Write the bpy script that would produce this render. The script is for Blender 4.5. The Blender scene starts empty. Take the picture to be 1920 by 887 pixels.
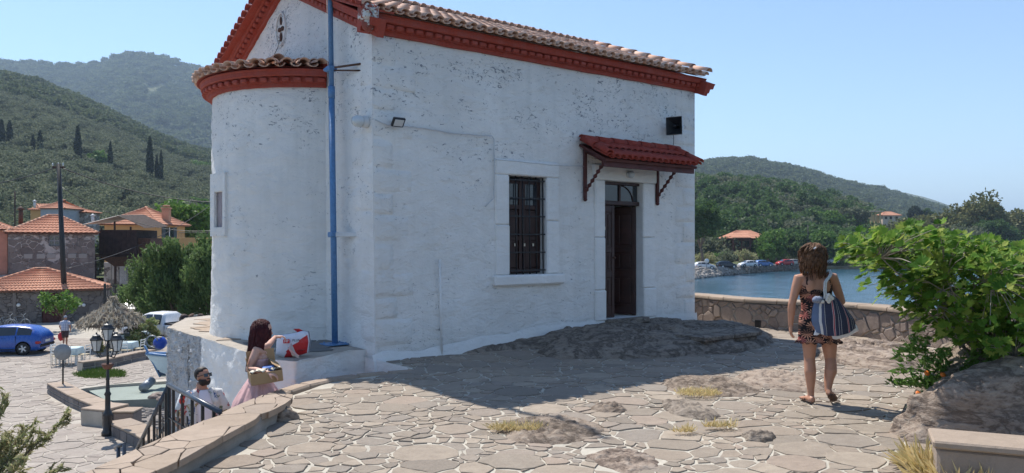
import bpy, math, random
import numpy as np
from mathutils import Vector, Matrix, noise, Quaternion
sc = bpy.context.scene
R = random.Random(7)
NR = np.random.default_rng(11)
PI = math.pi
rad = math.radians
# ------------------------------------------------------------ camera, sky, sun, exposure
F, CX, HY, H = 1478.0, 960.0, 457.0, 1.66
cam_data = bpy.data.cameras.new('camera'); cam = bpy.data.objects.new('camera', cam_data)
sc.collection.objects.link(cam); sc.camera = cam
cam.location = (0, 0, H); cam.rotation_euler = (rad(90), 0, 0)
cam_data.sensor_width = 36; cam_data.lens = 36*F/1920
cam_data.shift_y = 13.5/1920; cam_data.clip_start = .1; cam_data.clip_end = 60000
SUN_EL, SUN_AZ = rad(57), math.atan2(-.60, .80)        # azimuth from +Y, towards +X
world = bpy.data.worlds.new('World'); sc.world = world; world.use_nodes = True
wn = world.node_tree.nodes; bg = wn['Background']
sky = wn.new('ShaderNodeTexSky'); sky.sky_type = 'NISHITA'; sky.sun_disc = False
sky.sun_elevation = SUN_EL; sky.sun_rotation = SUN_AZ
sky.altitude = 0; sky.air_density = 1.0; sky.dust_density = .1; sky.ozone_density = 3.4
world.node_tree.links.new(sky.outputs[0], bg.inputs[0]); bg.inputs[1].default_value = .115
sun_d = bpy.data.lights.new('sun', 'SUN'); sun = bpy.data.objects.new('sun', sun_d)
sc.collection.objects.link(sun)
sun_d.energy = 4.2; sun_d.angle = rad(.55); sun_d.color = (1, .955, .89)
sdir = Vector((math.sin(SUN_AZ)*math.cos(SUN_EL), math.cos(SUN_AZ)*math.cos(SUN_EL), math.sin(SUN_EL)))
sun.rotation_euler = sdir.to_track_quat('Z', 'Y').to_euler()
sun.location = sdir*60
sc.view_settings.view_transform = 'Standard'; sc.view_settings.look = 'None'
sc.view_settings.exposure = .72; sc.view_settings.gamma = 1
# ------------------------------------------------------------ geometry helpers
def W(px, py, d): return Vector(((px-CX)/F*d, d, H-(py-HY)/F*d))
def G(px, py, z=0.0):
    d = (H-z)*F/(py-HY); return Vector(((px-CX)/F*d, d, z))
def T(x, y=None, z=None): return Matrix.Translation(Vector(x) if y is None else Vector((x, y, z)))
def RZ(a): return Matrix.Rotation(a, 4, 'Z')
def RX(a): return Matrix.Rotation(a, 4, 'X')
def RY(a): return Matrix.Rotation(a, 4, 'Y')
def frame(o, x, y):
    x = Vector(x).normalized(); z = x.cross(Vector(y)).normalized(); y = z.cross(x)
    m = Matrix((x, y, z)).transposed().to_4x4(); m.translation = Vector(o); return m
def fn(p, s, o=2, seed=0.0):
    p = Vector((p[0]*s+seed, p[1]*s-seed*.7, p[2]*s+seed*1.3)); r = 0; a = 1
    for _ in range(o): r += a*noise.noise(p); p = p*2.03; a *= .5
    return r
WM = {}
def wm(o): return WM.get(o.name, Matrix.Identity(4))
def tag(o, label=None, cat=None, group=None, kind=None):
    if label: o['label'] = label
    if cat: o['category'] = cat
    if group: o['group'] = group
    if kind: o['kind'] = kind
    return o
def thing(name, label, cat, loc=(0, 0, 0), group=None, parent=None):
    o = bpy.data.objects.new(name, None); sc.collection.objects.link(o)
    o.empty_display_size = .2; o.location = loc; WM[o.name] = T(loc)
    if parent is not None:
        o.parent = parent; o.matrix_parent_inverse = wm(parent).inverted()
    return tag(o, label, cat, group)
def place(o, loc, rz=0, s=1):
    o.location = loc; o.rotation_euler = (0, 0, rz); o.scale = (s, s, s); return o
def link(name, me, parent=None, M=None):
    o = bpy.data.objects.new(name, me); sc.collection.objects.link(o)
    if M is None: M = Matrix.Identity(4)
    o.matrix_basis = M; WM[o.name] = M
    if parent is not None:
        o.parent = parent; o.matrix_parent_inverse = wm(parent).inverted()
    return o
def copy_tree(o, parent=None, top=True):
    c = o.copy(); sc.collection.objects.link(c); WM[c.name] = wm(o)
    if parent is not None: c.parent = parent
    for ch in [x for x in KIDS.get(o.name, [])]: copy_tree(ch, c, False)
    return c
KIDS = {}
def index_kids():
    KIDS.clear()
    for x in bpy.data.objects:
        if x.parent: KIDS.setdefault(x.parent.name, []).append(x)
class MB:
    def __init__(s): s.v = []; s.f = []; s.m = []; s.s = []; s.r = []
    def add(s, vs, fs, mat=0, smooth=False, rnd=0.0):
        b = len(s.v); s.v.extend([tuple(p) for p in vs]); s.r.extend([rnd]*len(vs))
        for f in fs: s.f.append(tuple(i+b for i in f)); s.m.append(mat); s.s.append(smooth)
        return s
    def box(s, c, d, M=None, mat=0, taper=1.0, rnd=0.0, jit=0.0):
        hx, hy, hz = d[0]/2, d[1]/2, d[2]/2; vs = []
        for z in (-1, 1):
            t = taper if z > 0 else 1
            for x, y in ((-1, -1), (1, -1), (1, 1), (-1, 1)):
                p = Vector((c[0]+x*hx*t, c[1]+y*hy*t, c[2]+z*hz))
                if jit: p += Vector((R.uniform(-jit, jit), R.uniform(-jit, jit), R.uniform(-jit, jit)))
                vs.append(M @ p if M is not None else p)
        return s.add(vs, [(3, 2, 1, 0), (4, 5, 6, 7), (0, 1, 5, 4), (1, 2, 6, 5), (2, 3, 7, 6), (3, 0, 4, 7)], mat, False, rnd)
    def bbox(s, c, d, b=.01, M=None, mat=0, rnd=0.0):       # box with chamfered edges
        x, y, z = d[0]/2, d[1]/2, d[2]/2; b = min(b, x*.9, y*.9, z*.9); vs = []; idx = {}
        for sx in (-1, 1):
            for sy in (-1, 1):
                for sz in (-1, 1):
                    for k, (ax, ay, az) in enumerate(((0, b, b), (b, 0, b), (b, b, 0))):
                        idx[(sx, sy, sz, k)] = len(vs); p = Vector((c[0]+sx*(x-ax), c[1]+sy*(y-ay), c[2]+sz*(z-az)))
                        vs.append(M @ p if M is not None else p)
        fs = []
        I = lambda a, b_, c_, k: idx[(a, b_, c_, k)]
        for q in (-1, 1):
            o = [(-1, -1), (1, -1), (1, 1), (-1, 1)]; o = o if q > 0 else o[::-1]
            fs.append([I(q, a, b_, 0) for a, b_ in o]); fs.append([I(b_, q, a, 1) for a, b_ in o]); fs.append([I(a, b_, q, 2) for a, b_ in o])
        for a in (-1, 1):
            for e in (-1, 1):
                g = a*e
                f = [I(-1, a, e, 1), I(1, a, e, 1), I(1, a, e, 2), I(-1, a, e, 2)]; fs.append(f if g < 0 else f[::-1])
                f = [I(e, -1, a, 2), I(e, 1, a, 2), I(e, 1, a, 0), I(e, -1, a, 0)]; fs.append(f if g < 0 else f[::-1])
                f = [I(a, e, -1, 0), I(a, e, 1, 0), I(a, e, 1, 1), I(a, e, -1, 1)]; fs.append(f if g < 0 else f[::-1])
                for h in (-1, 1):
                    f = [I(a, e, h, 0), I(a, e, h, 1), I(a, e, h, 2)]; fs.append(f if a*e*h > 0 else f[::-1])
        return s.add(vs, fs, mat, False, rnd)
    def tube(s, pts, rs, n=8, caps=True, mat=0, smooth=True, flat=None, up=None, rnd=0.0):
        pts = [Vector(p) for p in pts]
        if not hasattr(rs, '__len__'): rs = [rs]*len(pts)
        vs = []; prev = None
        for i, p in enumerate(pts):
            t = (pts[min(i+1, len(pts)-1)]-pts[max(i-1, 0)])
            t = t.normalized() if t.length > 1e-9 else Vector((0, 0, 1))
            if prev is None:
                a = Vector(up) if up is not None else (Vector((0, 0, 1)) if abs(t.z) < .9 else Vector((1, 0, 0)))
                x = (a-t*a.dot(t)).normalized()
            else: x = (prev-t*prev.dot(t)).normalized()
            prev = x; y = t.cross(x); r = rs[i]
            rx, ry = (r if isinstance(r, tuple) else (r, r*(flat or 1)))
            for k in range(n):
                a = 2*PI*k/n; vs.append(p+x*(math.cos(a)*rx)+y*(math.sin(a)*ry))
        fs = []
        for i in range(len(pts)-1):
            for k in range(n):
                fs.append((i*n+k, i*n+(k+1) % n, (i+1)*n+(k+1) % n, (i+1)*n+k))
        if caps: fs.append(tuple(range(n-1, -1, -1))); fs.append(tuple((len(pts)-1)*n+k for k in range(n)))
        return s.add(vs, fs, mat, smooth, rnd)
    def cap(s, pts, rs, n=10, mat=0):                 # limb with round ends
        pts = [Vector(p) for p in pts]; P = []; Q = []
        def rr(r, k): return (r[0]*k, r[1]*k) if isinstance(r, tuple) else r*k
        def mx(r): return max(r) if isinstance(r, tuple) else r
        d0 = (pts[0]-pts[1]).normalized(); d1 = (pts[-1]-pts[-2]).normalized()
        for k, q in ((1, .25), (.85, .6), (.5, .88)): P.append(pts[0]+d0*mx(rs[0])*k*.9); Q.append(rr(rs[0], q))
        P += pts; Q += list(rs)
        for k, q in ((.5, .88), (.85, .6), (1, .25)): P.append(pts[-1]+d1*mx(rs[-1])*k*.9); Q.append(rr(rs[-1], q))
        return s.tube(P, Q, n, True, mat)
    def ell(s, c, r, n=14, m=9, M=None, mat=0, smooth=True, noise_a=0.0, noise_s=1.0, rnd=0.0):
        if not hasattr(r, '__len__'): r = (r, r, r)
        vs = []; c = Vector(c)
        for j in range(1, m):
            a = PI*j/m
            for k in range(n):
                b = 2*PI*k/n; d = Vector((math.sin(a)*math.cos(b), math.sin(a)*math.sin(b), math.cos(a)))
                g = 1+(noise_a*fn(d+c, noise_s) if noise_a else 0)
                p = Vector((d.x*r[0], d.y*r[1], d.z*r[2]))*g; vs.append(c+(M @ p if M is not None else p))
        t = Vector((0, 0, r[2])); b_ = Vector((0, 0, -r[2]))
        vs.append(c+(M @ t if M is not None else t)); vs.append(c+(M @ b_ if M is not None else b_))
        fs = []; top = (m-1)*n; bot = top+1
        for k in range(n):
            fs.append((top, k, (k+1) % n)); fs.append((bot, (m-2)*n+(k+1) % n, (m-2)*n+k))
            for j in range(m-2): fs.append((j*n+k, (j+1)*n+k, (j+1)*n+(k+1) % n, j*n+(k+1) % n))
        return s.add(vs, fs, mat, smooth, rnd)
    def lathe(s, prof, n=16, M=None, mat=0, smooth=True, cx=0, cy=0):
        vs = []
        for r, z in prof:
            for k in range(n):
                a = 2*PI*k/n; p = Vector((cx+r*math.cos(a), cy+r*math.sin(a), z)); vs.append(M @ p if M is not None else p)
        fs = [(i*n+k, i*n+(k+1) % n, (i+1)*n+(k+1) % n, (i+1)*n+k) for i in range(len(prof)-1) for k in range(n)]
        if prof[0][0] > 1e-4: fs.append(tuple(range(n-1, -1, -1)))
        if prof[-1][0] > 1e-4: fs.append(tuple((len(prof)-1)*n+k for k in range(n)))
        return s.add(vs, fs, mat, smooth)
    def prism(s, poly, z0, z1, M=None, mat=0, rnd=0.0, sidemat=None, smooth=False):
        n = len(poly); vs = [Vector((p[0], p[1], z0)) for p in poly]+[Vector((p[0], p[1], z1)) for p in poly]
        if M is not None: vs = [M @ p for p in vs]
        s.add(vs, [tuple(range(n-1, -1, -1)), tuple(range(n, 2*n))], mat, False, rnd)
        return s.add(vs, [(k, (k+1) % n, n+(k+1) % n, n+k) for k in range(n)], mat if sidemat is None else sidemat, smooth, rnd)
    def grid(s, nu, nv, fnc, mat=0, smooth=True, skip=None, rnd=0.0, wrap=False):
        vs = [fnc(i, j) for j in range(nv+1) for i in range(nu+1)]
        fs = [(j*(nu+1)+i, j*(nu+1)+i+1, (j+1)*(nu+1)+i+1, (j+1)*(nu+1)+i) for j in range(nv) for i in range(nu) if not (skip and skip(i, j))]
        return s.add(vs, fs, mat, smooth, rnd)
    def mesh(s, name, mats):
        me = bpy.data.meshes.new(name); me.from_pydata(s.v, [], s.f)
        for m in (mats if isinstance(mats, (list, tuple)) else [mats]): me.materials.append(m)
        me.polygons.foreach_set('material_index', s.m); me.polygons.foreach_set('use_smooth', s.s)
        if any(s.r):
            a = me.attributes.new('rnd', 'FLOAT', 'POINT'); a.data.foreach_set('value', s.r)
        me.update(); return me
    def build(s, name, mats, parent=None, label=None, cat=None, group=None, kind=None, local=False):
        if local: c = Vector((0, 0, 0))
        else:
            A = np.array(s.v); lo = A.min(0); hi = A.max(0); c = Vector(((lo[0]+hi[0])/2, (lo[1]+hi[1])/2, lo[2]))
            s.v = [tuple(p) for p in (A-np.array(c))]
        o = link(name, s.mesh(name, mats), parent, T(c)); tag(o, label, cat, group, kind); return o
def npmesh(name, V, Fq, mat, rnd=None, smooth=False):
    me = bpy.data.meshes.new(name); n = len(Fq); k = Fq.shape[1]
    me.vertices.add(len(V)); me.vertices.foreach_set('co', np.ascontiguousarray(V, dtype=np.float32).ravel())
    me.loops.add(n*k); me.loops.foreach_set('vertex_index', np.ascontiguousarray(Fq, dtype=np.int32).ravel())
    me.polygons.add(n); me.polygons.foreach_set('loop_start', np.arange(0, n*k, k, dtype=np.int32))
    me.polygons.foreach_set('use_smooth', np.full(n, smooth))
    for m in (mat if isinstance(mat, (list, tuple)) else [mat]): me.materials.append(m)
    if rnd is not None:
        a = me.attributes.new('rnd', 'FLOAT', 'POINT'); a.data.foreach_set('value', rnd.astype(np.float32))
    me.update(calc_edges=True); return me
def leafmesh(name, C, size, mat, aspect=1.6, out=None, seed=0, droop=0.0):
    """diamond leaves at points C (N,3); out: (N,3) preferred growth direction"""
    g = np.random.default_rng(seed); N = len(C)
    n = g.normal(size=(N, 3)); n[:, 2] += .5; n /= np.linalg.norm(n, axis=1)[:, None]
    t = g.normal(size=(N, 3))
    if out is not None: t = t*.6+out*1.4
    t[:, 2] -= droop
    t -= n*(t*n).sum(1)[:, None]; t /= np.linalg.norm(t, axis=1)[:, None]+1e-9
    b = np.cross(n, t); s = (size*(.6+.8*g.random(N)))[:, None]
    V = np.stack([C-t*s*aspect*.5, C+b*s*.5, C+t*s*aspect*.5, C-b*s*.5], 1).reshape(-1, 3)
    Fq = np.arange(N*4).reshape(-1, 4); return npmesh(name, V, Fq, mat, np.repeat(g.random(N)*.98+.01, 4))
def clumps(n, rad3, cr, g, shell=.55, zmin=-1.0):
    """n clump centres inside an ellipsoid"""
    d = g.normal(size=(n, 3)); d /= np.linalg.norm(d, axis=1)[:, None]; d[:, 2] = np.maximum(d[:, 2], zmin)
    return d*(shell+(1-shell)*g.random((n, 1)))*np.array(rad3)
def crown_pts(center, rad3, nc, cr, nl, seed, zmin=-.7, shell=.5):
    g = np.random.default_rng(seed); K = clumps(nc, rad3, cr, g, shell, zmin)
    rr = cr*(.6+.8*g.random(nc)); k = g.integers(0, nc, nl)
    d = g.normal(size=(nl, 3)); d /= np.linalg.norm(d, axis=1)[:, None]
    r = (.55+.5*g.random((nl, 1)))
    P = K[k]+d*r*rr[k][:, None]*np.array([1, 1, .8]); return P+np.array(center), d
# ------------------------------------------------------------ materials
class NT:
    def __init__(s, name):
        s.m = bpy.data.materials.new(name); s.m.use_nodes = True; s.t = s.m.node_tree; s.n = s.t.nodes
        s.p = s.n['Principled BSDF']; s.out = s.n['Material Output']
    def l(s, a, b): s.t.links.new(a, b)
    def node(s, ty, **k):
        n = s.n.new(ty)
        for a, b in k.items(): setattr(n, a, b)
        return n
    def inp(s, sock, v):
        if hasattr(v, 'links') or isinstance(v, bpy.types.NodeSocket): s.l(v, sock)
        else: sock.default_value = v
    def coord(s, kind='pos', scale=(1, 1, 1)):
        if kind == 'pos': o = s.node('ShaderNodeNewGeometry').outputs['Position']
        elif kind == 'uv': o = s.node('ShaderNodeUVMap').outputs[0]
        else: o = s.node('ShaderNodeTexCoord').outputs['Object']
        if tuple(scale) != (1, 1, 1):
            mp = s.node('ShaderNodeMapping'); mp.inputs['Scale'].default_value = scale; s.l(o, mp.inputs[0]); o = mp.outputs[0]
        return o
    def noise(s, co, scale, detail=4, rough=.55, dist=0):
        n = s.node('ShaderNodeTexNoise'); n.inputs['Scale'].default_value = scale; n.inputs['Detail'].default_value = detail
        n.inputs['Roughness'].default_value = rough; n.inputs['Distortion'].default_value = dist; s.l(co, n.inputs['Vector']); return n.outputs[0]
    def vor(s, co, scale, feature='F1', out='Distance', rnd=1.0):
        n = s.node('ShaderNodeTexVoronoi', feature=feature); n.inputs['Scale'].default_value = scale; n.inputs['Randomness'].default_value = rnd
        s.l(co, n.inputs['Vector']); return n.outputs[out]
    def ramp(s, v, stops, interp='LINEAR'):
        n = s.node('ShaderNodeValToRGB'); n.color_ramp.interpolation = interp; e = n.color_ramp.elements
        while len(e) < len(stops): e.new(.5)
        for i, (p, c) in enumerate(stops):
            e[i].position = p; c = (c, c, c) if not hasattr(c, '__len__') else c; e[i].color = (*c[:3], 1)
        s.l(v, n.inputs[0]); return n.outputs[0]
    def mix(s, f, a, b, mode='MIX'):
        n = s.node('ShaderNodeMix', data_type='RGBA', blend_type=mode)
        s.inp(n.inputs[0], f)
        for k, v in ((6, a), (7, b)):
            if isinstance(v, bpy.types.NodeSocket): s.l(v, n.inputs[k])
            else: n.inputs[k].default_value = (*v[:3], 1)
        return n.outputs[2]
    def math(s, op, a, b=0.0, c=0.0, clamp=False):
        n = s.node('ShaderNodeMath', operation=op, use_clamp=clamp); s.inp(n.inputs[0], a); s.inp(n.inputs[1], b); s.inp(n.inputs[2], c); return n.outputs[0]
    def rnd(s):
        a = s.node('ShaderNodeAttribute', attribute_name='rnd').outputs['Fac']; o = s.node('ShaderNodeObjectInfo').outputs['Random']
        return s.math('FRACT', s.math('ADD', a, o))
    def bump(s, h, strength=.5, dist=.02, prev=None):
        n = s.node('ShaderNodeBump'); n.inputs['Strength'].default_value = strength; n.inputs['Distance'].default_value = dist
        s.l(h, n.inputs['Height'])
        if prev is not None: s.l(prev, n.inputs['Normal'])
        return n.outputs[0]
    def fin(s, col, rough=.8, nrm=None, metal=0, spec=.5, trans=None):
        s.inp(s.p.inputs['Base Color'], col if isinstance(col, bpy.types.NodeSocket) else (*col[:3], 1))
        s.inp(s.p.inputs['Roughness'], rough); s.p.inputs['Metallic'].default_value = metal
        s.p.inputs['Specular IOR Level'].default_value = spec
        if nrm is not None: s.l(nrm, s.p.inputs['Normal'])
        if trans:
            t = s.node('ShaderNodeBsdfTranslucent'); s.inp(t.inputs[0], col if isinstance(col, bpy.types.NodeSocket) else (*col[:3], 1))
            mx = s.node('ShaderNodeMixShader'); mx.inputs[0].default_value = trans
            s.l(s.p.outputs[0], mx.inputs[1]); s.l(t.outputs[0], mx.inputs[2]); s.l(mx.outputs[0], s.out.inputs[0])
        return s.m
def mix3(c, k): return tuple(min(1, x*k) for x in c)
def mat(name, col, rough=.7, var=.18, scale=4, bump=.2, bscale=40, metal=0, spec=.4, kind='obj', bdist=.004, perobj=0.0, col2=None):
    m = NT(name); co = m.coord(kind)
    n = m.noise(co, scale, 5, .6); c = m.mix(m.ramp(n, [(.3, 0), (.7, 1)]), mix3(col, 1-var), col2 or mix3(col, 1+var))
    if perobj:
        c = m.mix(m.math('MULTIPLY', m.rnd(), perobj), c, mix3(col, .35))
    b = m.bump(m.noise(co, bscale, 4, .6), bump, bdist) if bump else None
    rr = m.ramp(m.noise(co, scale*2.3, 3), [(.3, max(0, rough-.1)), (.7, min(1, rough+.1))])
    return m.fin(c, rr, b, metal, spec)
M = {}
def m_plaster(name, flakes=.62, tint=(.83, .81, .77), rough_bump=1.0, grime=.25):
    m = NT(name); co = m.coord('pos'); cos = m.coord('pos', (1, 1, 1.9))
    n1 = m.noise(co, .8, 4, .6); n2 = m.noise(cos, 3.3, 6, .62, .6); n3 = m.noise(cos, 14, 5, .65); n4 = m.noise(co, 60, 3, .6)
    base = m.mix(m.ramp(n1, [(.3, 0), (.72, 1)]), tint, mix3(tint, .86))
    base = m.mix(m.math('MULTIPLY', m.ramp(n2, [(.35, 0), (.75, 1)]), .35), base, mix3(tint, .72))
    # old grey paint where the white has flaked away
    cl = m.ramp(m.noise(cos, 1.15, 3, .6), [(.42, 0), (.62, 1)])
    fl = m.noise(m.coord('pos', (1, 1, 1.6)), 12.5, 5, .7, 1.3)
    sx = m.node('ShaderNodeSeparateXYZ'); m.l(m.coord('pos'), sx.inputs[0])
    zf = m.ramp(m.math('MULTIPLY', sx.outputs[2], .2), [(.45, 0), (.88, 1)])
    fm = m.ramp(m.math('ADD', m.math('ADD', fl, m.math('MULTIPLY', cl, .07)), m.math('MULTIPLY', zf, .055)), [(flakes, 0), (flakes+.018, 1)])
    base = m.mix(fm, base, (.27, .28, .30))
    dr = m.ramp(m.noise(m.coord('pos', (5, 5, .5)), 1, 4, .6), [(.48, 0), (.75, 1)])
    base = m.mix(m.math('MULTIPLY', dr, grime), base, (.52, .53, .50))
    b = m.bump(n2, .8*rough_bump, .05); b = m.bump(n3, .8*rough_bump, .016, b); b = m.bump(n4, .3, .003, b)
    b = m.bump(m.math('SUBTRACT', 1.0, fm), .8, .006, b)
    return m.fin(base, .85, b, spec=.25)
M['white'] = m_plaster('white_limewash', .685)
M['white_clean'] = m_plaster('white_limewash_thick', .90, (.84, .825, .79), .8, .08)
M['white_rough'] = m_plaster('white_limewash_flaking', .60, (.56, .57, .58), 2.6, .5)
def m_stone(name, cols, scale=6, bump=.5, perobj=1, bd=.01, spots=.3, rough=.88):
    m = NT(name); co = m.coord('pos'); r = m.rnd()
    st = [(i/max(1, len(cols)-1), c) for i, c in enumerate(cols)]
    c = m.ramp(r, st) if perobj else m.mix(m.noise(co, .7, 3), cols[0], cols[-1])
    n = m.noise(co, scale, 6, .65); c = m.mix(m.math('MULTIPLY', m.ramp(n, [(.3, 1), (.65, 0)]), .45), c, mix3(cols[0], .6))
    n2 = m.noise(co, scale*6, 4, .7); c = m.mix(m.math('MULTIPLY', m.ramp(n2, [(.45, 0), (.7, 1)]), spots), c, mix3(cols[-1], 1.25))
    n5 = m.noise(co, .9, 4, .6); c = m.mix(m.math('MULTIPLY', m.ramp(n5, [(.4, 0), (.7, 1)]), .3), c, mix3(cols[0], .75))
    b = m.bump(n, bump, bd*2); b = m.bump(n2, bump, bd*.5, b)
    return m.fin(c, rough, b, spec=.3)
M['flag'] = m_stone('paving_stone', [(.27, .215, .165), (.34, .28, .215), (.21, .18, .145), (.39, .325, .25), (.30, .245, .19), (.25, .22, .185), (.34, .265, .205)], 9, .8, 1, .010)
M['flag_low'] = m_stone('plaza_stone', [(.28, .235, .20), (.35, .30, .25), (.31, .265, .225), (.39, .34, .285)], 3, .4, 1, .006)
M['walltop'] = m_stone('coping_stone', [(.34, .26, .19), (.40, .31, .235), (.31, .245, .19)], 8, .7, 1, .008)
M['rubble'] = m_stone('rubble_stone', [(.22, .17, .145), (.30, .235, .19), (.26, .20, .17), (.36, .29, .24)], 8, .9, 1, .012)
M['rubble_dk'] = m_stone('dark_rubble_stone', [(.13, .115, .11), (.20, .175, .16), (.16, .14, .13), (.26, .23, .21)], 3, .6, 1, .02)
def m_mortar(name, c, sc_=5):
    m = NT(name); co = m.coord('pos'); n = m.noise(co, sc_, 6, .65); n2 = m.noise(co, 45, 4, .7); n3 = m.noise(co, .6, 3)
    k = m.mix(m.ramp(n, [(.3, 0), (.7, 1)]), mix3(c, .78), mix3(c, 1.08)); k = m.mix(m.math('MULTIPLY', m.ramp(n3, [(.4, 0), (.65, 1)]), .4), k, mix3(c, .7))
    k = m.mix(m.math('MULTIPLY', m.ramp(n2, [(.5, 0), (.7, 1)]), .35), k, mix3(c, .6))
    return m.fin(k, .92, m.bump(n2, .6, .006, m.bump(n, .6, .02)), spec=.2)
M['mortar'] = m_mortar('pale_mortar', (.50, .455, .375)); M['mortar_dk'] = m_mortar('wall_mortar', (.40, .34, .275))
M['mortar_low'] = m_mortar('plaza_mortar', (.46, .415, .35), 2)
M['concrete'] = m_mortar('slip_concrete', (.30, .335, .29), 1.2); M['asphalt'] = m_mortar('grey_concrete', (.34, .33, .31), .7)
def m_rock(name, a, b, c, scale=1.6, bd=.05):
    m = NT(name); co = m.coord('pos', (1, 1, 2.2)); n = m.noise(co, scale, 8, .66, .5); n2 = m.noise(co, scale*7, 6, .7); n3 = m.noise(m.coord('pos'), 55, 3, .7)
    k = m.mix(m.ramp(n, [(.3, 0), (.68, 1)]), a, b); k = m.mix(m.math('MULTIPLY', m.ramp(n2, [(.48, 0), (.62, 1)]), .55), k, c)
    cr = m.vor(m.coord('pos', (1, 1, 2)), scale*1.7, 'DISTANCE_TO_EDGE'); cr = m.ramp(n, [(.44, 1), (.485, 0), (.53, 1)]); cr2 = m.ramp(n2, [(.36, 0), (.46, 1)])
    k = m.mix(cr, mix3(a, .55), k); k = m.mix(cr2, mix3(a, .6), k)
    return m.fin(k, .9, m.bump(n3, .5, .006, m.bump(n2, .9, .03, m.bump(n, .9, bd))), spec=.2)
M['rock'] = m_rock('brown_rock', (.19, .145, .11), (.30, .235, .18), (.38, .32, .255))
M['rock_grey'] = m_rock('greybrown_rock', (.19, .155, .125), (.28, .23, .18), (.36, .305, .25))
M['rock_pink'] = m_rock('pinkish_rock', (.24, .18, .14), (.35, .275, .215), (.42, .355, .29))
M['tile'] = None
def m_tile(name, cols, wear=(.42, .36, .31), rough=.85):
    m = NT(name); co = m.coord('pos'); r = m.rnd(); st = [(i/(len(cols)-1), c) for i, c in enumerate(cols)]
    c = m.ramp(r, st); n = m.noise(co, 9, 6, .7); c = m.mix(m.math('MULTIPLY', m.ramp(n, [(.5, 0), (.75, 1)]), .6), c, wear)
    n2 = m.noise(co, 2.2, 5, .65); c = m.mix(m.math('MULTIPLY', m.ramp(n2, [(.3, 1), (.55, 0)]), .35), c, mix3(cols[0], .5))
    return m.fin(c, rough, m.bump(m.noise(co, 70, 3), .4, .003, m.bump(n, .4, .006)), spec=.25)
M['tile'] = m_tile('faded_clay_tile', [(.54, .30, .20), (.64, .41, .30), (.58, .34, .23), (.70, .50, .39)], wear=(.60, .50, .42))
M['tile_new'] = m_tile('orange_clay_tile', [(.50, .22, .13), (.60, .30, .19), (.46, .19, .11), (.64, .36, .24)], (.5, .36, .26))
def m_paint(name, col, chip, thr=.66, rough=.6, kind='pos'):
    m = NT(name); co = m.coord(kind); n = m.noise(co, 7, 6, .7, .4); n2 = m.noise(co, 26, 4, .65)
    n0 = m.noise(m.coord(kind, (3, 3, .8)), 1.6, 4, .6); c = m.mix(m.ramp(n2, [(.3, 0), (.7, 1)]), mix3(col, .78), mix3(col, 1.15)); c = m.mix(m.math('MULTIPLY', m.ramp(n0, [(.45, 0), (.75, 1)]), .45), c, tuple(x*.75+.07 for x in col)); c = m.mix(m.ramp(n, [(thr, 0), (thr+.03, 1)]), c, chip)
    return m.fin(c, rough, m.bump(n2, .5, .01, m.bump(n, .4, .015)), spec=.35)
M['red'] = m_paint('red_oxide_paint', (.34, .055, .032), (.45, .40, .36), .74, .75)
M['red_tile'] = m_paint('red_painted_tile', (.31, .048, .030), (.36, .20, .15), .70, .85)
M['darkred'] = mat('dark_red_wood', (.085, .022, .018), .6, .3, 6, .3, 30, kind='pos')
M['blue'] = m_paint('blue_pole_paint', (.095, .22, .42), (.55, .57, .58), .70, .45)
M['brown_wood'] = mat('dark_brown_door_wood', (.042, .016, .012), .45, .3, 5, .3, 60, kind='pos')
M['iron'] = mat('black_iron', (.018, .018, .020), .5, .3, 8, .3, 80, 0.0, kind='pos')
M['rust'] = mat('rusty_iron', (.09, .045, .03), .8, .4, 8, .4, 60, kind='pos')
M['black_metal'] = mat('black_painted_metal', (.02, .022, .026), .4, .3, 8, .2, 60)
M['rail'] = mat('dark_blue_grey_handrail', (.035, .05, .075), .35, .2, 8, .1, 60)
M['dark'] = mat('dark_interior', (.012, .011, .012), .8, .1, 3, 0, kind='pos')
M['white_metal'] = mat('white_painted_metal', (.72, .73, .72), .4, .06, 6, .1, 60)
M['grey_metal'] = mat('grey_metal', (.22, .24, .26), .45, .15, 6, .15, 60, .3)
M['plastic_grey'] = mat('pale_grey_plastic', (.55, .56, .56), .5, .1, 6, .1, 60)
M['rubber'] = mat('black_rubber', (.02, .02, .021), .8, .2, 9, .3, 60)
def m_glass(name, col, rough=.08):
    m = NT(name); n = m.noise(m.coord('obj'), 3, 2); return m.fin(m.mix(n, col, mix3(col, 1.5)), rough, spec=.8)
M['glass'] = m_glass('dark_glass', (.02, .026, .032)); M['glass_lamp'] = m_glass('frosted_glass', (.42, .45, .46), .25)
def m_leaf(name, cols, trans=.28, rough=.5):
    m = NT(name); r = m.rnd(); c = m.ramp(r, [(i/(len(cols)-1), k) for i, k in enumerate(cols)])
    n = m.noise(m.coord('pos'), .45, 3); c = m.mix(m.math('MULTIPLY', m.ramp(n, [(.35, 0), (.7, 1)]), .4), c, mix3(cols[0], .7))
    return m.fin(c, max(rough, .55), spec=.12, trans=trans)
M['olive'] = m_leaf('olive_foliage', [(.085, .105, .055), (.13, .155, .085), (.18, .20, .12), (.24, .255, .17)], .4, .7)
M['bush'] = m_leaf('scrub_foliage', [(.065, .09, .045), (.10, .13, .06), (.145, .175, .085)], .4, .7)
M['cypress'] = m_leaf('cypress_foliage', [(.018, .034, .018), (.030, .050, .024), (.045, .066, .032)], .15, .7)
M['tamarisk'] = m_leaf('tamarisk_foliage', [(.10, .165, .055), (.145, .22, .070), (.19, .27, .085), (.09, .15, .055)], .4, .6)
M['tam_dry'] = m_leaf('dry_tamarisk_foliage', [(.22, .25, .11), (.30, .32, .15), (.36, .34, .18), (.42, .36, .22)], .45, .7)
M['green'] = m_leaf('broad_green_foliage', [(.07, .15, .028), (.11, .21, .040), (.15, .26, .055), (.19, .29, .07)], .3, .5)
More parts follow.
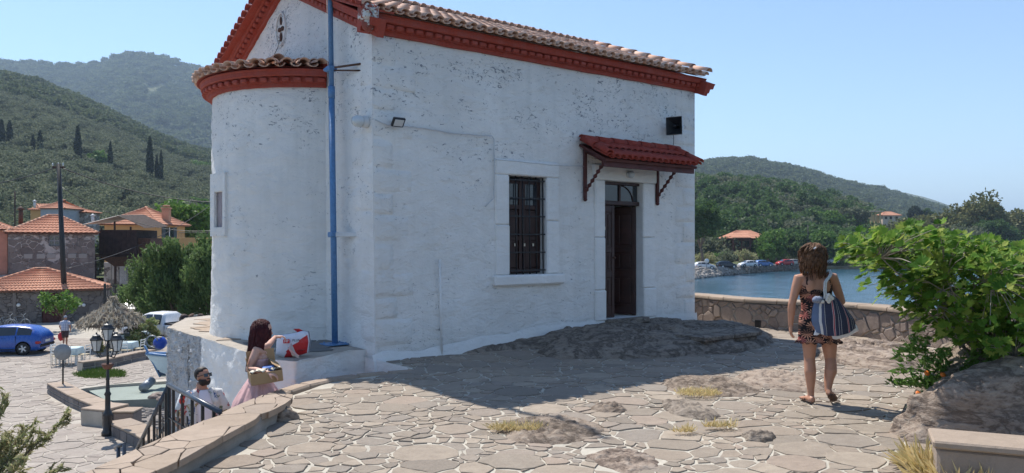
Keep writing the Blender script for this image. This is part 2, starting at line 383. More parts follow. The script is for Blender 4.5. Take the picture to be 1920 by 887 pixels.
M['dkgreen'] = m_leaf('dark_green_foliage', [(.050, .10, .030), (.08, .145, .042), (.12, .19, .06)], .4, .55)
M['brownleaf'] = m_leaf('olive_brown_foliage', [(.12, .13, .045), (.17, .16, .060), (.14, .17, .060), (.21, .19, .08)], .25, .6)
M['fig'] = m_leaf('fig_leaf', [(.07, .16, .022), (.11, .23, .03), (.17, .31, .04), (.24, .39, .055), (.33, .46, .07), (.48, .52, .11), (.07, .17, .022), (.14, .27, .035)], .5, .4)
M['straw'] = m_leaf('dry_grass', [(.66, .52, .24), (.78, .64, .36), (.60, .48, .24), (.50, .44, .2)], .3, .8)
M['grass'] = m_leaf('green_grass', [(.06, .12, .02), (.10, .17, .03), (.15, .20, .05)], .25, .7)
M['thatch'] = m_leaf('palm_thatch', [(.30, .25, .19), (.48, .42, .33), (.60, .54, .44), (.68, .62, .52)], .15, .9)
M['bark'] = mat('grey_brown_bark', (.16, .12, .09), .9, .35, 7, .8, 20, kind='pos', bdist=.02)
M['pale_bark'] = mat('pale_fig_bark', (.24, .215, .18), .85, .25, 9, .6, 40, kind='pos', bdist=.01)
def m_hill(name, a, b, c):
    m = NT(name); co = m.coord('pos'); n = m.noise(co, .02, 8, .65); n2 = m.noise(co, .18, 6, .7); n3 = m.vor(co, .14)
    k = m.mix(m.ramp(n, [(.35, 0), (.65, 1)]), a, b); k = m.mix(m.ramp(n2, [(.45, 0), (.68, 1)]), k, c)
    k = m.mix(m.ramp(n3, [(.15, .75), (.5, 0)]), k, mix3(a, .55))
    return m.fin(k, .95, m.bump(n3, .5, 2.0, m.bump(n2, .8, 2.0)), spec=.1)
M['hill'] = m_hill('scrub_hillside', (.07, .095, .040), (.11, .13, .06), (.20, .18, .11))
M['ground'] = m_hill('dry_ground', (.20, .17, .12), (.26, .22, .155), (.13, .13, .07))
def m_sea():
    m = NT('sea_water'); co = m.coord('pos', (1, .5, 1)); n = m.noise(co, 1.3, 5, .6); n2 = m.noise(co, .2, 4, .6); n3 = m.noise(m.coord('pos', (1, .35, 1)), .03, 4, .6)
    c = m.mix(m.ramp(n3, [(.35, 0), (.65, 1)]), (.010, .050, .085), (.024, .080, .120)); c = m.mix(m.math('MULTIPLY', m.ramp(n, [(.45, 0), (.7, 1)]), .35), c, (.035, .10, .145))
    return m.fin(c, .16, m.bump(n2, .6, .7, m.bump(n, .9, .16)), spec=.5)
M['sea'] = m_sea()
M['skin'] = mat('tanned_skin', (.44, .225, .145), .5, .08, 10, .1, 120, spec=.35, bdist=.001)
M['skin_lt'] = mat('light_skin', (.56, .32, .235), .5, .08, 10, .1, 120, spec=.35, bdist=.001)
M['hair_brown'] = mat('wavy_brown_hair', (.050, .028, .018), .65, .4, 30, .8, 90, spec=.12, bdist=.006, col2=(.17, .092, .052))
M['hair_red'] = mat('dark_red_hair', (.045, .010, .014), .6, .3, 25, .6, 90, spec=.15, bdist=.004, col2=(.075, .016, .018))
M['hair_black'] = mat('short_black_hair', (.018, .013, .011), .6, .3, 40, .8, 200, spec=.4, bdist=.003)
M['cotton'] = mat('white_cotton', (.72, .73, .78), .85, .06, 8, .5, 14, bdist=.012)
M['pink'] = mat('pale_pink_tulle', (.66, .40, .38), .8, .12, 7, .5, 25, bdist=.01)
M['card'] = mat('brown_cardboard', (.36, .235, .125), .8, .1, 5, .15, 50)
M['paper'] = mat('cream_paper', (.72, .64, .50), .8, .08, 9, .3, 30)
# ------------------------------------------------------------ the chapel
u = Vector((1899/F, 1, 0)).normalized(); n = Vector((u.y, -u.x, 0)); v = -n; Z = Vector((0, 0, 1))
C0 = Vector((-1.92, 10.8, 0)); LEN, WID = 6.84, 6.2; ZC, ZA = 4.54, 5.88
chapel = thing('chapel', 'small whitewashed chapel with red tiled roof, rounded apse and red cornice', 'chapel', C0)
def S(s, z, off=0.0): return C0+u*s+n*(off+.10*max(0, 1-s/LEN)*max(0, 1-z/4.5)**1.5)+Z*z
def SF(s, z, off=0.0): return C0+u*s+n*off+Z*z
def GW(s, z, off=0.0): return C0+v*s-u*off+Z*z           # gable wall, s to the left, off outward
def hit(px, py, o, nn):
    d = Vector(((px-CX)/F, 1, -(py-HY)/F)); c = Vector((0, 0, H)); k = (Vector(o)-c).dot(nn)/d.dot(nn); return c+d*k
def side(px, py, off=0.0):
    p = hit(px, py, C0+n*off, n)-C0; return p.dot(u), p.z
def gab(px, py, off=0.0):
    p = hit(px, py, C0-u*off, u)-C0; return p.dot(v), p.z
ws0, wz1 = side(951, 329); ws1, wz0 = side(1022, 515)
wz0 = side(986, 514)[1]; wz1 = side(986, 331)[1]
ds0, dz1 = side(1131, 340); ds1, dz0 = side(1203, 597)
dz1 = side(1162, 341)[1]; dz0 = side(1162, 596)[1]
def spans(a, b, cuts, st):
    c = sorted(set([a, b]+cuts)); o = []
    for x, y in zip(c, c[1:]):
        k = max(1, int(round((y-x)/st))); o += [x+(y-x)*i/k for i in range(k)]
    return o+[b]
ss = spans(0, LEN, [ws0, ws1, ds0, ds1], .05); zz = spans(-.35, ZC+.1, [wz0, wz1, dz0, dz1], .05)
def inhole(i, j):
    s = (ss[i]+ss[i+1])/2; z = (zz[j]+zz[j+1])/2
    return (ws0 < s < ws1 and wz0 < z < wz1) or (ds0 < s < ds1 and dz0 < z < dz1)
def relief(p, s=1.0): return s*(.016*fn(p, 1.3, 2)+.011*fn((p[0], p[1], p[2]*1.7), 4.2, 3, 5)+.005*fn((p[0], p[1], p[2]*1.4), 15, 2, 9))
def sp(i, j):
    s, z = ss[i], zz[j]; p = S(s, z); e = 0 if s in (0, LEN) else 1
    return p+n*relief(p)*e
mb = MB(); mb.grid(len(ss)-1, len(zz)-1, sp, skip=inhole); mb.build('side_wall', M['white'], chapel)
# reveals of the openings
mb = MB(); D = .42
for (a, b, c, d) in ((ws0, ws1, wz0, wz1), (ds0, ds1, dz0, dz1)):
    q = [(a, c), (b, c), (b, d), (a, d)]
    for k in range(4):
        (s0, z0), (s1, z1) = q[k], q[(k+1) % 4]
        mb.add([S(s0, z0, .02), S(s1, z1, .02), SF(s1, z1, -D), SF(s0, z0, -D)], [(0, 1, 2, 3)])
mb.build('reveal', M['white_clean'], chapel)
# gable wall, back walls
NU, NV = 90, 100
def gtop(s): return ZC+.12+(ZA-ZC)*(1-abs(s-WID/2)/(WID/2))
def gp(i, j):
    s = WID*i/NU; zb = -.5; z = zb+(gtop(s)-zb)*j/NV; p = GW(s, z); b = .03+n.length*0
    e = 1 if 0 < i < NU else 0
    q = p-u*relief(p, 1.0)*e
    if i == 0: q = S(0, z)
    elif i < 6: q = q+n*(.10*max(0, 1-z/4.5)**1.5)*(1-i/6)
    return q
mb = MB(); mb.grid(NU, NV, gp); mb.build('gable_wall', M['white'], chapel)
mb = MB()
a, b = C0+u*LEN, C0+v*WID
P = [SF(LEN, -.5), SF(LEN, ZC+.1), C0+u*LEN+v*(WID/2)+Z*(ZA+.1), C0+u*LEN+v*WID+Z*(ZC+.1), C0+u*LEN+v*WID+Z*-.5]
mb.add([p-u*.002 for p in P], [(0, 4, 3, 2, 1)]); mb.add([b+Z*-.5, b+Z*(ZC+.1), b+u*LEN+Z*(ZC+.1), b+u*LEN+Z*-.5], [(0, 1, 2, 3)])
mb.build('rear_wall', M['white'], chapel)
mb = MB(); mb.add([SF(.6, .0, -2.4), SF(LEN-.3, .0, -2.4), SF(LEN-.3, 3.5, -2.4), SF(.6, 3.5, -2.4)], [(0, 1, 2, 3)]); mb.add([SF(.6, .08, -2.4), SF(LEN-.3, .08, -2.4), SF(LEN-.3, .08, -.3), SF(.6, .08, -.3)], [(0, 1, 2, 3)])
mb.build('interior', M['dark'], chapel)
# quoins: slightly proud corner blocks with recessed joints
def quoin(s0, s1, z0, z1, far=False):
    mb = MB(); b = .014; nu = 5
    def f(i, j):
        s = s0+(s1-s0)*i/nu; z = z0+(z1-z0)*j/nu; e = 0 if i in (0, nu) or j in (0, nu) else 1
        p = S(s, z, .0); return S(s, z, (.020+R.uniform(-.002, .002)) if e else -.010)
    mb.grid(nu, nu, lambda i, j: f(i, j) if 0 else S(s0+(s1-s0)*(0, .04, .3, .7, .96, 1)[i], z0+(z1-z0)*(0, .05, .3, .7, .95, 1)[j], -.008 if i in (0, nu) or j in (0, nu) else .009+.006*fn((s0+i*.2, z0, j*.2), 3)))
    mb.build('quoin', M['white'], chapel)
z = .25; k = 0
while z < 4.2:
    h = (.38, .30, .34, .42)[k % 4]; w = (.62, .34)[k % 2]*R.uniform(.9, 1.12)
    quoin(.012, w, z, z+h-.02); w = (.34, .60)[k % 2]*R.uniform(.9, 1.12); quoin(LEN-w, LEN-.012, z, z+h-.02); z += h; k += 1
z = .3; k = 0
while z < 4.2:                                            # quoins on the gable side of the corner
    h = (.38, .30, .34, .42)[k % 4]; w = (.34, .60)[k % 2]; mb = MB()
    qz = lambda j: z+(h-.02)*(0, .05, .3, .7, .95, 1)[j]
    mb.grid(5, 5, lambda i, j: (lambda s__: GW(s__, qz(j), -.006 if i in (0, 5) or j in (0, 5) else .005)+n*(.10*max(0, 1-qz(j)/4.5)**1.5)*max(0, 1-s__/.41))(.02+(w-.02)*(0, .04, .3, .7, .96, 1)[i]))
    mb.build('quoin', M['white'], chapel); z += h; k += 1
# white splash course along the foot of the wall
mb = MB(); NN = 110
def zbase(s): return .02+.20*min(1, max(0, (s-.6)/2.6))
def spl(i, j):
    s = -.05+(LEN+.06)*i/NN; h = zbase(s)+.14+.05*fn((s, 0, 0), 2); t = (0, .3, .75, 1)[j]
    return SF(s, -.2+(h+.2)*t, ((.21, .18+.02*fn((s, 1, 0), 3), .15, .10)[j]-.02)*(1-.75*s/LEN)+.022)
mb.grid(NN, 3, spl); mb.build('plinth_course', M['white_clean'], chapel)
# apse
AP = C0+v*(WID/2); PH0 = -.06; rA, kA = 1.76, .65; AC = AP+u*kA; PHI = math.acos(kA/rA)
def apt(ph, r, z): return AC+(-u*math.cos(ph)+v*math.sin(ph))*r+Z*z
mb = MB(); NA = 90; NZ = 90
def af(i, j):
    ph = -PHI*1.02+2.04*PHI*i/NA; z = -.5+4.62*j/NZ; p = apt(ph, rA, z); e = 1 if 0 < i < NA else 0
    return apt(ph, rA+e*relief(p, 1.1)+.05*max(0, 1-z/1.0), z)
def niche_hole(i, j):
    ph = -PHI*1.02+2.04*PHI*(i+.5)/NA; z = -.5+4.62*(j+.5)/NZ; return abs(ph-PH0)*rA < .15 and 1.93 < z < 2.49
mb.grid(NA, NZ, af, skip=niche_hole); mb.build('apse_wall', M['white'], chapel)
nf = MB(); IM = frame(apt(0, rA, 0), v, Z)                 # local x=v, y=z, z=outward(-u)?
og = -u*math.cos(PH0)+v*math.sin(PH0); tv = v*math.cos(PH0)+u*math.sin(PH0)
def nb(s0, s1, z0, z1, o0, o1, m=0):
    vs = [AC+og*(rA+o)+tv*s+Z*z for o in (o0, o1) for s, z in ((s0, z0), (s1, z0), (s1, z1), (s0, z1))]
    nf.add(vs, [(0, 1, 2, 3), (7, 6, 5, 4), (0, 4, 5, 1), (1, 5, 6, 2), (2, 6, 7, 3), (3, 7, 4, 0)], m)
nb(-.27, -.17, 1.78, 2.78, -.12, .022); nb(.17, .34, 1.78, 2.78, -.12, .022); nb(-.17, .17, 2.49, 2.78, -.12, .020); nb(-.17, .17, 1.78, 1.92, -.12, .020)
nf.build('niche_frame', M['white'], chapel)
nf = MB(); nb(-.172, .172, 1.90, 2.50, -.20, -.03); nf.build('niche_panel', mat('old_violet_grey_render', (.30, .26, .27), .9, .2, 8, .6, 30, kind='pos'), chapel)
# cornices
def profile_run(name, path, outs, prof, m, caps=True):
    """path: list of (point, outward vector, up vector); prof: list of (out, up)"""
    mb = MB(); k = len(prof); vs = []
    for p, o, up in path: vs += [p+o*a+up*b for a, b in prof]
    fs = [(i*k+j, (i+1)*k+j, (i+1)*k+(j+1) % k, i*k+(j+1) % k) for i in range(len(path)-1) for j in range(k)]
    fs.append(tuple(range(k-1, -1, -1))); fs.append(tuple((len(path)-1)*k+j for j in range(k)))
    mb.add(vs, fs); return mb.build(name, m, chapel)
PR = [(-.05, .0), (.05, -.0), (.055, .055), (.09, .06), (.095, .135), (.16, .14), (.175, .155), (.175, .215), (.19, .23), (.19, .245), (-.05, .245)]
def wob(p, o, k=.006): return p+o*k*fn(p, 3)+Z*k*fn(p, 2, 2, 4)
profile_run('cornice', [(wob(SF(s, ZC), n), n, Z) for s in [-.20+i*(LEN+.32)/60 for i in range(61)]], None, PR, M['red'])
rk = (Z*(ZA-ZC)+v*(WID/2)).normalized(); rk2 = (Z*(ZA-ZC)-v*(WID/2)).normalized()
up1 = (Z-rk*Z.dot(rk)).normalized(); up2 = (Z-rk2*Z.dot(rk2)).normalized()
RL = math.hypot(ZA-ZC, WID/2)
profile_run('cornice', [(wob(GW(0, ZC)+rk*t, -u), -u, up1) for t in [-.26+i*(RL+.30)/24 for i in range(25)]], None, PR, M['red'])
profile_run('cornice', [(wob(GW(WID, ZC)+rk2*t, -u), -u, up2) for t in [-.26+i*(RL+.26)/24 for i in range(25)]], None, [(a-.001, b+.001) for a, b in PR], M['red'])
profile_run('cornice', [(C0+u*LEN+v*0+Z*ZC+rk*t, u, up1) for t in (-.26, RL)], None, PR, M['red'])
profile_run('cornice', [(b_, v, Z) for b_ in (C0+v*WID+Z*ZC-u*.26, C0+v*WID+Z*ZC+u*(LEN+.26))], None, PR, M['red'])
profile_run('cornice', [(apt(ph, rA, 4.02), (-u*math.cos(ph)+v*math.sin(ph)), Z) for ph in [-PHI+2*PHI*i/40 for i in range(41)]], None, PR, M['red'])
dm = MB().bbox((0, 0, 0), (.112, .09, .062), .014).mesh('dentil', M['red'])
for i in range(44):
    s = .05+i*.157
    if s < LEN+.06: link('dentil', dm, chapel, frame(SF(s, ZC+.098, .110), u, n))
for i in range(21):
    for (o, rr_, uu) in ((GW(0, ZC), rk, up1), (GW(WID, ZC), rk2, up2)):
        link('dentil', dm, chapel, frame(o+rr_*(.1+i*.157)+uu*.098-u*.110, rr_, -u))
for i in range(26):
    ph = -PHI+.04+i*(2*PHI-.08)/25; o = (-u*math.cos(ph)+v*math.sin(ph)); link('dentil', dm, chapel, frame(apt(ph, rA+.110, 4.115), o.cross(Z), o))
# roof tiles
def half(mb, p0, p1, w0, w1, upv, r=.015, seg=7, down=False, rnd=0.0, ht=.8):
    """a half barrel tile from p0 to p1 (width w0 at p0), opening down (cover) or up (pan)"""
    p0, p1 = Vector(p0), Vector(p1); t = (p1-p0).normalized(); x = t.cross(upv).normalized(); y = x.cross(t); sg = -1 if down else 1
    vs = []
    for p, w in ((p0, w0), (p1, w1)):
        for rr_ in (1.0, 1.0-2*r/w0):
            for k in range(seg+1):
                a = PI*k/seg; vs.append(p+x*(math.cos(a)*w/2*rr_)+y*(sg*math.sin(a)*w/2*ht*rr_))
    m = seg+1; fs = []
    for k in range(seg):
        f = [(k, k+1, 2*m+k+1, 2*m+k), (m+k+1, m+k, 3*m+k, 3*m+k+1), (k+1, k, m+k, m+k+1), (2*m+k, 2*m+k+1, 3*m+k+1, 3*m+k)]
        fs += f
    return mb.add(vs, fs, 0, True, rnd)
slope = math.atan2(1.25, 3.36); qd = (v*math.cos(slope)+Z*math.sin(slope)); qn = (Z*math.cos(slope)-v*math.sin(slope))
E0 = SF(0, ZC+.235, .26); SP, EX = .190, .335; NC = 37; T0 = -.20
cover = MB(); half(cover, (0, 0, 0), (.41, 0, 0), .150, .120, Z, seg=8); cover_me = cover.mesh('roof_tile', M['tile'])
for f in range(len(cover_me.polygons)): pass
def FR(o, x, up): x = Vector(x).normalized(); y = Vector(up).cross(x).normalized(); z_ = x.cross(y); m = Matrix((x, y, z_)).transposed().to_4x4(); m.translation = o; return m
stuff = MB()
for c in range(NC+1):
    for r in range(11):
        o = E0+u*(T0+c*SP)+qd*(r*EX)
        jx, jn, ja = R.uniform(-.008, .008), R.uniform(0, .008), R.uniform(-.02, .02)
        if r < 7:
            d = (qd+u*ja-qn*.025).normalized(); link('roof_tile', cover_me, chapel, FR(o+u*jx+qn*(.055+jn), d, qn))
        else:
            half(stuff, o+u*jx+qn*(.055+jn), o+u*jx+qn*(.045+jn)+qd*.41, .150, .12, qn, seg=6, rnd=R.random())
        if c < NC: half(stuff, o+u*(SP/2)+qn*(.062+jn)-qd*.02, o+u*(SP/2)+qn*.052+qd*.40, .145, .165, qn, seg=5, down=True, rnd=R.random(), ht=.7)
RDG = E0+qd*3.585
qd2 = (-v*math.cos(slope)+Z*math.sin(slope)); qn2 = (Z*math.cos(slope)+v*math.sin(slope)); E1 = C0+v*(WID+.26)+Z*(ZC+.235)
for c in range(NC+1):
    for r in range(11):
        o = E1+u*(T0+c*SP)+qd2*(r*EX); half(stuff, o+qn2*.05, o+qn2*.045+qd2*.41, .15, .12, qn2, seg=4, rnd=R.random())
stuff.add([E0+u*-.24, E0+u*(LEN+.1), RDG+u*(LEN+.1)+Z*.02, RDG+u*-.24+Z*.02, E1+u*-.24, E1+u*(LEN+.1)], [(0, 1, 2, 3), (3, 2, 5, 4)], 0, False, .3)
tag(stuff.build('roof_tiles', M['tile'], chapel), kind='stuff')
rm = MB(); half(rm, (0, 0, 0), (.46, 0, 0), .215, .175, Z, seg=8); ridge_me = rm.mesh('ridge_tile', M['tile'])
for i in range(19): link('ridge_tile', ridge_me, chapel, FR(RDG+u*(LEN+.14-i*.40)+Z*(.085+R.uniform(0, .01)), -u+Z*.01, Z))
bm_ = MB(); bm_.tube([RDG+u*-.2+Z*.06, RDG+u*(LEN+.1)+Z*.06], .08, 8); bm_.build('ridge_mortar', M['mortar_dk'], chapel)
vm = MB(); half(vm, (0, 0, 0), (.44, 0, 0), .19, .155, Z, seg=8); verge_me = vm.mesh('verge_tile', M['tile'])
for i in range(9): link('verge_tile', verge_me, chapel, FR(E0+u*(LEN+.12)+qd*(.06+i*.405)+qn*(.115+R.uniform(0, .008)), qd-qn*.03, qn))
vr = MB(); half(vr, (0, 0, 0), (.34, 0, 0), .165, .14, Z, seg=8); vred = vr.mesh('verge_tile', M['red_tile'])
for i in range(18):                                        # tile ends looking out of the near gable
    for E, q, qq in ((E0, qd, qn), (E1, qd2, qn2)): link('verge_tile', vred, chapel, FR(E-u*.36+q*(.12+i*.2)+qq*.035, u, qq))
mb = MB()
for E, q, qq in ((E0, qd, qn), (E1, qd2, qn2)):
    A, B = E-u*.30+qq*.0, E-u*.30+q*3.585
    vs = [A, B, B+u*.5, A+u*.5]; mb.add(vs+[p+qq*.03 for p in vs], [(0, 1, 2, 3), (7, 6, 5, 4), (0, 4, 5, 1), (1, 5, 6, 2), (2, 6, 7, 3), (3, 7, 4, 0)])
mb.build('verge_mortar', M['red'], chapel)
# carved block on the eave corner
o = SF(-.16, ZC+.31, .20); fm = frame(o, u, n); mb = MB()
mb.bbox((0, 0, .10), (.24, .20, .22), .03, fm); mb.ell((0, 0, 0), (.1, .07, .12), 10, 7, None); mb.v = mb.v[:24]+[tuple(fm @ (Vector(p)+Vector((0, .0, .24)))) for p in mb.v[24:]]
for a in range(6): mb.tube([fm @ Vector((math.cos(a*1.05)*.02, .105, .11+math.sin(a*1.05)*.02)), fm @ Vector((math.cos(a*1.05)*.085, .112, .11+math.sin(a*1.05)*.085))], [.022, .012], 6)
mb.build('corner_ornament', m_paint('chipped_plaster_paint', (.26, .07, .05), (.62, .6, .56), .52, .8), chapel)
# apse roof
apex = AP-u*.02+Z*4.60
aw = MB(); NP = 24
rim = [apt(-PHI+2*PHI*i/NP, rA+.24, 4.275) for i in range(NP+1)]
aw.add(rim+[apex-Z*.06], [(i+1, i, NP+1) for i in range(NP)], 0, False, .4); aw.build('roof_bed', M['red_tile'], chapel)
for k in range(20):
    ph = -PHI*.97+1.94*PHI*k/19; p = apt(ph, rA+.30, 4.285)
    d = (apex-p); L_ = d.length; d.normalize(); rows = 4 if k % 2 == 0 else 2
    if k % 4 == 0: rows = 5
    for r in range(rows):
        q = p+d*(r*.33)+Z*(.05+.006*r)
        if r*.33+.35 < L_: link('roof_tile', cover_me, chapel, FR(q, d-Z*.05, Z) @ Matrix.Diagonal((.93, 1.15, 1.15, 1)))
ap2 = MB()
for k in range(19):
    ph = -PHI*.97+1.94*PHI*(k+.5)/19; p = apt(ph, rA+.27, 4.285); d = (apex-p).normalized(); half(ap2, p+Z*.045, p+d*.8+Z*.045, .16, .13, Z, seg=5, down=True, rnd=R.random(), ht=.7)
ap2.build('pan_tiles', M['tile'], chapel, kind='stuff')
for k in range(2): link('ridge_tile', ridge_me, chapel, FR(AP-u*.20+v*(.1-k*.38)+Z*(4.66+.03*k), v, Z))
pts = [GW(WID/2+(rA+.1)*math.sin(PHI)*t, 4.34+.36*(1-abs(t)), .03) for t in [-1+i*.1 for i in range(21)]]
mb = MB(); mb.tube(pts, [.07+.02*fn(p, 3) for p in pts], 6); mb.build('flashing', M['red'], chapel)
# cross shaped niche in the gable; dark bulges painted for its recess shade
gs, gz = gab(528, 55)
cr = thing('niche_cross', None, None, GW(gs, gz), parent=chapel); 
for k in list(cr.keys()): del cr[k]
for dx, dz, rx, rz in ((0, .14, .028, .075), (0, -.135, .032, .085), (-.062, .0, .062, .040), (.062, .0, .062, .040)):
    mb = MB(); Mx = frame((0, 0, 0), v, Z); c = GW(gs+dx, gz+dz, .012)
    mb.ell(c, (rx, rz, .022), 12, 7, Mx); mb.build('recess_shade', M['rust'], cr)
mb = MB(); mb.tube([GW(gs+math.cos(a)*.20, gz+math.sin(a)*.27, .02) for a in [i*PI/10 for i in range(21)]], .014, 5); mb.build('moulding', M['white_clean'], cr)
pa = [gab(528, 75), gab(524, 90), gab(517, 104)]
mb = MB(); mb.tube([GW(a, b_, .03) for a, b_ in pa], .006, 5); mb.build('wire', M['iron'], chapel)
# window surround
def blk(name, s0, s1, z0, z1, o0, o1, m, parent=chapel, b=.012, k=1.0):
    mb = MB(); c = S((s0+s1)/2, (z0+z1)/2, (o0+o1)/2); mb.bbox((0, 0, 0), (s1-s0, abs(o1-o0), z1-z0), b, frame(c, u, n) @ Matrix(((1, 0, 0, 0), (0, 1, 0, 0), (0, 0, -1, 0), (0, 0, 0, 1))))
    return mb.build(name, m, parent)
win = thing('window', None, None, S((ws0+ws1)/2, wz0), parent=chapel)
fw, fz1 = side(925, 297); fe = side(1045, 308)[0]
dpt = (-.06, .040)
blk('window_frame', fw, ws0+.004, wz0, (wz0+wz1)*.5-.003, *dpt, M['white_clean'], win, .02); blk('window_frame', fw, ws0+.004, (wz0+wz1)*.5+.003, wz1, *dpt, M['white_clean'], win, .02)
blk('window_frame', ws1-.004, fe, wz0, (wz0+wz1)*.52-.003, *dpt, M['white_clean'], win, .02); blk('window_frame', ws1-.004, fe, (wz0+wz1)*.52+.003, wz1, *dpt, M['white_clean'], win, .02)
blk('lintel', fw, fe, wz1+.003, fz1, -.06, .045, M['white_clean'], win, .02)
sa = side(921, 520)[0]; sb_ = side(1050, 520)[0]; blk('sill', sa-.02, sb_, side(986, 534)[1], wz0-.004, -.06, .10, M['white_clean'], win, .025)
RS = -.15
cx_ = (ws0+ws1)/2; hh = wz1-wz0
for a, b_ in ((ws0+.012, cx_-.006), (cx_+.006, ws1-.012)):          # shutter leaves behind the bars
    w_ = b_-a; mbx = MB()
    def bx(s0, s1, z0, z1, o0, o1, m=0): mbx.bbox((0, 0, 0), (s1-s0, abs(o1-o0), z1-z0), .006, frame(SF((s0+s1)/2, (z0+z1)/2, (o0+o1)/2), u, n) @ Matrix.Diagonal((1, 1, -1, 1)), m)
    bx(a, a+.06, wz0+.02, wz1-.02, RS, RS+.045); bx(b_-.06, b_, wz0+.02, wz1-.02, RS, RS+.045)
    for zf in (.0, .34, .67, .94): bx(a+.06, b_-.06, wz0+.02+zf*(hh-.04), wz0+.02+zf*(hh-.04)+.07, RS, RS+.042)
    leaf = mbx.build('shutter', M['brown_wood'], win)
    mbx = MB(); bx(a+.07, b_-.07, wz0+.10, wz0+.36*hh, RS+.005, RS+.03); bx(a+.07, b_-.07, wz0+.42*hh, wz0+.64*hh, RS+.005, RS+.03); bx(a+.05, b_-.05, wz0+.03, wz0+.66*hh, RS+.0, RS+.012)
    mbx.build('panel', M['brown_wood'], win)
    mbx = MB(); bx(a+.055, b_-.055, wz0+.70*hh, wz1-.10, RS+.012, RS+.02); mbx.build('pane', M['glass'], win)
for i in range(6):
    s = ws0+.04+(ws1-ws0-.08)*i/5; mb = MB(); mb.tube([S(s, wz0-.01, -.035), S(s, wz1+.01, -.035)], .011, 6); mb.build('bar', M['iron'], win)
for i in range(6):
    z = wz0+.06+(hh-.12)*i/5; mb = MB(); mb.box((0, 0, 0), (ws1-ws0+.02, .008, .022), frame(S(cx_, z, -.020), u, n)); mb.build('bar', M['iron'], win)
for a in (.30, .55, .78, .12):
    mb = MB(); mb.bbox((0, 0, 0), (.03, .004, .045), .001, frame(SF(ws0+(ws1-ws0)*a, wz0+.30*hh+(.2 if a < .2 else 0), RS+.055), u, n)); mb.build('sticker', M['paper'], win)
# door
door = thing('door', None, None, S((ds0+ds1)/2, dz0), parent=chapel)
ja, jb = side(1111, 400)[0], side(1226, 400)[0]; jt = side(1162, 312)[1]; dh = dz1-dz0
for a, b_ in ((ja, ds0+.004), (ds1-.004, jb)):
    blk('door_jamb', a, b_, dz0-.02, dz0+.50, -.08, .06, M['white_clean'], door, .02); blk('door_jamb', a+(.02 if a == ja else 0), b_-(.02 if a != ja else 0), dz0+.506, dz0+1.4, -.08, .045, M['white_clean'], door, .02)
    blk('door_jamb', a+(.02 if a == ja else 0), b_-(.02 if a != ja else 0), dz0+1.406, dz1+.004, -.08, .045, M['white_clean'], door, .02)
blk('lintel', ja-.02, jb+.02, dz1+.008, jt, -.08, .06, M['white_clean'], door, .02)
blk('threshold', ds0-.02, ds1+.02, dz0-.10, dz0-.002, -.40, .17, M['rock_grey'], door, .02)
tz = side(1162, 379)[1]
blk('transom_bar', ds0+.01, ds1-.01, tz-.05, tz+.02, -.13, -.05, M['brown_wood'], door, .008); blk('transom_bar', ds0+.01, ds1-.01, dz1-.05, dz1-.003, -.13, -.05, M['brown_wood'], door, .008)
blk('pane', ds0+.02, ds1-.02, tz+.02, dz1-.05, -.11, -.10, M['glass'], door, .001)
blk('mullion', (ds0+ds1)/2-.02, (ds0+ds1)/2+.02, tz+.02, dz1-.05, -.10, -.07, M['brown_wood'], door, .006)
arc = MB(); arc.tube([S((ds0+ds1)/2+.05+.30*math.sin(a), dz1-.06-.33*(1-math.cos(a)), -.09) for a in [i*PI/16 for i in range(9)]], .010, 5); arc.build('curved_bar', M['brown_wood'], door)
def leafdoor(a, b_, M4, nm):
    root = None
    def bx(mbx, s0, s1, z0, z1, o0, o1): mbx.bbox(((s0+s1)/2-a, (o0+o1)/2, (z0+z1)/2-dz0), (s1-s0, abs(o1-o0), z1-z0), .008, M4)
    mb = MB(); w_ = b_-a
    bx(mb, a, a+.07, dz0+.01, tz-.055, -.025, .025); bx(mb, b_-.07, b_, dz0+.01, tz-.055, -.025, .025)
    for f0, f1 in ((0.01, .10), (.36, .42), (.58, .63), (.94, 1)): bx(mb, a+.07, b_-.07, dz0+f0*(tz-dz0-.06), dz0+f1*(tz-dz0-.06), -.024, .024)
    bx(mb, a+.05, b_-.05, dz0+.02, tz-.06, -.010, .008); o = mb.build('door_leaf', M['brown_wood'], door)
    for f0, f1 in ((.11, .35), (.43, .57), (.64, .93)):
        for k in range(2):
            x0 = a+.08+k*(w_-.16)/2+.01; mb = MB(); bx(mb, x0, x0+(w_-.16)/2-.02, dz0+f0*(tz-dz0-.06)+.02, dz0+f1*(tz-dz0-.06)-.02, .0, .022); mb.build('panel', M['brown_wood'], door)
mid = ds0+(ds1-ds0)*.36
leafdoor(ds0+.012, mid, frame(SF(ds0+.012, dz0, -.09), u, -n) @ Matrix.Diagonal((1, -1, 1, 1)), 0)
ang = rad(62); ud = (u*math.cos(ang)-n*math.sin(ang)).normalized()
leafdoor(mid+.02, ds1-.02, frame(SF(ds1-.02, dz0, -.12), (-u*math.cos(ang)-n*math.sin(ang)), (n*math.cos(ang)-u*math.sin(ang))), 1)
mb = MB(); mb.bbox((0, 0, 0), (.09, .004, .06), .001, frame(SF(ds0+.06, side(1138, 428)[1], -.055), u, n)); mb.build('notice', M['paper'], door)
mb = MB(); mb.ell(SF(mid-.04, dz0+1.05, -.03), .022, 8, 6); mb.tube([SF(mid-.04, dz0+1.05, -.07), SF(mid-.04, dz0+1.05, -.03)], .01, 6); mb.build('handle', M['rust'], door)
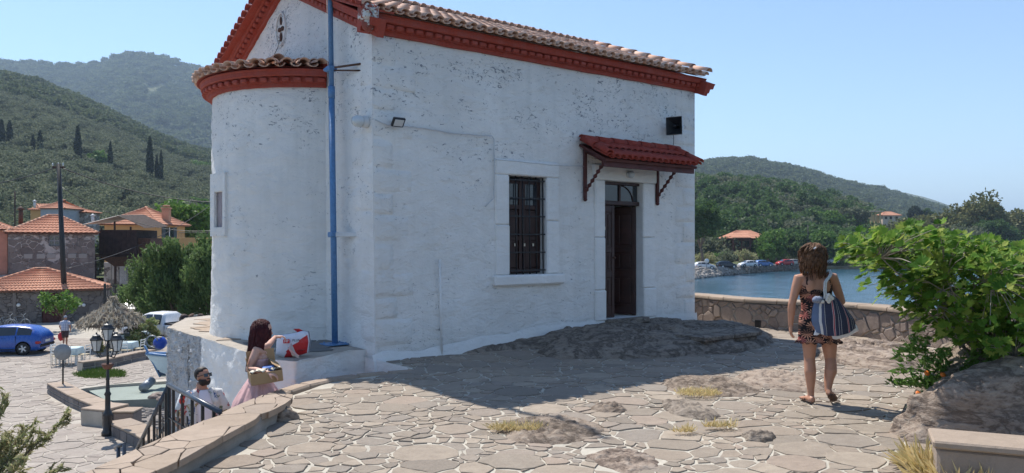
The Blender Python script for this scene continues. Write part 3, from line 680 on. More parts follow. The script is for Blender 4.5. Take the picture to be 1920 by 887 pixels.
# canopy over the door
can = thing('canopy', None, None, S((ds0+ds1)/2, dz1+.4), parent=chapel)
s0c = side(1082, 290)[0]; off = .62
k0 = hit(1136, 303, C0+n*off, n)-C0; k1 = hit(1306, 308, C0+n*off, n)-C0
e0, e1, ez = k0.dot(u)-.02, k1.dot(u), (k0.z+k1.z)/2
tzc = ez+.30; cd = (n*off-Z*(tzc-ez)); cdn = cd.normalized(); cn = (Z*off+n*(tzc-ez)).normalized()
def CP(s, t, h=0): return SF(s, tzc, .02)+cd*t+cn*h
mb = MB()
vs = [CP(e0, 0), CP(e1, 0), CP(e1, 1), CP(e0, 1)]; mb.add(vs+[p-cn*.045 for p in vs], [(3, 2, 1, 0), (4, 5, 6, 7), (0, 1, 5, 4), (1, 2, 6, 5), (2, 3, 7, 6), (3, 0, 4, 7)]); mb.build('board', M['darkred'], can)
rt = MB(); half(rt, (0, 0, 0), (.40, 0, 0), .150, .122, Z, seg=8); red_me = rt.mesh('roof_tile', M['red_tile'])
nc = int((e1-e0)/.150)
for c in range(nc+1):
    for r in range(2):
        s = e0+.04+c*(e1-e0-.08)/nc; link('roof_tile', red_me, can, FR(CP(s, 1.06-.50*r, .055+.012*r)+u*R.uniform(-.006, .006), -cdn+cn*-.03, cn))
pm = MB()
for c in range(nc):
    s = e0+.04+(c+.5)*(e1-e0-.08)/nc; half(pm, CP(s, 1.04, .07), CP(s, 0, .07), .135, .14, cn, seg=5, down=True, ht=.7)
pm.build('pan_tiles', M['red_tile'], can, kind='stuff')
for s in (e0+.02, e1-.0):
    for r in range(2): link('verge_tile', vred, can, FR(CP(s, 1.05-.52*r, .10), -cdn, cn))
for i in range(7): link('ridge_tile', ridge_me, can, FR(CP(e0-.02+i*(e1-e0)/6.6, .05, .10), u, cn) @ Matrix.Diagonal((.8, .8, .8, 1))).data = ridge_me
rr2 = ridge_me.copy(); rr2.materials[0] = M['red_tile']
for o in bpy.data.objects:
    if o.parent == can and o.name.startswith('ridge_tile'): o.data = rr2
mb = MB(); mb.box((0, 0, 0), (e1-e0-.04, .06, .10), FR(CP((e0+e1)/2, .93, -.10), u, Z)); mb.build('beam', M['darkred'], can)
for px in (1093, 1229):
    s = side(px, 330)[0]; zt = side(px, 293 if px < 1100 else 320)[1]; zb = side(px, 372 if px < 1100 else 380)[1]
    br = MB(); br.bbox((0, 0, 0), (.055, .055, CP(s, .05).z-.06-zb), .008, frame(S(s, (CP(s, .05).z-.06+zb)/2, .045), u, n)); br.ell(S(s, zb-.02, .045), .035, 8, 6)
    po = S(s, zb+.12, .06); pe = CP(s, .84, -.11); 
    pts = [po.lerp(pe, t) for t in [i/24 for i in range(25)]]; br.tube(pts, [.026+.012*math.sin(i*1.6) for i in range(25)], 8)
    br.tube([S(s, CP(s, .05).z-.09, .02), CP(s, .95, -.075)], .028, 6); br.build('bracket', M['darkred'], can)
# ------------------------------------------------------------ terrace: mortar sheet, flagstones, rocks, walls
terr = [(-2.35, 2.2), (-2.44, 5.2), (-2.16, 7.5), (-2.20, 7.9), (-2.46, 8.45), (-2.20, 9.4), (-1.75, 9.85), (-1.20, 10.12), (-1.90, 10.88), (3.42, 15.1), (2.8, 16.0), (3.7, 17.6), (4.0, 17.0), (4.5, 15.75), (5.2, 15.0), (6.16, 14.4), (6.75, 12.6), (7.0, 10.5), (7.3, 8), (7.6, 2.2)]
def inside(p, poly):
    x, y = p[0], p[1]; r = False; j = len(poly)-1
    for i in range(len(poly)):
        a, b = poly[i], poly[j]
        if (a[1] > y) != (b[1] > y) and x < (b[0]-a[0])*(y-a[1])/(b[1]-a[1])+a[0]: r = not r
        j = i
    return r
def gz0(x, y):                                             # gentle unevenness of the terrace, rising towards the chapel rock
    z = .025*fn((x, y, 0), .5, 2, 3)
    dx, dy = x+1.92, y-10.8; s = dx*u.x+dy*u.y; o = dx*n.x+dy*n.y
    if -1 < s < 8 and o > -.3: z += .07*max(0, 1-o/1.8)*min(1, max(0, s+1)/1.5)
    return z
terrace = MB()
xs = np.arange(-3, 8.01, .2); ys = np.arange(2, 18.01, .2)
def tclip(): 
    import bmesh
    bm = bmesh.new(); vs = [bm.verts.new((p[0], p[1], 0)) for p in terr]; bm.faces.new(vs)
    for ax, arr in ((0, np.arange(-3, 8, .25)), (1, np.arange(2, 18, .25))):
        for q in arr:
            co = [0, 0, 0]; no = [0, 0, 0]; co[ax] = float(q); no[ax] = 1
            bmesh.ops.bisect_plane(bm, geom=bm.verts[:]+bm.edges[:]+bm.faces[:], plane_co=co, plane_no=no)
    for p in bm.verts: p.co.z = gz0(p.co.x, p.co.y)
    edges = [e for e in bm.edges if e.is_boundary]
    r = bmesh.ops.extrude_edge_only(bm, edges=edges)
    for e in r['geom']:
        if isinstance(e, bmesh.types.BMVert): e.co.z = -4.3
    bmesh.ops.recalc_face_normals(bm, faces=bm.faces[:])
    me = bpy.data.meshes.new('terrace'); bm.to_mesh(me); bm.free(); me.materials.append(M['mortar']); return me
for f in (0,): terr_o = tag(link('terrace', tclip()), kind='structure')
def voronoi(pts, cellr):
    G_ = {}
    for i, p in enumerate(pts): G_.setdefault((int(p[0]//cellr), int(p[1]//cellr)), []).append(i)
    out = []
    for i, p in enumerate(pts):
        gx, gy = int(p[0]//cellr), int(p[1]//cellr); nb_ = []
        for a in (-2, -1, 0, 1, 2):
            for b in (-2, -1, 0, 1, 2): nb_ += [k for k in G_.get((gx+a, gy+b), []) if k != i]
        nb_.sort(key=lambda k: (pts[k][0]-p[0])**2+(pts[k][1]-p[1])**2)
        c = [(p[0]-cellr*1.6, p[1]-cellr*1.6), (p[0]+cellr*1.6, p[1]-cellr*1.6), (p[0]+cellr*1.6, p[1]+cellr*1.6), (p[0]-cellr*1.6, p[1]+cellr*1.6)]
        for k in nb_[:18]:
            q = pts[k]; nx, ny = q[0]-p[0], q[1]-p[1]; w = (q[2]**2-p[2]**2) if len(q) > 2 else 0
            d = ((q[0]**2-p[0]**2)+(q[1]**2-p[1]**2)-w)/2
            o = []; m = len(c)
            for j in range(m):
                A, B = c[j], c[(j+1) % m]; da = A[0]*nx+A[1]*ny-d; db = B[0]*nx+B[1]*ny-d
                if da <= 0: o.append(A)
                if (da < 0) != (db < 0) and abs(da-db) > 1e-12:
                    t = da/(da-db); o.append((A[0]+(B[0]-A[0])*t, A[1]+(B[1]-A[1])*t))
            c = o
            if len(c) < 3: break
        if len(c) >= 3: out.append(c)
    return out
def scatter(test, x0, x1, y0, y1, rmin, rmax, rr, tries):
    P = []; cell = {}; cs = rmax
    for _ in range(tries):
        x, y = rr.uniform(x0, x1), rr.uniform(y0, y1)
        if not test(x, y): continue
        r = rmin+(rmax-rmin)*rr.random()**1.9; gx, gy = int(x//cs), int(y//cs); ok = True
        for a in (-1, 0, 1):
            for b in (-1, 0, 1):
                for q in cell.get((gx+a, gy+b), ()):
                    if (q[0]-x)**2+(q[1]-y)**2 < ((r+q[2])*.5)**2: ok = False; break
                if not ok: break
            if not ok: break
        if ok: P.append((x, y, r)); cell.setdefault((gx, gy), []).append((x, y, r))
    return P
def shrink(c, g, jit, rr, sub=.16, curve=.0):
    cx = sum(p[0] for p in c)/len(c); cy = sum(p[1] for p in c)/len(c); o = []; m = len(c)
    pts = []
    for j in range(m):
        A, B = c[j], c[(j+1) % m]; L_ = math.hypot(B[0]-A[0], B[1]-A[1]); k = max(1, min(3, int(L_/sub)))
        if L_ < .03: continue
        for i in range(k):
            t = (i+(.0 if i else .04))/k; pts.append((A[0]+(B[0]-A[0])*t, A[1]+(B[1]-A[1])*t))
    for x, y in pts:
        d = math.hypot(x-cx, y-cy)
        if d < 1e-4: continue
        k = max(.3, 1-(g*rr.uniform(.6, 1.7))/d); o.append((cx+(x-cx)*k+rr.uniform(-jit, jit), cy+(y-cy)*k+rr.uniform(-jit, jit)))
    return o
def slab(mb, c, zf, h, bev, rnd, mapf=None, tilt=.004):
    m = len(c); cx = sum(p[0] for p in c)/m; cy = sum(p[1] for p in c)/m; z0 = zf(cx, cy)
    tx, ty = R.uniform(-tilt, tilt)*3, R.uniform(-tilt, tilt)*3
    f = mapf or (lambda x, y, z: (x, y, z)); V = []
    for lev, k in ((-.03, 0), (h-bev*.6, 0), (h, bev)):
        for x, y in c:
            d = math.hypot(x-cx, y-cy)+1e-6; q = 1-k/d; X, Y = cx+(x-cx)*q, cy+(y-cy)*q
            V.append(f(X, Y, zf(X, Y)*(.0 if 0 else 1)+lev+(tx*(X-cx)+ty*(Y-cy) if lev > -.02 else 0)))
    F_ = [(l*m+j, l*m+(j+1) % m, (l+1)*m+(j+1) % m, (l+1)*m+j) for l in (0, 1) for j in range(m)]+[tuple(2*m+j for j in range(m))]
    mb.add(V, F_, 0, False, rnd)
def lay(name, plural, cells, zf, parent, mat_, h=(.004, .016), bev=.008, limit=300, mapf=None, key=None, g=.014, jit=.008, sub=.16):
    rr = random.Random(5); cells = sorted(cells, key=key); rest = MB()
    for i, c in enumerate(cells):
        c = shrink(c, g, jit, rr, sub)
        if len(c) < 3: continue
        mb = MB() if i < limit else rest; slab(mb, c, zf, rr.uniform(*h), bev, rr.random()*.98+.01, mapf)
        if i < limit: mb.build(name, mat_, parent)
    if rest.v: rest.build(plural, mat_, parent, kind='stuff')
# rocks that push through the paving: (centre x, y, radius x, y, height, rotation, seed, material, name, label)
def ctr(px, py): g = G(px, py, 0); return g.x, g.y
RK = []
def rock(px, py, rx, ry, h, rot, seed, m, label, flat=.5, amp=.35, cat='rock', name='rock_outcrop', nn=72, zoff=0):
    x, y = ctr(px, py); RK.append((x, y, rx*.92, ry*.92, rot)); mb = MB(); ca, sa_ = math.cos(rot), math.sin(rot)
    nr = nn//3
    def f(i, j):
        a = 2*PI*(i % nn)/nn; t = j/nr; ed = 1+.22*fn((math.cos(a), math.sin(a), seed), 1.6, 3)
        lx, ly = math.cos(a)*t*rx*ed, math.sin(a)*t*ry*ed
        X, Y = x+lx*ca-ly*sa_, y+lx*sa_+ly*ca; pr = (1-t**2.2)**flat if t < 1 else 0
        z = h*pr*(1+amp*fn((X, Y, seed), 1.6/max(.4, min(rx, ry)), 3)); z += pr*(.30*h+.01)*(abs(fn((X*1.2, Y, seed), 5, 3))*-.8+.15)+pr*(.018 if h < .12 else .010)*fn((X, Y, seed), 22, 2)+pr*(.022 if h < .12 else .03)*fn((X, Y, seed), 9 if h < .12 else 5, 2)
        st = .06; z = z*.45+(round((z+.03*fn((X, Y, seed), 2, 2))/st)*st)*.55 if h > .12 else z
        return Vector((X, Y, gz0(X, Y)+max(z, -.01)-.03*(t**6)+.022+zoff))
    mb.grid(nn, nr, f); return tag(mb.build(name, m), label, cat)
rock(1225, 645, 2.60, 1.45, .235, .62, 3, M['rock_grey'], 'long dark bedrock hump in the shade below the chapel door', .42, .45, nn=150)
rock(930, 655, 1.5, .55, .10, .50, 5, M['rock_grey'], 'low shaded bedrock ledge against the wall below the barred window', .6, .3)
rock(1640, 676, .80, 1.25, .20, .10, 7, M['rock_pink'], 'broad sunlit boulder in the paving right of the walking woman', .55, .25, nn=110)
rock(1462, 716, .46, .66, .075, .2, 9, M['rock_pink'], 'cracked brown outcrop just left of the walking woman\'s legs', .6, .5, nn=90)
rock(1330, 726, .56, .66, .045, -.1, 11, M['rock'], 'low brown outcrop with dry grass on its near side', .7, .5, nn=90)
rock(1290, 770, .24, .46, .045, .2, 13, M['rock_grey'], 'small grey outcrop nearer than the grassy brown one', .7, .6)
rock(1030, 806, .44, .56, .040, -.15, 15, M['rock'], 'rough brown outcrop with yellow straw in the middle of the paving', .7, .8, nn=110)
rock(1170, 862, .28, .34, .022, .3, 17, M['rock_pink'], 'small flat outcrop at the bottom edge of the picture', .8, .8, nn=90)
rock(1422, 823, .14, .17, .035, .1, 19, M['rock_grey'], 'little grey knob of rock in the front paving', .7, .5)
rock(1143, 770, .17, .20, .035, .3, 21, M['rock'], 'little brown knob of rock in front of the chapel shadow', .7, .5)
rock(530, 790, .15, .08, .09, .2, 23, M['rock'], 'rounded stone against the end of the stone parapet', .5, .2)
def blocked(x, y):
    for (a, b, rx, ry, rot) in RK:
        dx, dy = x-a, y-b; lx = dx*math.cos(rot)+dy*math.sin(rot); ly = -dx*math.sin(rot)+dy*math.cos(rot)
        if (lx/rx)**2+(ly/ry)**2 < .85: return True
    return False
rr = random.Random(21)
P = scatter(lambda x, y: inside((x, y), terr) and y > 3.2 and abs(x) < 1+y*.7, -3, 8, 3.2, 18, .08, .29, rr, 90000)
def fit(c, poly):
    cx, cy = sum(p[0] for p in c)/len(c), sum(p[1] for p in c)/len(c)
    if not inside((cx, cy), poly): return None
    o = []
    for p in c:
        q = 1.0
        while q > .2 and not inside((cx+(p[0]-cx)*q, cy+(p[1]-cy)*q), poly): q -= .1
        o.append((cx+(p[0]-cx)*q, cy+(p[1]-cy)*q))
    return o
cells = [c for c in (fit(c, terr) for c in voronoi(P, .30)) if c]
cells = [c for c in cells if not blocked(sum(p[0] for p in c)/len(c), sum(p[1] for p in c)/len(c))]
lay('flagstone', 'flagstones', cells, gz0, terr_o, M['flag'], (.003, .013), .004, 300, key=lambda c: sum(p[1] for p in c)/len(c)+(8 if abs(sum(p[0] for p in c)/len(c)) > .66*sum(p[1] for p in c)/len(c) else 0), g=.010, jit=.012, sub=.08)
# stone step block at the far corner of the chapel
bl = thing('stone_step', 'low dark stone block at the far corner of the chapel', 'step', (3.3, 12.9, 0))
BM = frame((3.22, 12.75, .10), u, v)
for dx in (-.42, .32): MB().bbox((dx, 0, .11), (.72 if dx < 0 else .70, 1.0, .07), .012, BM).build('slab', M['rock_grey'], bl)
MB().bbox((-.06, 0, -.04), (1.34, .9, .23), .02, BM).build('base', M['rock_grey'], bl)
# parapet in the left foreground, and the thin kerb that goes on from it
inner = [(-2.26, 2.0), (-2.35, 4.6), (-2.33, 5.24), (-2.26, 6.2), (-2.16, 7.1), (-2.12, 7.5), (-2.18, 7.82)]
outer = [(-2.98, 2.0), (-2.84, 4.6), (-2.77, 5.12), (-2.68, 6.0), (-2.56, 6.9), (-2.50, 7.5), (-2.42, 7.90)]
par = thing('stone_parapet', 'low stone capped parapet wall in the left foreground beside the stairs', 'wall', (-2.5, 5, 0))
def lerp_poly(A, t):
    L_ = [0]
    for a, b in zip(A, A[1:]): L_.append(L_[-1]+math.dist(a, b))
    d = t*L_[-1]
    for i in range(len(A)-1):
        if d <= L_[i+1]+1e-9: k = (d-L_[i])/(L_[i+1]-L_[i]); return Vector((A[i][0]+(A[i+1][0]-A[i][0])*k, A[i][1]+(A[i+1][1]-A[i][1])*k, 0))
    return Vector((*A[-1], 0))
mb = MB()
def pw(i, j):
    t = i/60; a, b = lerp_poly(inner, t), lerp_poly(outer, t); q = (b-a).normalized()
    p = (a+q*.03-Z*.1, a+q*.025+Z*.135, b-q*.03+Z*.135, b-q*.02-Z*4.3)[j]; return p+Vector((.012*fn(p, 6), .012*fn(p, 6, 2, 5), .006*fn(p, 9)))
mb.grid(60, 3, pw); e = [pw(60, j) for j in range(4)]; mb.add(e, [(0, 1, 2, 3)]); mb.build('wall_core', M['mortar_dk'], par)
rr = random.Random(9); PP = scatter(lambda x, y: True, -.3, 6.2, -.1, .55, .16, .42, rr, 900)
LP = 5.9
def clipc(c, x0, x1, y0, y1):
    return [(min(max(x, x0), x1), min(max(y, y0), y1)) for x, y in c]
def pmap(x, y, z):
    t = min(1, max(0, x/LP)); a, b = lerp_poly(inner, t), lerp_poly(outer, t); return a.lerp(b, y/.40)+Z*z
cc = [clipc(c, .02, LP, -.02, .42) for c in voronoi(PP, .5)]
cc = [c for c in cc if max(p[0] for p in c)-min(p[0] for p in c) > .06 and max(p[1] for p in c)-min(p[1] for p in c) > .05]
lay('coping_stone', 'coping_stones', cc, lambda x, y: .145, par, M['walltop'], (.018, .026), .005, 80, pmap, g=.003, jit=.004, sub=.10)
kerb = [(-2.44, 7.98), (-2.62, 8.45), (-2.36, 9.35), (-1.85, 9.86), (-1.20, 10.16)]
kb = thing('kerb', 'thin pale kerb that edges the terrace above the stairs', 'kerb', (-2.3, 9, 0))
nk = 7
for i in range(nk):
    a, b = lerp_poly(kerb, (i+.02)/nk), lerp_poly(kerb, (i+.98)/nk); q = (b-a).normalized(); mb = MB()
    mb.bbox((0, 0, 0), ((b-a).length, .19, .14), .02, frame((a+b)/2+q.cross(Z)*-.0+Z*(-.035), q, Z.cross(q))); mb.build('kerb_stone', M['walltop'], kb)
# retaining faces along the drop: white face at the chapel corner
mb = MB()
A = [Vector((-1.16, 10.14, 0)), Vector((-1.45, 10.42, 0)), Vector((-1.93, 10.78, 0)), Vector((-2.02, 10.92, 0))]
mb.grid(3, 2, lambda i, j: A[i]+Z*((.03, .05, .10, .10)[i]*(j/2)+(-.9)*(1-j/2))+Vector((-.02, -.02, 0)))
tag(mb.build('retaining_wall', M['white_clean']), 'small white wedge of wall below the chapel corner', 'wall')
# plinth below the apse with its stone ledge
pl = [(-2.02, 10.92), (-2.22, 10.75), (-2.45, 10.25), (-2.69, 9.76), (-3.08, 9.98), (-3.45, 10.45), (-3.88, 11.03), (-4.90, 12.35), (-6.03, 13.75), (-6.45, 15.6), (-5.6, 17.2)]
plinth = thing('chapel_plinth', 'flaking whitewashed retaining wall that carries the chapel apse', 'wall', (-4, 12, -4))
mb = MB(); NPL = 260
def plf(i, j):
    t = i/NPL; p = lerp_poly(pl, t); q = (lerp_poly(pl, min(1, t+.01))-lerp_poly(pl, max(0, t-.01))).normalized(); o = Vector((-q.y, q.x, 0))*-1
    o = o if o.dot(Vector((-1, -1, 0))) > 0 else -o
    z = .20-(4.6 if t > .52 else 2.6)*(j/120)**1.15; f = min(1, max(0, (t-.42)/.1)); lump = fn((p.x*1, p.y, z*1.1), 3.6, 3, 8)
    rg_ = 1-abs(fn((p.x*1.1, p.y*1.1, z), 5.2, 3, 2)); rg2 = fn((p.x, p.y, z), 1.6, 2, 6)
    d = .02*lump*(1-f)+f*(.03*lump+.20*max(0, rg_-.86)*(1 if rg2 > -.25 else .25)+.035*max(0, fn((p.x*1.3, p.y*1.3, z*1.3), 8.5, 3, 2)-.12)-.012)
    return p+o*(d+.02*j/90)+Z*(z+.012*fn(p, 3)*(j == 0))
mb.grid(NPL, 120, plf); pw_ = mb.build('wall_face', [M['white_rough'], M['white_clean']], plinth)
for f in pw_.data.polygons:
    if f.index % NPL < NPL*.455: f.material_index = 1
mb = MB(); top = [lerp_poly(pl, i/60) for i in range(61)]
mb.add([p+Z*.195 for p in top]+[Vector((-3.2, 14.6, .195)), Vector((-1.5, 11.4, .195))], [tuple(range(62, -1, -1))]); mb.build('ledge_bed', m_mortar('ledge_mortar', (.42, .37, .31)), plinth)
rr = random.Random(4); PP = scatter(lambda x, y: inside((x, y), pl+[(-3.2, 15), (-1.6, 11.4)]), -6.5, -1.6, 9.7, 17, .25, .6, rr, 3000)
cc = [c for c in voronoi(PP, .6) if all(inside(p, pl+[(-3.2, 15), (-1.6, 11.4)]) for p in c)]
M['ledge_stone'] = m_stone('ledge_slate', [(.15, .15, .145), (.20, .19, .18), (.17, .165, .16)], 6, .6, 1, .008)
lay('ledge_stone', 'ledge_stones', [c for c in cc if c[0][0] > -3.9], lambda x, y: .197, plinth, M['ledge_stone'], (.006, .016), .008, 60, g=.012, jit=.008)
lay('ledge_stone', 'ledge_stones', [c for c in cc if c[0][0] <= -3.9], lambda x, y: .197, plinth, M['walltop'], (.006, .02), .008, 60, g=.012, jit=.008)
# stairs: landing and flight down to the left
dsx = Vector((-.69, .72, 0)).normalized(); dsn = Vector((dsx.y, -dsx.x, 0))
stairs = thing('stone_stairs', 'stone stairs with landing that climb between the parapet and the white plinth', 'stairs', (-3, 9, -1))
MB().bbox((0, 0, 0), (2.2, 3.6, .3), .01, frame(Vector((-2.0, 8.7, -1.0))+dsn*.4, dsx, dsn)).build('landing', M['mortar_dk'], stairs)
for k in range(16):
    o = Vector((-2.95, 9.0, 0))+dsx*(.30*k+.05); mb = MB(); mb.bbox((0, 0, 0), (.33, 2.1, .18), .015, frame(o+Z*(-.85-.157*(k+1)-.09)+dsn*.15, dsx, dsn)); mb.build('step', M['walltop'], stairs)
# sea wall on the right
sw = [(2.2, 18.6), (3.15, 17.9), (3.95, 16.98), (4.4, 15.85), (5.2, 15.0), (6.16, 14.35), (6.72, 12.6), (6.98, 10.5), (7.2, 8.0), (7.4, 3.0)]
sea_wall = thing('sea_wall', 'curving rubble stone parapet between the terrace and the sea', 'wall', (5, 14, 0))
def chaikin(A, k=2):
    for _ in range(k): A = [A[0]]+[q for a, b in zip(A, A[1:]) for q in (((a[0]*3+b[0])/4, (a[1]*3+b[1])/4), ((a[0]+b[0]*3)/4, (a[1]+b[1]*3)/4))]+[A[-1]]
    return A
sw = chaikin(sw)
SWL = sum(math.dist(a, b) for a, b in zip(sw, sw[1:]))
def swp(x, o, z):
    t = min(1, max(0, x/SWL)); a = lerp_poly(sw, t); b = lerp_poly(sw, min(1, t+.004)); c = lerp_poly(sw, max(0, t-.004)); q = (b-c).normalized(); nn_ = Vector((q.y, -q.x, 0))
    if nn_.dot(Vector((-1, -.3, 0))) < 0: nn_ = -nn_
    return a+nn_*o+Z*z
mb = MB(); prof = [(.0, -.1), (.0, .50), (-.42, .50), (-.42, -5.5)]
mb.grid(120, 3, lambda i, j: swp(SWL*i/120, *prof[j])); mb.build('wall_core', M['mortar_dk'], sea_wall)
rr = random.Random(31); PP = scatter(lambda x, y: True, 0, SWL, .0, .50, .10, .30, rr, 9000)
cc = [clipc(c, 0, SWL, -.02, .49) for c in voronoi(PP, .32)]; cc = [c for c in cc if max(p[1] for p in c)-min(p[1] for p in c) > .03 and max(p[0] for p in c)-min(p[0] for p in c) > .04]
lay('rubble_stone', 'rubble_stones', cc, lambda x, y: 0, sea_wall, M['rubble'], (.010, .045), .018, 290, lambda x, y, z: swp(x, z, y), key=lambda c: abs(c[0][0]-5.5), g=.007, jit=.012, sub=.1)
k = 0; x = 0
while x < SWL-.2:
    w = rr.uniform(.45, .95); mb = MB(); pts = []
    for yy, zz_ in ((.05, .505), (.055, .555), (.03, .575), (-.44, .575), (-.46, .50)):
        pts.append([swp(min(SWL, x+.008+(w-.016)*t), yy+.012*fn((x+t, yy, 0), 3), zz_+.008*fn((x+t, 1, 0), 4)) for t in (0, .33, .66, 1)])
    mb.grid(3, 4, lambda i, j: pts[j][i]); mb.add([pts[j][0] for j in range(5)], [(0, 1, 2, 3, 4)]); mb.add([pts[j][3] for j in range(5)], [(4, 3, 2, 1, 0)])
    mb.build('coping_stone', M['walltop'], sea_wall); x += w
mb = MB(); mb.bbox((0, 0, 0), (.12, .02, .16), .004, frame(swp(4.2, .035, .085), swp(4.3, 0, 0)-swp(4.1, 0, 0), swp(4.2, 1, 0)-swp(4.2, 0, 0))); mb.build('drain_hole', M['dark'], sea_wall)
# big boulder and bench in the right foreground
def boulder(name, c, r, seed, m, label, cat='boulder', amp=.22, nn=84, cut=None):
    mb = MB(); c = Vector(c)
    def f(i, j):
        a = 2*PI*(i % nn)/nn; b = PI*.5*(j/(nn//3)); d = Vector((math.cos(a)*math.cos(b), math.sin(a)*math.cos(b), math.sin(b)))
        k = 1+amp*fn(d+c*.1, 1.3, 2, seed)+.05*fn(d, 5, 3, seed)+.03*abs(fn(Vector((d.x, d.y, d.z*2)), 9, 3, seed))
        p = Vector((d.x*r[0]*abs(d.x)**-.12 if abs(d.x) > .01 else 0, d.y*r[1], d.z*r[2]))*k; p = c+p
        if cut: p = cut(p)
        return p
    mb.grid(nn, nn//3, f); return tag(mb.build(name, m), label, cat)
boulder('boulder', (4.75, 6.75, -.12), (1.50, .62, .86), 2, M['rock_pink'], 'big rounded boulder in the right foreground below the fig tree')
boulder('boulder', (5.4, 7.6, -.15), (1.5, .9, 1.0), 6, M['rock'], 'farther boulder behind the big one, shaded by the fig leaves')
bench = thing('stone_bench', 'low stone bench with slab top in the bottom right corner', 'bench', (3.2, 4.2, 0))
BB = [G(1748, 800, .36), G(1742, 830, .36)]
bq = (G(1925, 812, .36)-G(1752, 798, .36)); bq = Vector((bq.x, bq.y, 0)).normalized(); bo = Vector((G(1748, 826, .36).x, G(1748, 826, .36).y, 0)); bp = Vector((-bq.y, bq.x, 0))
for i in range(3): MB().bbox((.31+.62*i, .20, .335), (.612, .42, .05), .012, frame(bo, bq, bp)).build('slab', M['walltop'], bench)
MB().bbox((.95, .21, .14), (1.84, .36, .335), .02, frame(bo, bq, bp)).build('base', m_mortar('bench_render', (.36, .29, .235), 3), bench)
print('terrace cells', len(cells), 'wall', len(cc), 'bench', bo, bq)
# ------------------------------------------------------------ sea, ground, hills
GL = -4.0                                                   # level of the lower plaza
mb = MB(); a = [(-9000, -3000), (9000, -3000), (9000, 14000), (-9000, 14000)]
mb.add([(x, y, -4.8) for x, y in a], [(0, 1, 2, 3)]); tag(mb.build('sea', M['sea']), kind='structure')
def interp(tab, x):
    if x <= tab[0][0]: return tab[0][1]
    for (a, b), (c, d) in zip(tab, tab[1:]):
        if x <= c: return b+(d-b)*(x-a)/(c-a)
    return tab[-1][1]
def sm(t): t = min(1, max(0, t)); return t*t*(3-2*t)
# left: olive slope with a ridge about 800 m off; its skyline given as elevation of the crest against azimuth
HA = [(-900, 60), (-500, 75), (-200, 95), (0, 142), (60, 155), (120, 176), (200, 212), (260, 240), (330, 272), (400, 292), (500, 325), (620, 352), (760, 372), (900, 388)]
HB = [(-900, 95), (-300, 100), (0, 112), (60, 117), (130, 117), (165, 121), (200, 108), (240, 101), (262, 99), (300, 104), (350, 117), (400, 131), (470, 150), (560, 185), (680, 240), (800, 300), (950, 370)]
HC = [(950, 372), (1150, 350), (1290, 338), (1340, 334), (1400, 339), (1450, 342), (1500, 350), (1550, 361), (1600, 378), (1640, 398), (1690, 425), (1750, 452)]
HD = [(700, 380), (900, 330), (1150, 318), (1300, 311), (1350, 306), (1400, 306), (1450, 314), (1500, 324), (1560, 341), (1600, 350), (1650, 362), (1700, 375), (1760, 391), (1820, 415), (1900, 450), (1960, 462)]
HE = [(1600, 345), (1700, 362), (1735, 370), (1760, 378), (1790, 389), (1830, 408), (1880, 440), (1930, 462)]
TOPS = {820: 5, 2300: 14, 460: 6.5, 1500: 9, 3000: 0}                      # the trees on a crest stand above the ground
def zcrest(tab, px, d): return H-(interp(tab, px)-HY)/F*d-TOPS.get(int(d), 0)
def slopeA(px, d):
    r0, r1 = 125, 820; zc = zcrest(HA, px, r1); t = (d-r0)/(r1-r0); zf = GL+.6+min(1, max(0, (d-62)/60))*1.2
    z = zf+(zc-zf)*(sm(t)*.45+min(1, max(0, t))*.55) if t < 1 else zc-(d-r1)*.10
    return z+(2.5*fn((px*.02, d*.02, 0), 1, 3)*min(1, max(0, t*4))*min(1, max(0, (1.0-t)*5)))
def slopeB(px, d):
    r0, r1 = 700, 2300; zc = zcrest(HB, px, r1); t = (d-r0)/(r1-r0); g = 55*abs(fn((px*.009, d*.0012, 3), 1, 3))*max(0, min(1, t*3))*max(0, min(1, (1-t)*3))
    return -30+(zc+30)*(min(1, max(0, t))**1.15)-g if t < 1 else zc-(d-r1)*.2
def polar(name, px0, px1, npx, d0, d1, nd, zf, m, power=1.6, kind='structure'):
    mb = MB()
    def f(i, j):
        px = px0+(px1-px0)*i/npx; d = d0+(d1-d0)*(j/nd)**power; return Vector(((px-CX)/F*d, d, zf(px, d)))
    mb.grid(npx, nd, f); return tag(mb.build(name, m, local=True), kind=kind)
polar('hillside', -900, 900, 130, 100, 1000, 80, slopeA, M['hill'])
polar('mountain', -900, 960, 130, 650, 2700, 60, slopeB, M['hill'])
def slopeC(px, d):
    r0, r1 = interp([(1290, 168), (1480, 200), (1660, 236), (1760, 275)], px), 460; zc = zcrest(HC, px, r1); t = (d-r0)/(r1-r0); lo = -3.5-1.3*sm((px-1560)/90)
    if t < 0: return -5.0-.1*(-t)
    return lo+(zc-lo)*sm(t)**.9 if t < 1 else zc-(d-r1)*.12
def slopeD(px, d):
    r0, r1 = 450, 1500; zc = zcrest(HD, px, r1); t = (d-r0)/(r1-r0); return -5+(zc+5)*sm(t)+6*fn((px*.02, d*.004, 1), 1, 3)*min(1, max(0, t*3))*max(0, min(1, (1-t)*6)) if t < 1 else zc-(d-r1)*.2
polar('green_hill', 950, 1760, 60, 160, 620, 40, slopeC, M['hill']); polar('far_hill', 700, 1960, 90, 450, 1900, 50, slopeD, M['hill'])
polar('distant_ridge', 1600, 1930, 20, 2400, 3400, 10, lambda px, d: -5+(zcrest(HE, px, 3000)+5)*sm((d-2400)/600) if d < 3000 else zcrest(HE, px, 3000)-(d-3000)*.1, M['hill'])
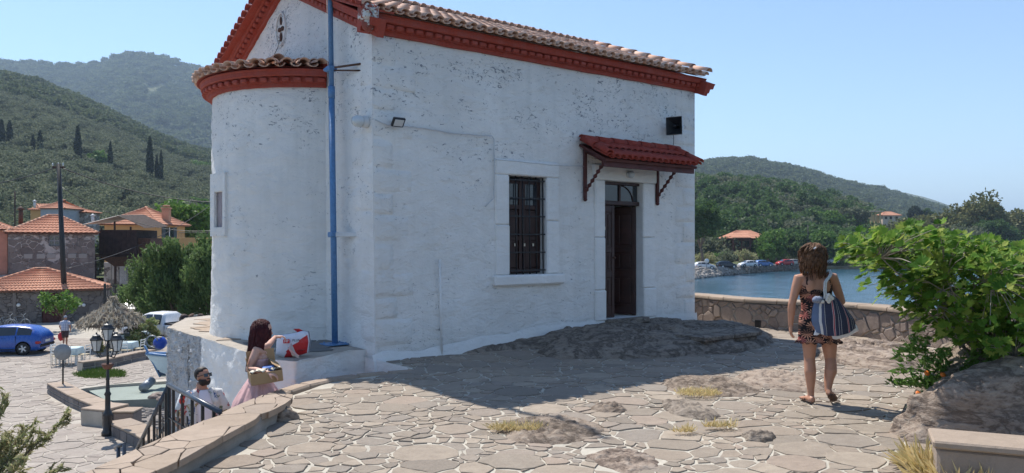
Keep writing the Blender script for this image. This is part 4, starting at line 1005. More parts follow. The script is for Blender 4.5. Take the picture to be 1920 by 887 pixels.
# flat ground behind the harbour
mb = MB(); gp_ = [(-320, 20), (-3.3, 20), (-3.3, 28), (-6, 40), (20, 110), (120, 190), (220, 330), (-100, 330), (-320, 200)]
gp_ = [(-320, 62), (-16, 62), (-5, 75), (30, 140), (55, 196), (130, 206), (200, 330), (-40, 330), (-320, 200)]
mb.prism(gp_, GL-2, GL+.02); tag(mb.build('ground', M['ground']), kind='structure')
# ------------------------------------------------------------ lower plaza paving
plz = [(-60, 3), (-3.4, 3), (-3.4, 8), (-6.5, 15), (-6.9, 20.0), (-9.0, 22.8), (-12.6, 24.4), (-17.2, 30.0), (-16.0, 31.5), (-13.5, 32.6), (-14.5, 36.5), (-13.0, 41.0), (-12, 52), (-16, 75), (-60, 75)]
mb = MB(); mb.prism(plz, GL-1.2, GL+.03); plaza = tag(mb.build('plaza', M['mortar_low']), kind='structure')
rr = random.Random(77)
def zg(x, y): return GL+.028
P = scatter(lambda x, y: inside((x, y), plz) and x > -.70*y-1.5, -32, -3, 12, 46, .26, .58, rr, 42000)
cells = [c for c in voronoi(P, .58) if all(inside(p, plz) for p in c)]
lay('paving_stone', 'paving_stones', cells, zg, plaza, M['flag_low'], (.006, .025), .010, 300, key=lambda c: c[0][1], g=.020, jit=.02, sub=.25)
# concrete road and yard behind the gate
mb = MB(); mb.prism([(-44, 56.5), (-14, 56.5), (-20, 100), (-60, 100)], GL-.5, GL+.06); tag(mb.build('yard', M['asphalt']), kind='structure')
# ------------------------------------------------------------ woods as masses (thousands of crowns)
def proto_crown(name, m, seed, nl=420, rad3=(1, 1, .75), nc=16, cr=.42, size=.30):
    P_, d = crown_pts((0, 0, .75), rad3, nc, cr, nl, seed); me = leafmesh(name, P_, size, m, 1.3, d, seed); return me
def gn_scatter(name, pts, scl, rot, proto, label=None):
    me = bpy.data.meshes.new(name); me.vertices.add(len(pts)); me.vertices.foreach_set('co', np.array(pts, dtype=np.float32).ravel())
    a = me.attributes.new('scl', 'FLOAT', 'POINT'); a.data.foreach_set('value', np.array(scl, dtype=np.float32))
    a = me.attributes.new('rotz', 'FLOAT', 'POINT'); a.data.foreach_set('value', np.array(rot, dtype=np.float32))
    o = link(name, me); tag(o, label, kind='stuff')
    ng = bpy.data.node_groups.new(name, 'GeometryNodeTree'); ng.interface.new_socket('Geometry', in_out='INPUT', socket_type='NodeSocketGeometry'); ng.interface.new_socket('Geometry', in_out='OUTPUT', socket_type='NodeSocketGeometry')
    N_ = ng.nodes; gi = N_.new('NodeGroupInput'); go = N_.new('NodeGroupOutput'); ip = N_.new('GeometryNodeInstanceOnPoints'); oi = N_.new('GeometryNodeObjectInfo'); oi.inputs['Object'].default_value = proto; oi.inputs['As Instance'].default_value = True
    s_ = N_.new('GeometryNodeInputNamedAttribute'); s_.data_type = 'FLOAT'; s_.inputs['Name'].default_value = 'scl'
    r_ = N_.new('GeometryNodeInputNamedAttribute'); r_.data_type = 'FLOAT'; r_.inputs['Name'].default_value = 'rotz'; cb = N_.new('ShaderNodeCombineXYZ')
    L = ng.links.new; L(gi.outputs[0], ip.inputs['Points']); L(oi.outputs['Geometry'], ip.inputs['Instance']); L(s_.outputs[0], ip.inputs['Scale']); L(r_.outputs[0], cb.inputs[2]); L(cb.outputs[0], ip.inputs['Rotation']); L(ip.outputs[0], go.inputs[0])
    o.modifiers.new('scatter', 'NODES').node_group = ng; return o
def field(px0, px1, d0, d1, zf, sp, smin, smax, rr, dens=None, pw=1.0):
    pts, sc_, ro = [], [], []; d = d0
    while d < d1:
        px = px0+rr.random()*sp; s = sp*(1+.0*d); st = s/d*F
        while px < px1:
            x = px+rr.uniform(-.42, .42)*st; dd = d+rr.uniform(-.42, .42)*s
            if (dens is None or rr.random() < dens(x, dd)):
                pts.append(((x-CX)/F*dd, dd, zf(x, dd)-.3)); k = rr.uniform(smin, smax); sc_.append(k); ro.append(rr.uniform(0, 6.28))
            px += st
        d += s*.9
    return pts, sc_, ro
def tree(name, label, cat, base, h, w, m, seed, leaf=.22, nl=5000, nc=40, trunk_h=.25, trunk_r=.16, bark='bark', group=None, cr=None, shell=.5, crown_z=.62, depth=None, droop=0.0, aspect=1.5):
    base = Vector(base); t = thing(name, label, cat, base, group); rr_ = random.Random(seed)
    mb = MB(); zt = h*trunk_h; lean = Vector((rr_.uniform(-.05, .05)*h, rr_.uniform(-.05, .05)*h, 0))
    mb.tube([base-Z*.2, base+Z*zt*.5+lean*.3, base+Z*zt+lean], [trunk_r*1.25, trunk_r, trunk_r*.85], 8)
    for k in range(6):
        a = k*1.05+rr_.random(); e = base+lean+Vector((math.cos(a)*w*.33, math.sin(a)*(depth or w)*.33, h*rr_.uniform(.5, .85)))
        mb.tube([base+Z*zt*.85+lean, (base+Z*zt+lean).lerp(e, .5)+Z*h*.04, e], [trunk_r*.6, trunk_r*.35, trunk_r*.1], 6)
    mb.build('trunk', M[bark], t)
    cz = h*crown_z; P_, d = crown_pts(base+lean+Z*cz, (w*.42, (depth or w)*.42, (h-cz)*.86), nc, cr or w*.16, nl, seed, zmin=-.9, shell=shell)
    o = link('crown', leafmesh('crown', P_, leaf, m, aspect, d, seed, droop), t); return t
def cypress(base, h, w, seed, label, group='dark cypresses on the olive slope'):
    base = Vector(base); t = thing('cypress_tree', label, 'cypress', base, group); MB().tube([base-Z*.3, base+Z*h*.3], [w*.12, w*.08], 6).build('trunk', M['bark'], t)
    g = np.random.default_rng(seed); N = 1100; z = g.random(N); r = w*.5*np.sin(np.clip(z*1.02+.03, 0, 1)*PI)**.6*(1-.35*z)*(.55+.5*g.random(N)); a = g.random(N)*6.28
    P_ = np.stack([r*np.cos(a), r*np.sin(a), h*(.06+.94*z)], 1)+np.array(base); d = np.stack([np.cos(a)*.3, np.sin(a)*.3, np.ones(N)], 1)
    link('crown', leafmesh('crown', P_, w*.22, M['cypress'], 2.0, d, seed), t); return t
# one olive tree, one shrub: full things, whose crowns the far woods repeat
rr = random.Random(3)
def lone(name, label, cat, px, d, s, m, seed, zf, nl=420, size=.30, rad3=(1, 1, .75)):
    b = Vector(((px-CX)/F*d, d, zf(px, d))); t = thing(name, label, cat, b); cr_ = link('crown', proto_crown(name+'_crown', m, seed, nl, rad3, size=size), t, T(b) @ Matrix.Diagonal((s, s, s, 1)))
    MB().tube([b-Z*.5, b+Z*s*.7], [.18, .12], 6).build('trunk', M['bark'], t); return cr_
pr_ol = lone('olive_tree', 'grey green olive tree at the slope foot just left of the dark utility pole', 'olive tree', 70, 132, 3.0, M['olive'], 5, slopeA, 900, .15)
pr_ol2 = lone('olive_tree', 'grey green olive tree at the foot of the slope behind the orange house', 'olive tree', 330, 135, 3.2, M['olive'], 8, slopeA, 900, .15)
pr_bu = lone('scrub_bush', 'dark round scrub bush on the slope just above the olive grove', 'bush', 180, 300, 2.4, M['bush'], 6, slopeA, 340, .26)
pr_gr = lone('leafy_tree', 'dark leafy tree at the foot of the green hill right of the chapel', 'tree', 1480, 215, 3.6, M['dkgreen'], 16, slopeC, 1100, .14)
def dA(px, d): return .96 if fn((px*.03, d*.02, 5), 1, 3) > -.28 else .3
p, s_, r_ = field(-350, 620, 128, 520, slopeA, 5.6, 2.4, 3.6, rr, dA); hf = [i for i in range(len(p)) if rr.random() < .5]; hs = set(hf)
gn_scatter('olive_grove', [p[i] for i in hf], [s_[i] for i in hf], [r_[i] for i in hf], pr_ol)
gn_scatter('olive_grove', [p[i] for i in range(len(p)) if i not in hs], [s_[i] for i in range(len(p)) if i not in hs], [r_[i] for i in range(len(p)) if i not in hs], pr_ol2)
p, s_, r_ = field(-350, 700, 520, 850, slopeA, 6.2, 2.2, 5.2, rr, lambda a, b: .95 if fn((a*.03, b*.012, 7), 1, 3) > -.3 else .25); gn_scatter('hillside_scrub', p, s_, r_, pr_bu)
p, s_, r_ = field(-350, 760, 900, 2350, slopeB, 15, 5, 15, rr, lambda a, b: .92 if fn((a*.02, b*.006, 9), 1, 3) > -.32 else .3); gn_scatter('mountain_scrub', p, s_, r_, pr_bu)
p, s_, r_ = field(1090, 1740, 205, 480, slopeC, 6.2, 2.4, 6.0, rr, lambda a, b: .97 if fn((a*.03, b*.02, 2), 1, 3) > -.35 else .35); hf = set(i for i in range(len(p)) if rr.random() < .6)
gn_scatter('hill_wood', [p[i] for i in range(len(p)) if i in hf], [s_[i] for i in range(len(p)) if i in hf], [r_[i] for i in range(len(p)) if i in hf], pr_gr)
gn_scatter('hill_wood', [p[i] for i in range(len(p)) if i not in hf], [s_[i] for i in range(len(p)) if i not in hf], [r_[i] for i in range(len(p)) if i not in hf], pr_ol)
p, s_, r_ = field(1050, 1920, 500, 1520, slopeD, 11.5, 4.2, 9.5, rr, lambda a, b: .93); gn_scatter('far_hill_scrub', p, s_, r_, pr_bu)
for i, (px, py, hp, ds, lb) in enumerate([(3, 273, 48, 330, 'at the very left edge'), (18, 272, 45, 335, 'second from the left edge, paired'), (47, 278, 22, 340, 'short, third from the left'), (62, 281, 28, 332, 'between the short one and the tall broad one'), (75, 283, 38, 330, 'broad and dark, left of the pole top'),
        (146, 292, 54, 325, 'tallest, just right of the pole top'), (122, 290, 18, 345, 'small, left of the tallest'), (116, 288, 22, 350, 'thin, above the pole top'), (207, 302, 36, 325, 'slim, among bright bushes'), (281, 311, 54, 318, 'tall dense one left of the apse'), (302, 314, 32, 318, 'right half of the low forked pair'), (294, 313, 22, 320, 'left half of the low forked pair')]):
    b = W(px, py, ds); b.z = slopeA(px, ds); h = max(hp/F*ds, 4)+ (W(px, py, ds).z-b.z if abs(W(px, py, ds).z-b.z) < 8 else 0); cypress(b, max(h, 3), max(1.9, hp/F*ds*.27), 100+i, 'dark cypress on the olive slope, '+lb, None)
for i, (px, py, hp, wp, d, m, lb) in enumerate([(185, 285, 26, 40, 330, 'green', 'bright round tree among the cypresses above the village'), (378, 262, 14, 42, 480, 'green', 'pale green tree on the far slope beside the apse'), (372, 318, 24, 40, 260, 'green', 'yellow green tree on the slope left of the apse niche'), (218, 288, 20, 26, 328, 'olive', 'rounded olive tree right of the slim cypress')]):
    b = W(px, py, d); b.z = slopeA(px, d); tree('slope_tree', lb, 'tree', b, hp/F*d+1, wp/F*d, M[m], 40+i, leaf=.6, nl=1500, nc=18, trunk_r=.2)
# ------------------------------------------------------------ buildings
def corr_roof(mb, A, B, C, D, n, amp, rows=1):
    """a tiled slope A-B at the eave, D-C at the ridge, as n barrel rows"""
    A, B, C, D = map(Vector, (A, B, C, D)); nn_ = (B-A).cross(D-A).normalized(); seg = n*4
    def f(i, j):
        t = i/seg; q = j/(rows*2); r_ = (j//2); e = A.lerp(B, t); g = D.lerp(C, t); k = min(1, (r_+(j % 2))/rows); p = e.lerp(g, k)
        return p+nn_*(amp*1.6*(abs(math.sin(PI*t*n)))+(amp*1.3 if j % 2 == 0 else 0)*1)
    mb.grid(seg, rows*2-1, f, smooth=False, rnd=.3); vs = [A-nn_*.06, B-nn_*.06, C-nn_*.06, D-nn_*.06]; mb.add(vs, [(3, 2, 1, 0)])
def wallbox(mb, o, w, d, h, M4): mb.box((w/2, d/2, h/2), (w, d, h), M4)
def house_frame(pl_, pr_, gl):
    """local frame with origin at the left foot, x towards the right foot"""
    a, b = Vector(pl_), Vector(pr_); x = (b-a).normalized(); return frame(a, x, Vector((-x.y, x.x, 0))), (b-a).length
def hiproof(parent, Mf, w, d, z, rise, ov, sp=.22, m='tile_new', hip=None, ridgex=True, rows=10):
    hip = d/2 if hip is None else hip; x0, x1, y0, y1 = -ov, w+ov, -ov, d+ov; yc = d/2
    P_ = lambda x, y, q: Mf @ Vector((x, y, z+q))
    a, b, c, e = P_(x0, y0, 0), P_(x1, y0, 0), P_(x1, y1, 0), P_(x0, y1, 0); r0, r1 = P_(x0+hip, yc, rise), P_(x1-hip, yc, rise)
    mb = MB(); L1 = (b-a).length; L2 = (c-b).length
    corr_roof(mb, a, b, r1, r0, int(L1/sp), .035, rows); corr_roof(mb, b, c, r1, r1+Z*.001, int(L2/sp), .035, rows); corr_roof(mb, c, e, r0, r1, int(L1/sp), .035, rows); corr_roof(mb, e, a, r0, r0+Z*.001, int(L2/sp), .035, rows)
    mb.build('roof', M[m], parent)
    rg = [(r0, r1)]+([(a, r0), (b, r1), (c, r1), (e, r0)] if hip else [])
    for p, q in rg:
        rt_ = MB(); L_ = (q-p).length; k = max(2, int(L_/.4))
        for i in range(k):
            s, t = p.lerp(q, i/k), p.lerp(q, (i+1.1)/k); half(rt_, s+Z*.05, t+Z*.06, .20, .17, Z, seg=4)
        rt_.build('ridge', M[m], parent)
def facade(parent, Mf, w, z0, z1, openings, wallm, dy=0.0, th=.3, extra=None):
    """front wall (local y=dy) with real openings"""
    xs_ = sorted(set([0, w]+[x for o in openings for x in o[:2]])); zs_ = sorted(set([z0, z1]+[x for o in openings for x in o[2:4]])); mb = MB()
    for i in range(len(xs_)-1):
        for j in range(len(zs_)-1):
            x, z = (xs_[i]+xs_[i+1])/2, (zs_[j]+zs_[j+1])/2
            if not any(o[0] < x < o[1] and o[2] < z < o[3] for o in openings): mb.add([Mf @ Vector(p) for p in ((xs_[i], dy, zs_[j]), (xs_[i+1], dy, zs_[j]), (xs_[i+1], dy, zs_[j+1]), (xs_[i], dy, zs_[j+1]))], [(0, 1, 2, 3)])
    for a, b, c, d in [o[:4] for o in openings]:
        q = [(a, c), (b, c), (b, d), (a, d)]
        for k in range(4): (s0, t0), (s1, t1) = q[k], q[(k+1) % 4]; mb.add([Mf @ Vector(p) for p in ((s0, dy, t0), (s1, dy, t1), (s1, dy+.25, t1), (s0, dy+.25, t0))], [(0, 1, 2, 3)])
    return mb.build('front_wall', wallm, parent)
def m_wallstone(name, cols, patch, patch_amt, sc_=3.0):
    m = NT(name); co = m.coord('pos', (1, 1, 1.5)); r = m.vor(co, sc_, 'F1', 'Color'); e = m.vor(co, sc_, 'DISTANCE_TO_EDGE'); sx = m.node('ShaderNodeSeparateColor'); m.l(r, sx.inputs[0])
    c = m.ramp(sx.outputs[0], [(i/(len(cols)-1), k) for i, k in enumerate(cols)]); n_ = m.noise(co, 1.1, 6, .7, .6); n2 = m.noise(co, 12, 5, .7)
    c = m.mix(m.ramp(e, [(.02, 1), (.07, 0)]), c, mix3(cols[0], .55)); c = m.mix(m.math('MULTIPLY', m.ramp(n2, [(.4, 0), (.7, 1)]), .4), c, mix3(cols[-1], 1.2))
    pm_ = m.ramp(n_, [(1-patch_amt, 0), (1-patch_amt+.05, 1)]); c = m.mix(pm_, c, patch)
    h = m.math('MULTIPLY', m.ramp(e, [(0, 0), (.12, 1)]), m.math('SUBTRACT', 1.0, pm_)); return m.fin(c, .92, m.bump(n2, .5, .02, m.bump(h, .9, .05)), spec=.2)
M['oldstone'] = m_wallstone('old_stone_wall', [(.17, .15, .14), (.25, .22, .205), (.20, .185, .18), (.31, .28, .26)], (.42, .40, .38), .52)
M['darkstone'] = m_wallstone('dark_stone_wall', [(.12, .105, .10), (.19, .165, .15), (.15, .135, .13), (.24, .21, .19)], (.26, .24, .22), .30)
def stones_on(parent, Mf, w, z0, z1, openings, seed, rmin=.28, rmax=.62, m='rubble_dk', limit=240, dy=0.0):
    rr_ = random.Random(seed)
    def ok(x, y): return not any(o[0]-.08 < x < o[1]+.08 and o[2]-.08 < y < o[3]+.08 for o in openings)
    PP = scatter(ok, 0, w, z0, z1, rmin, rmax, rr_, 7000); cc_ = [clipc(c, 0, w, z0, z1) for c in voronoi(PP, rmax)]
    cc_ = [c for c in cc_ if max(p[1] for p in c)-min(p[1] for p in c) > .06 and max(p[0] for p in c)-min(p[0] for p in c) > .06 and all(ok(p[0], p[1]) for p in c)]
    lay('wall_stone', 'wall_stones', cc_, lambda x, y: 0, parent, M[m], (.008, .045), .02, limit, lambda x, y, z: Mf @ Vector((x, dy-z, y)), g=.025, jit=.02, sub=.3)
def shell(parent, Mf, w, d, z0, z1, m):
    mb = MB(); P_ = [Mf @ Vector(p) for p in ((0, 0, z0), (w, 0, z0), (w, d, z0), (0, d, z0), (0, 0, z1), (w, 0, z1), (w, d, z1), (0, d, z1))]
    mb.add(P_, [(1, 2, 6, 5), (2, 3, 7, 6), (3, 0, 4, 7)]); mb.add([Mf @ Vector(p) for p in ((.05, .26, z0), (w-.05, .26, z0), (w-.05, .26, z1), (.05, .26, z1))], [(0, 1, 2, 3)]); return mb.build('wall', m, parent)
def boxpart(name, parent, Mf, x0, x1, y0, y1, z0, z1, m, b=.015):
    mb = MB(); mb.bbox(((x0+x1)/2, (y0+y1)/2, (z0+z1)/2), (x1-x0, y1-y0, z1-z0), b, Mf); return mb.build(name, m, parent)
def flu(name, parent, p, h, r, m='rust'):
    mb = MB(); mb.tube([p, p+Z*h], [r, r], 8); mb.lathe([(r*1.7, h), (r*1.7, h+r*.4), (r*.3, h+r*1.6)], 8, T(p)); return mb.build(name, M[m], parent)
# low stone store with red door
a, b = G(-60, 612, GL), Vector((-29.9, 57.8, GL)); Mf, w = house_frame(a, b, GL)
store = thing('stone_store', 'low stone building with orange tiled roof and red door behind the blue car', 'building', (a+b)/2)
def lx(px, py=600): p = hit(px, py, a, Mf.to_3x3() @ Vector((0, 1, 0))); return (Mf.inverted() @ p).x
d0, d1 = lx(78), lx(118); hz = 2.35
ops = [(d0, d1, 0, 2.15)]; facade(store, Mf, w, 0, hz, ops, M['darkstone']); shell(store, Mf, w, 5.2, 0, hz, M['darkstone']); stones_on(store, Mf, w, .02, hz-.1, ops+[(lx(23), lx(31), 0, hz)], 3)
boxpart('pilaster', store, Mf, lx(24), lx(30), -.08, .1, 0, hz, M['rubble_dk'])
dl = boxpart('door', store, Mf, d0+.03, d1-.03, .10, .16, .02, 2.12, M['darkred'])
for k in range(1, 6): boxpart('board', dl, Mf, d0+.05+(d1-d0-.1)*(k-1)/5, d0+.03+(d1-d0-.1)*k/5, .075, .10, .05, 2.08, M['darkred'], .008)
hiproof(store, Mf, w, 5.2, hz, 1.45, .45, .26, hip=4.2, rows=9); boxpart('eave_board', store, Mf, -.3, w+.3, -.36, -.02, hz-.09, hz-.01, M['rust'])
for px in (36, 150, 158): p = hit(px, 572, a, Mf.to_3x3() @ Vector((0, 1, 0))); MB().ell(p+Vector((0, -.08, 0)), .13, 10, 7).build('wall_lamp', M['white_metal'], store)
# two-storey old stone house
a, b = W(15, 520, 62), W(178, 520, 64.9); a.z = b.z = GL; Mf, w = house_frame(a, b, GL); zh = W(0, 437, 63.5).z-GL
ho = thing('stone_house', 'old two storey stone house with peeling plaster and hipped tile roof', 'house', (a+b)/2); wy = lambda px: lx2(px)
def lxx(px, A, Mq): p = hit(px, 500, A, Mq.to_3x3() @ Vector((0, 1, 0))); return (Mq.inverted() @ p).x
wl, wr = lxx(91, a, Mf), lxx(114, a, Mf); zt = W(0, 440, 63).z-GL; zb = W(0, 461, 63).z-GL
ops = [(wl, wr, zb, zt)]; facade(ho, Mf, w, 0, zh, ops, M['oldstone']); shell(ho, Mf, w, 6.4, 0, zh, M['oldstone'])
stones_on(ho, Mf, w, 2.6, zh-.5, ops, 8, .3, .75, limit=170); 
for k in range(9):
    for x in (0, w-.5): boxpart('quoin', ho, Mf, x+.0, x+.5-(.12 if k % 2 else 0), -.03, .1, 1.6+k*.42, 1.98+k*.42, M['rubble_dk'], .02)
wf = boxpart('window', ho, Mf, wl+.02, wr-.02, .14, .18, zb+.02, zt-.02, mat('weathered_grey_wood', (.22, .24, .26), .8, .2, 8, .3, 40, kind='pos'))
for i in range(2):
    for j in range(2): boxpart('pane', wf, Mf, wl+.10+i*(wr-wl-.14)/2, wl+.04+(i+.82)*(wr-wl-.1)/2, .12, .14, zb+.10+j*(zt-zb-.14)/2, zb+.02+(j+.84)*(zt-zb-.1)/2, M['glass'], .004)
for px in (53, 77, 96, 135, 155): x = lxx(px, a, Mf); boxpart('blocked_opening', ho, Mf, x-.3, x+.3, -.05, .1, W(0, 485, 63.5).z-GL, W(0, 476, 63.5).z-GL, M['asphalt'], .03)
hiproof(ho, Mf, w, 6.4, zh, 1.5, .3, .36, hip=2.9, rows=7); boxpart('eave_board', ho, Mf, -.2, w+.2, -.26, -.02, zh-.09, zh-.01, M['rust'])
flu('chimney', ho, W(39, 420, 66), 1.2, .17)
# pinkish house at the left edge
b = W(14, 500, 62.4); a = b-Vector((6.2, 3.1, 0)); a.z = b.z = GL; Mf, w = house_frame(a, b, GL); zh = W(0, 434, 61).z-GL
hp = thing('pink_house', 'pinkish house with tiled roof at the left edge beside the old stone house', 'house', (a+b)/2)
M['pinkwall'] = mat('salmon_render', (.46, .22, .16), .9, .15, 2, .4, 30, kind='pos'); shell(hp, Mf, w, 6.5, 0, zh, M['pinkwall']); facade(hp, Mf, w, 0, zh, [], M['pinkwall'])
hiproof(hp, Mf, w, 6.5, zh+.15, 1.35, .3, .25, hip=3, rows=8)
boxpart('porch_slab', hp, Mf, w-2.3, w+.2, -1.2, 0, 3.0, 3.2, M['asphalt']); boxpart('lean_to', hp, Mf, w-3.4, w+.1, -.9, 0, 0, 3.0, M['darkstone'])
# rusty hopper shed
sh = thing('wooden_shed', 'dark brown raised shed with hopper below and grey corrugated roof', 'shed', W(230, 510, 70))
M['shedwood'] = mat('dark_rusty_boards', (.045, .026, .022), .8, .4, 3, .4, 20, kind='pos'); M['corr'] = mat('sunlit_corrugated_sheet', (.58, .55, .50), .7, .25, 2, .3, 10, kind='pos')
a, b = W(186, 500, 70), W(255, 500, 70); a.z = b.z = GL; Mf, w = house_frame(a, b, GL)
z1, z0, zb_ = W(0, 431, 70).z-GL, W(0, 478, 70).z-GL, W(0, 500, 70).z-GL
body = boxpart('body', sh, Mf, 0, w, 0, 4.2, z0, z1, M['shedwood'])
for k in range(8): boxpart('board', body, Mf, w*k/8+.01, w*(k+1)/8-.01, -.05, -.003, z0+.02, z1-.02, M['shedwood'], .012)
boxpart('annexe', sh, Mf, w, w+1.15, .4, 3, z0+.1, z0+1.5, M['rust'])
mb = MB(); t = [(-.3, 0), (w+.9, 0), (w*.85, 0), (w*.2, 0)]; V = [Mf @ Vector(p) for p in ((-.3, .1, z0), (w+.5, .1, z0), (w+.5, 4, z0), (-.3, 4, z0), (w*.25, 1, zb_), (w*.75, 1, zb_), (w*.75, 3, zb_), (w*.25, 3, zb_))]
mb.add(V, [(0, 1, 5, 4), (1, 2, 6, 5), (2, 3, 7, 6), (3, 0, 4, 7), (4, 5, 6, 7)]); mb.build('hopper', M['rust'], sh); boxpart('frame', sh, Mf, -.6, w+1.3, -.05, .15, z0-.18, z0-.02, M['shedwood'])
for x in (-.5, w*.5+.9, w+1.2):
    for y in (.05, 3.6): boxpart('leg', sh, Mf, x, x+.16, y, y+.16, 0, z0-.19, M['shedwood'], .01)
rl, rr3, re = W(150, 427, 69), W(222, 404, 69), W(272, 428, 69)
for A_, B_, nm in ((W(156, 421, 69.2), W(222, 404, 69.2), 'roof'), (W(222, 404, 69.2), W(272, 428, 69.2), 'roof')):
    mb = MB(); q = B_-A_; up_ = Vector((-q.z, 0, q.x)).normalized(); mb.grid(2, 60, lambda i, j: A_+q*(i/2)+Vector((0, j*.08, .05*j*.08))+up_*(.03 if j % 2 else 0), smooth=False); mb.build(nm, M['corr'] if A_.x < -35 else M['shedwood'], sh)  # sunlight on the left slope put into its pale sheet colour; right slope dark
for x0, z0_ in ((190, 428), (215, 415), (245, 425)):
    p = W(x0, z0_, 70); MB().box((p.x, p.y, (p.z+GL+z1)/2), (.12, .12, max(.2, p.z-GL-z1))).build('post', M['shedwood'], sh)
yw = thing('yard_wall', 'broken whitewashed stone wall under the dark shed', 'wall', (W(225, 0, 73).x, 73, GL))
for k in range(7):
    x0 = W(176+15*k, 0, 73).x; x1 = W(190.5+15*k, 0, 73).x; MB().bbox(((x0+x1)/2, 75, GL+1.9), (x1-x0, .5, 4.0+.35*math.sin(k*2.1)), .05).build('wall_block', M['oldstone'] if k in (0, 1, 5) else M['white_rough'], yw)
# orange house
M['ochre'] = mat('ochre_render', (.56, .33, .14), .9, .08, 1.5, .25, 30, kind='pos')
a, b = W(196, 500, 80), W(293, 500, 80); a.z = b.z = GL; Mf, w = house_frame(a, b, GL); zh = W(0, 422, 80).z-GL
oh = thing('ochre_house', 'ochre rendered house with hipped tile roof, shuttered window and terrace', 'house', (a+b)/2)
wz0_, wz1_ = W(0, 449, 82).z-GL, W(0, 426, 82).z-GL
ops = []; facade(oh, Mf, w, 0, zh, ops, M['ochre']); shell(oh, Mf, w, 7, 0, zh, M['ochre'])
wf = boxpart('window', oh, Mf, w-.03, w+.03, 2.0, 4.0, wz0_, wz1_, M['glass']); boxpart('frame', wf, Mf, w+.01, w+.06, 2.9, 3.05, wz0_, wz1_, M['white_metal'], .005)
M['bluegrey'] = mat('blue_grey_shutter', (.055, .075, .085), .7, .2, 5, .3, 20, kind='pos')
for y in (1.2, 4.05): boxpart('shutter', oh, Mf, w+.0, w+.07, y, y+.75, wz0_-.02, wz1_+.02, M['bluegrey'])
hiproof(oh, Mf, w, 7, zh+.05, 1.9, .5, .30, hip=3.2, rows=8); boxpart('eave_board', oh, Mf, -.3, w+.3, -.36, -.02, zh-.05, zh+.03, M['ochre'])
c0 = W(312, 404, 83); mb = MB(); mb.bbox(tuple(c0), (.75, .6, 1.3), .02); mb.bbox(tuple(c0+Z*.75), (.9, .75, .14), .02); mb.bbox(tuple(c0+Z*1.0), (.6, .5, .18), .05); mb.build('chimney', M['tile_new'], oh); flu('vent_pipe', oh, W(174, 418, 80), .7, .14, 'plastic_grey')
tw = W(345, 500, 79.6); te = W(420, 500, 79.6); zt_ = W(0, 446, 79.6).z; boxpart('terrace_wall', oh, Matrix.Identity(4), lx_ := W(300, 0, 79).x, te.x, 78.6, 79.3, GL, zt_, M['ochre'])
rl_ = MB(); zr = W(0, 441, 79).z
rl_.tube([(W(335, 0, 79).x, 79, zr+.25), (te.x, 79, zr+.25)], .03, 6)
for k in range(34): x = W(335, 0, 79).x+k*.14; rl_.tube([(x, 79, zt_), (x, 79, zr+.25)], .012, 4)
rl_.build('railing', M['iron'], oh)
# far house with blue-grey side
a, b = W(76, 420, 112), W(120, 420, 112); b.z = a.z = slopeA(90, 112)-1; Mf, w = house_frame(a, b, GL); zh = W(0, 391, 112).z-a.z
fh = thing('hill_house', 'farther house with pale blue grey wall and red tiled roofs behind the dark pole', 'house', (a+b)/2)
M['bluewall'] = mat('pale_blue_grey_render', (.33, .36, .40), .9, .08, 2, .2, 30, kind='pos'); facade(fh, Mf, w, 0, zh, [], M['bluewall']); shell(fh, Mf, w, 5, 0, zh, M['bluewall']); hiproof(fh, Mf, w, 5, zh, 1.3, .3, .3, hip=2.4, rows=6)
a, b = W(57, 420, 114), W(77, 420, 114); b.z = a.z = slopeA(90, 112)-1; Mf, w = house_frame(a, b, GL); shell(fh, Mf, w, 5, 0, zh-.1, M['darkred']); facade(fh, Mf, w, 0, zh-.1, [], M['ochre']); hiproof(fh, Mf, w, 5, zh-.1, .9, .3, .3, hip=2.4, rows=6)
flu('vent_pipe', fh, W(65, 390, 112), .9, .16, 'plastic_grey')
a, b = W(122, 420, 116), W(160, 420, 116); b.z = a.z = slopeA(90, 112)-1; Mf, w = house_frame(a, b, GL); facade(fh, Mf, w, 0, zh-.4, [], M['oldstone']); shell(fh, Mf, w, 4, 0, zh-.4, M['oldstone']); hiproof(fh, Mf, w, 4, zh-.4, .6, .3, .3, hip=1.9, rows=4)
# garden trees near the village
tree('garden_tree', 'bright green broad tree behind the ochre house', 'tree', W(352, 440, 96)*1+Vector((0, 0, -3)), 7.2, 7.2, M['green'], 61, leaf=.32, nl=7000, nc=46)
tree('garden_tree', 'small leafy tree at the right end of the ochre terrace', 'tree', (W(378, 450, 92).x, 92, -2.5), 4.0, 5.0, M['green'], 62, leaf=.28, nl=3000, nc=26)
tree('garden_tree', 'green tree at the left edge behind the pink house', 'tree', (W(8, 0, 100).x, 100, GL), 7.9, 6.0, M['green'], 63, leaf=.32, nl=4000, nc=34)
tree('garden_tree', 'grey green shrub tree between the far house and the stone house', 'tree', (W(140, 0, 100).x, 100, GL), 7.0, 5.2, M['dkgreen'], 64, leaf=.3, nl=3200, nc=30)
tree('garden_tree', 'dark bush behind the shed roof below the far house', 'tree', (W(185, 0, 106).x, 106, GL), 6.2, 5.2, M['olive'], 65, leaf=.3, nl=2600, nc=26)
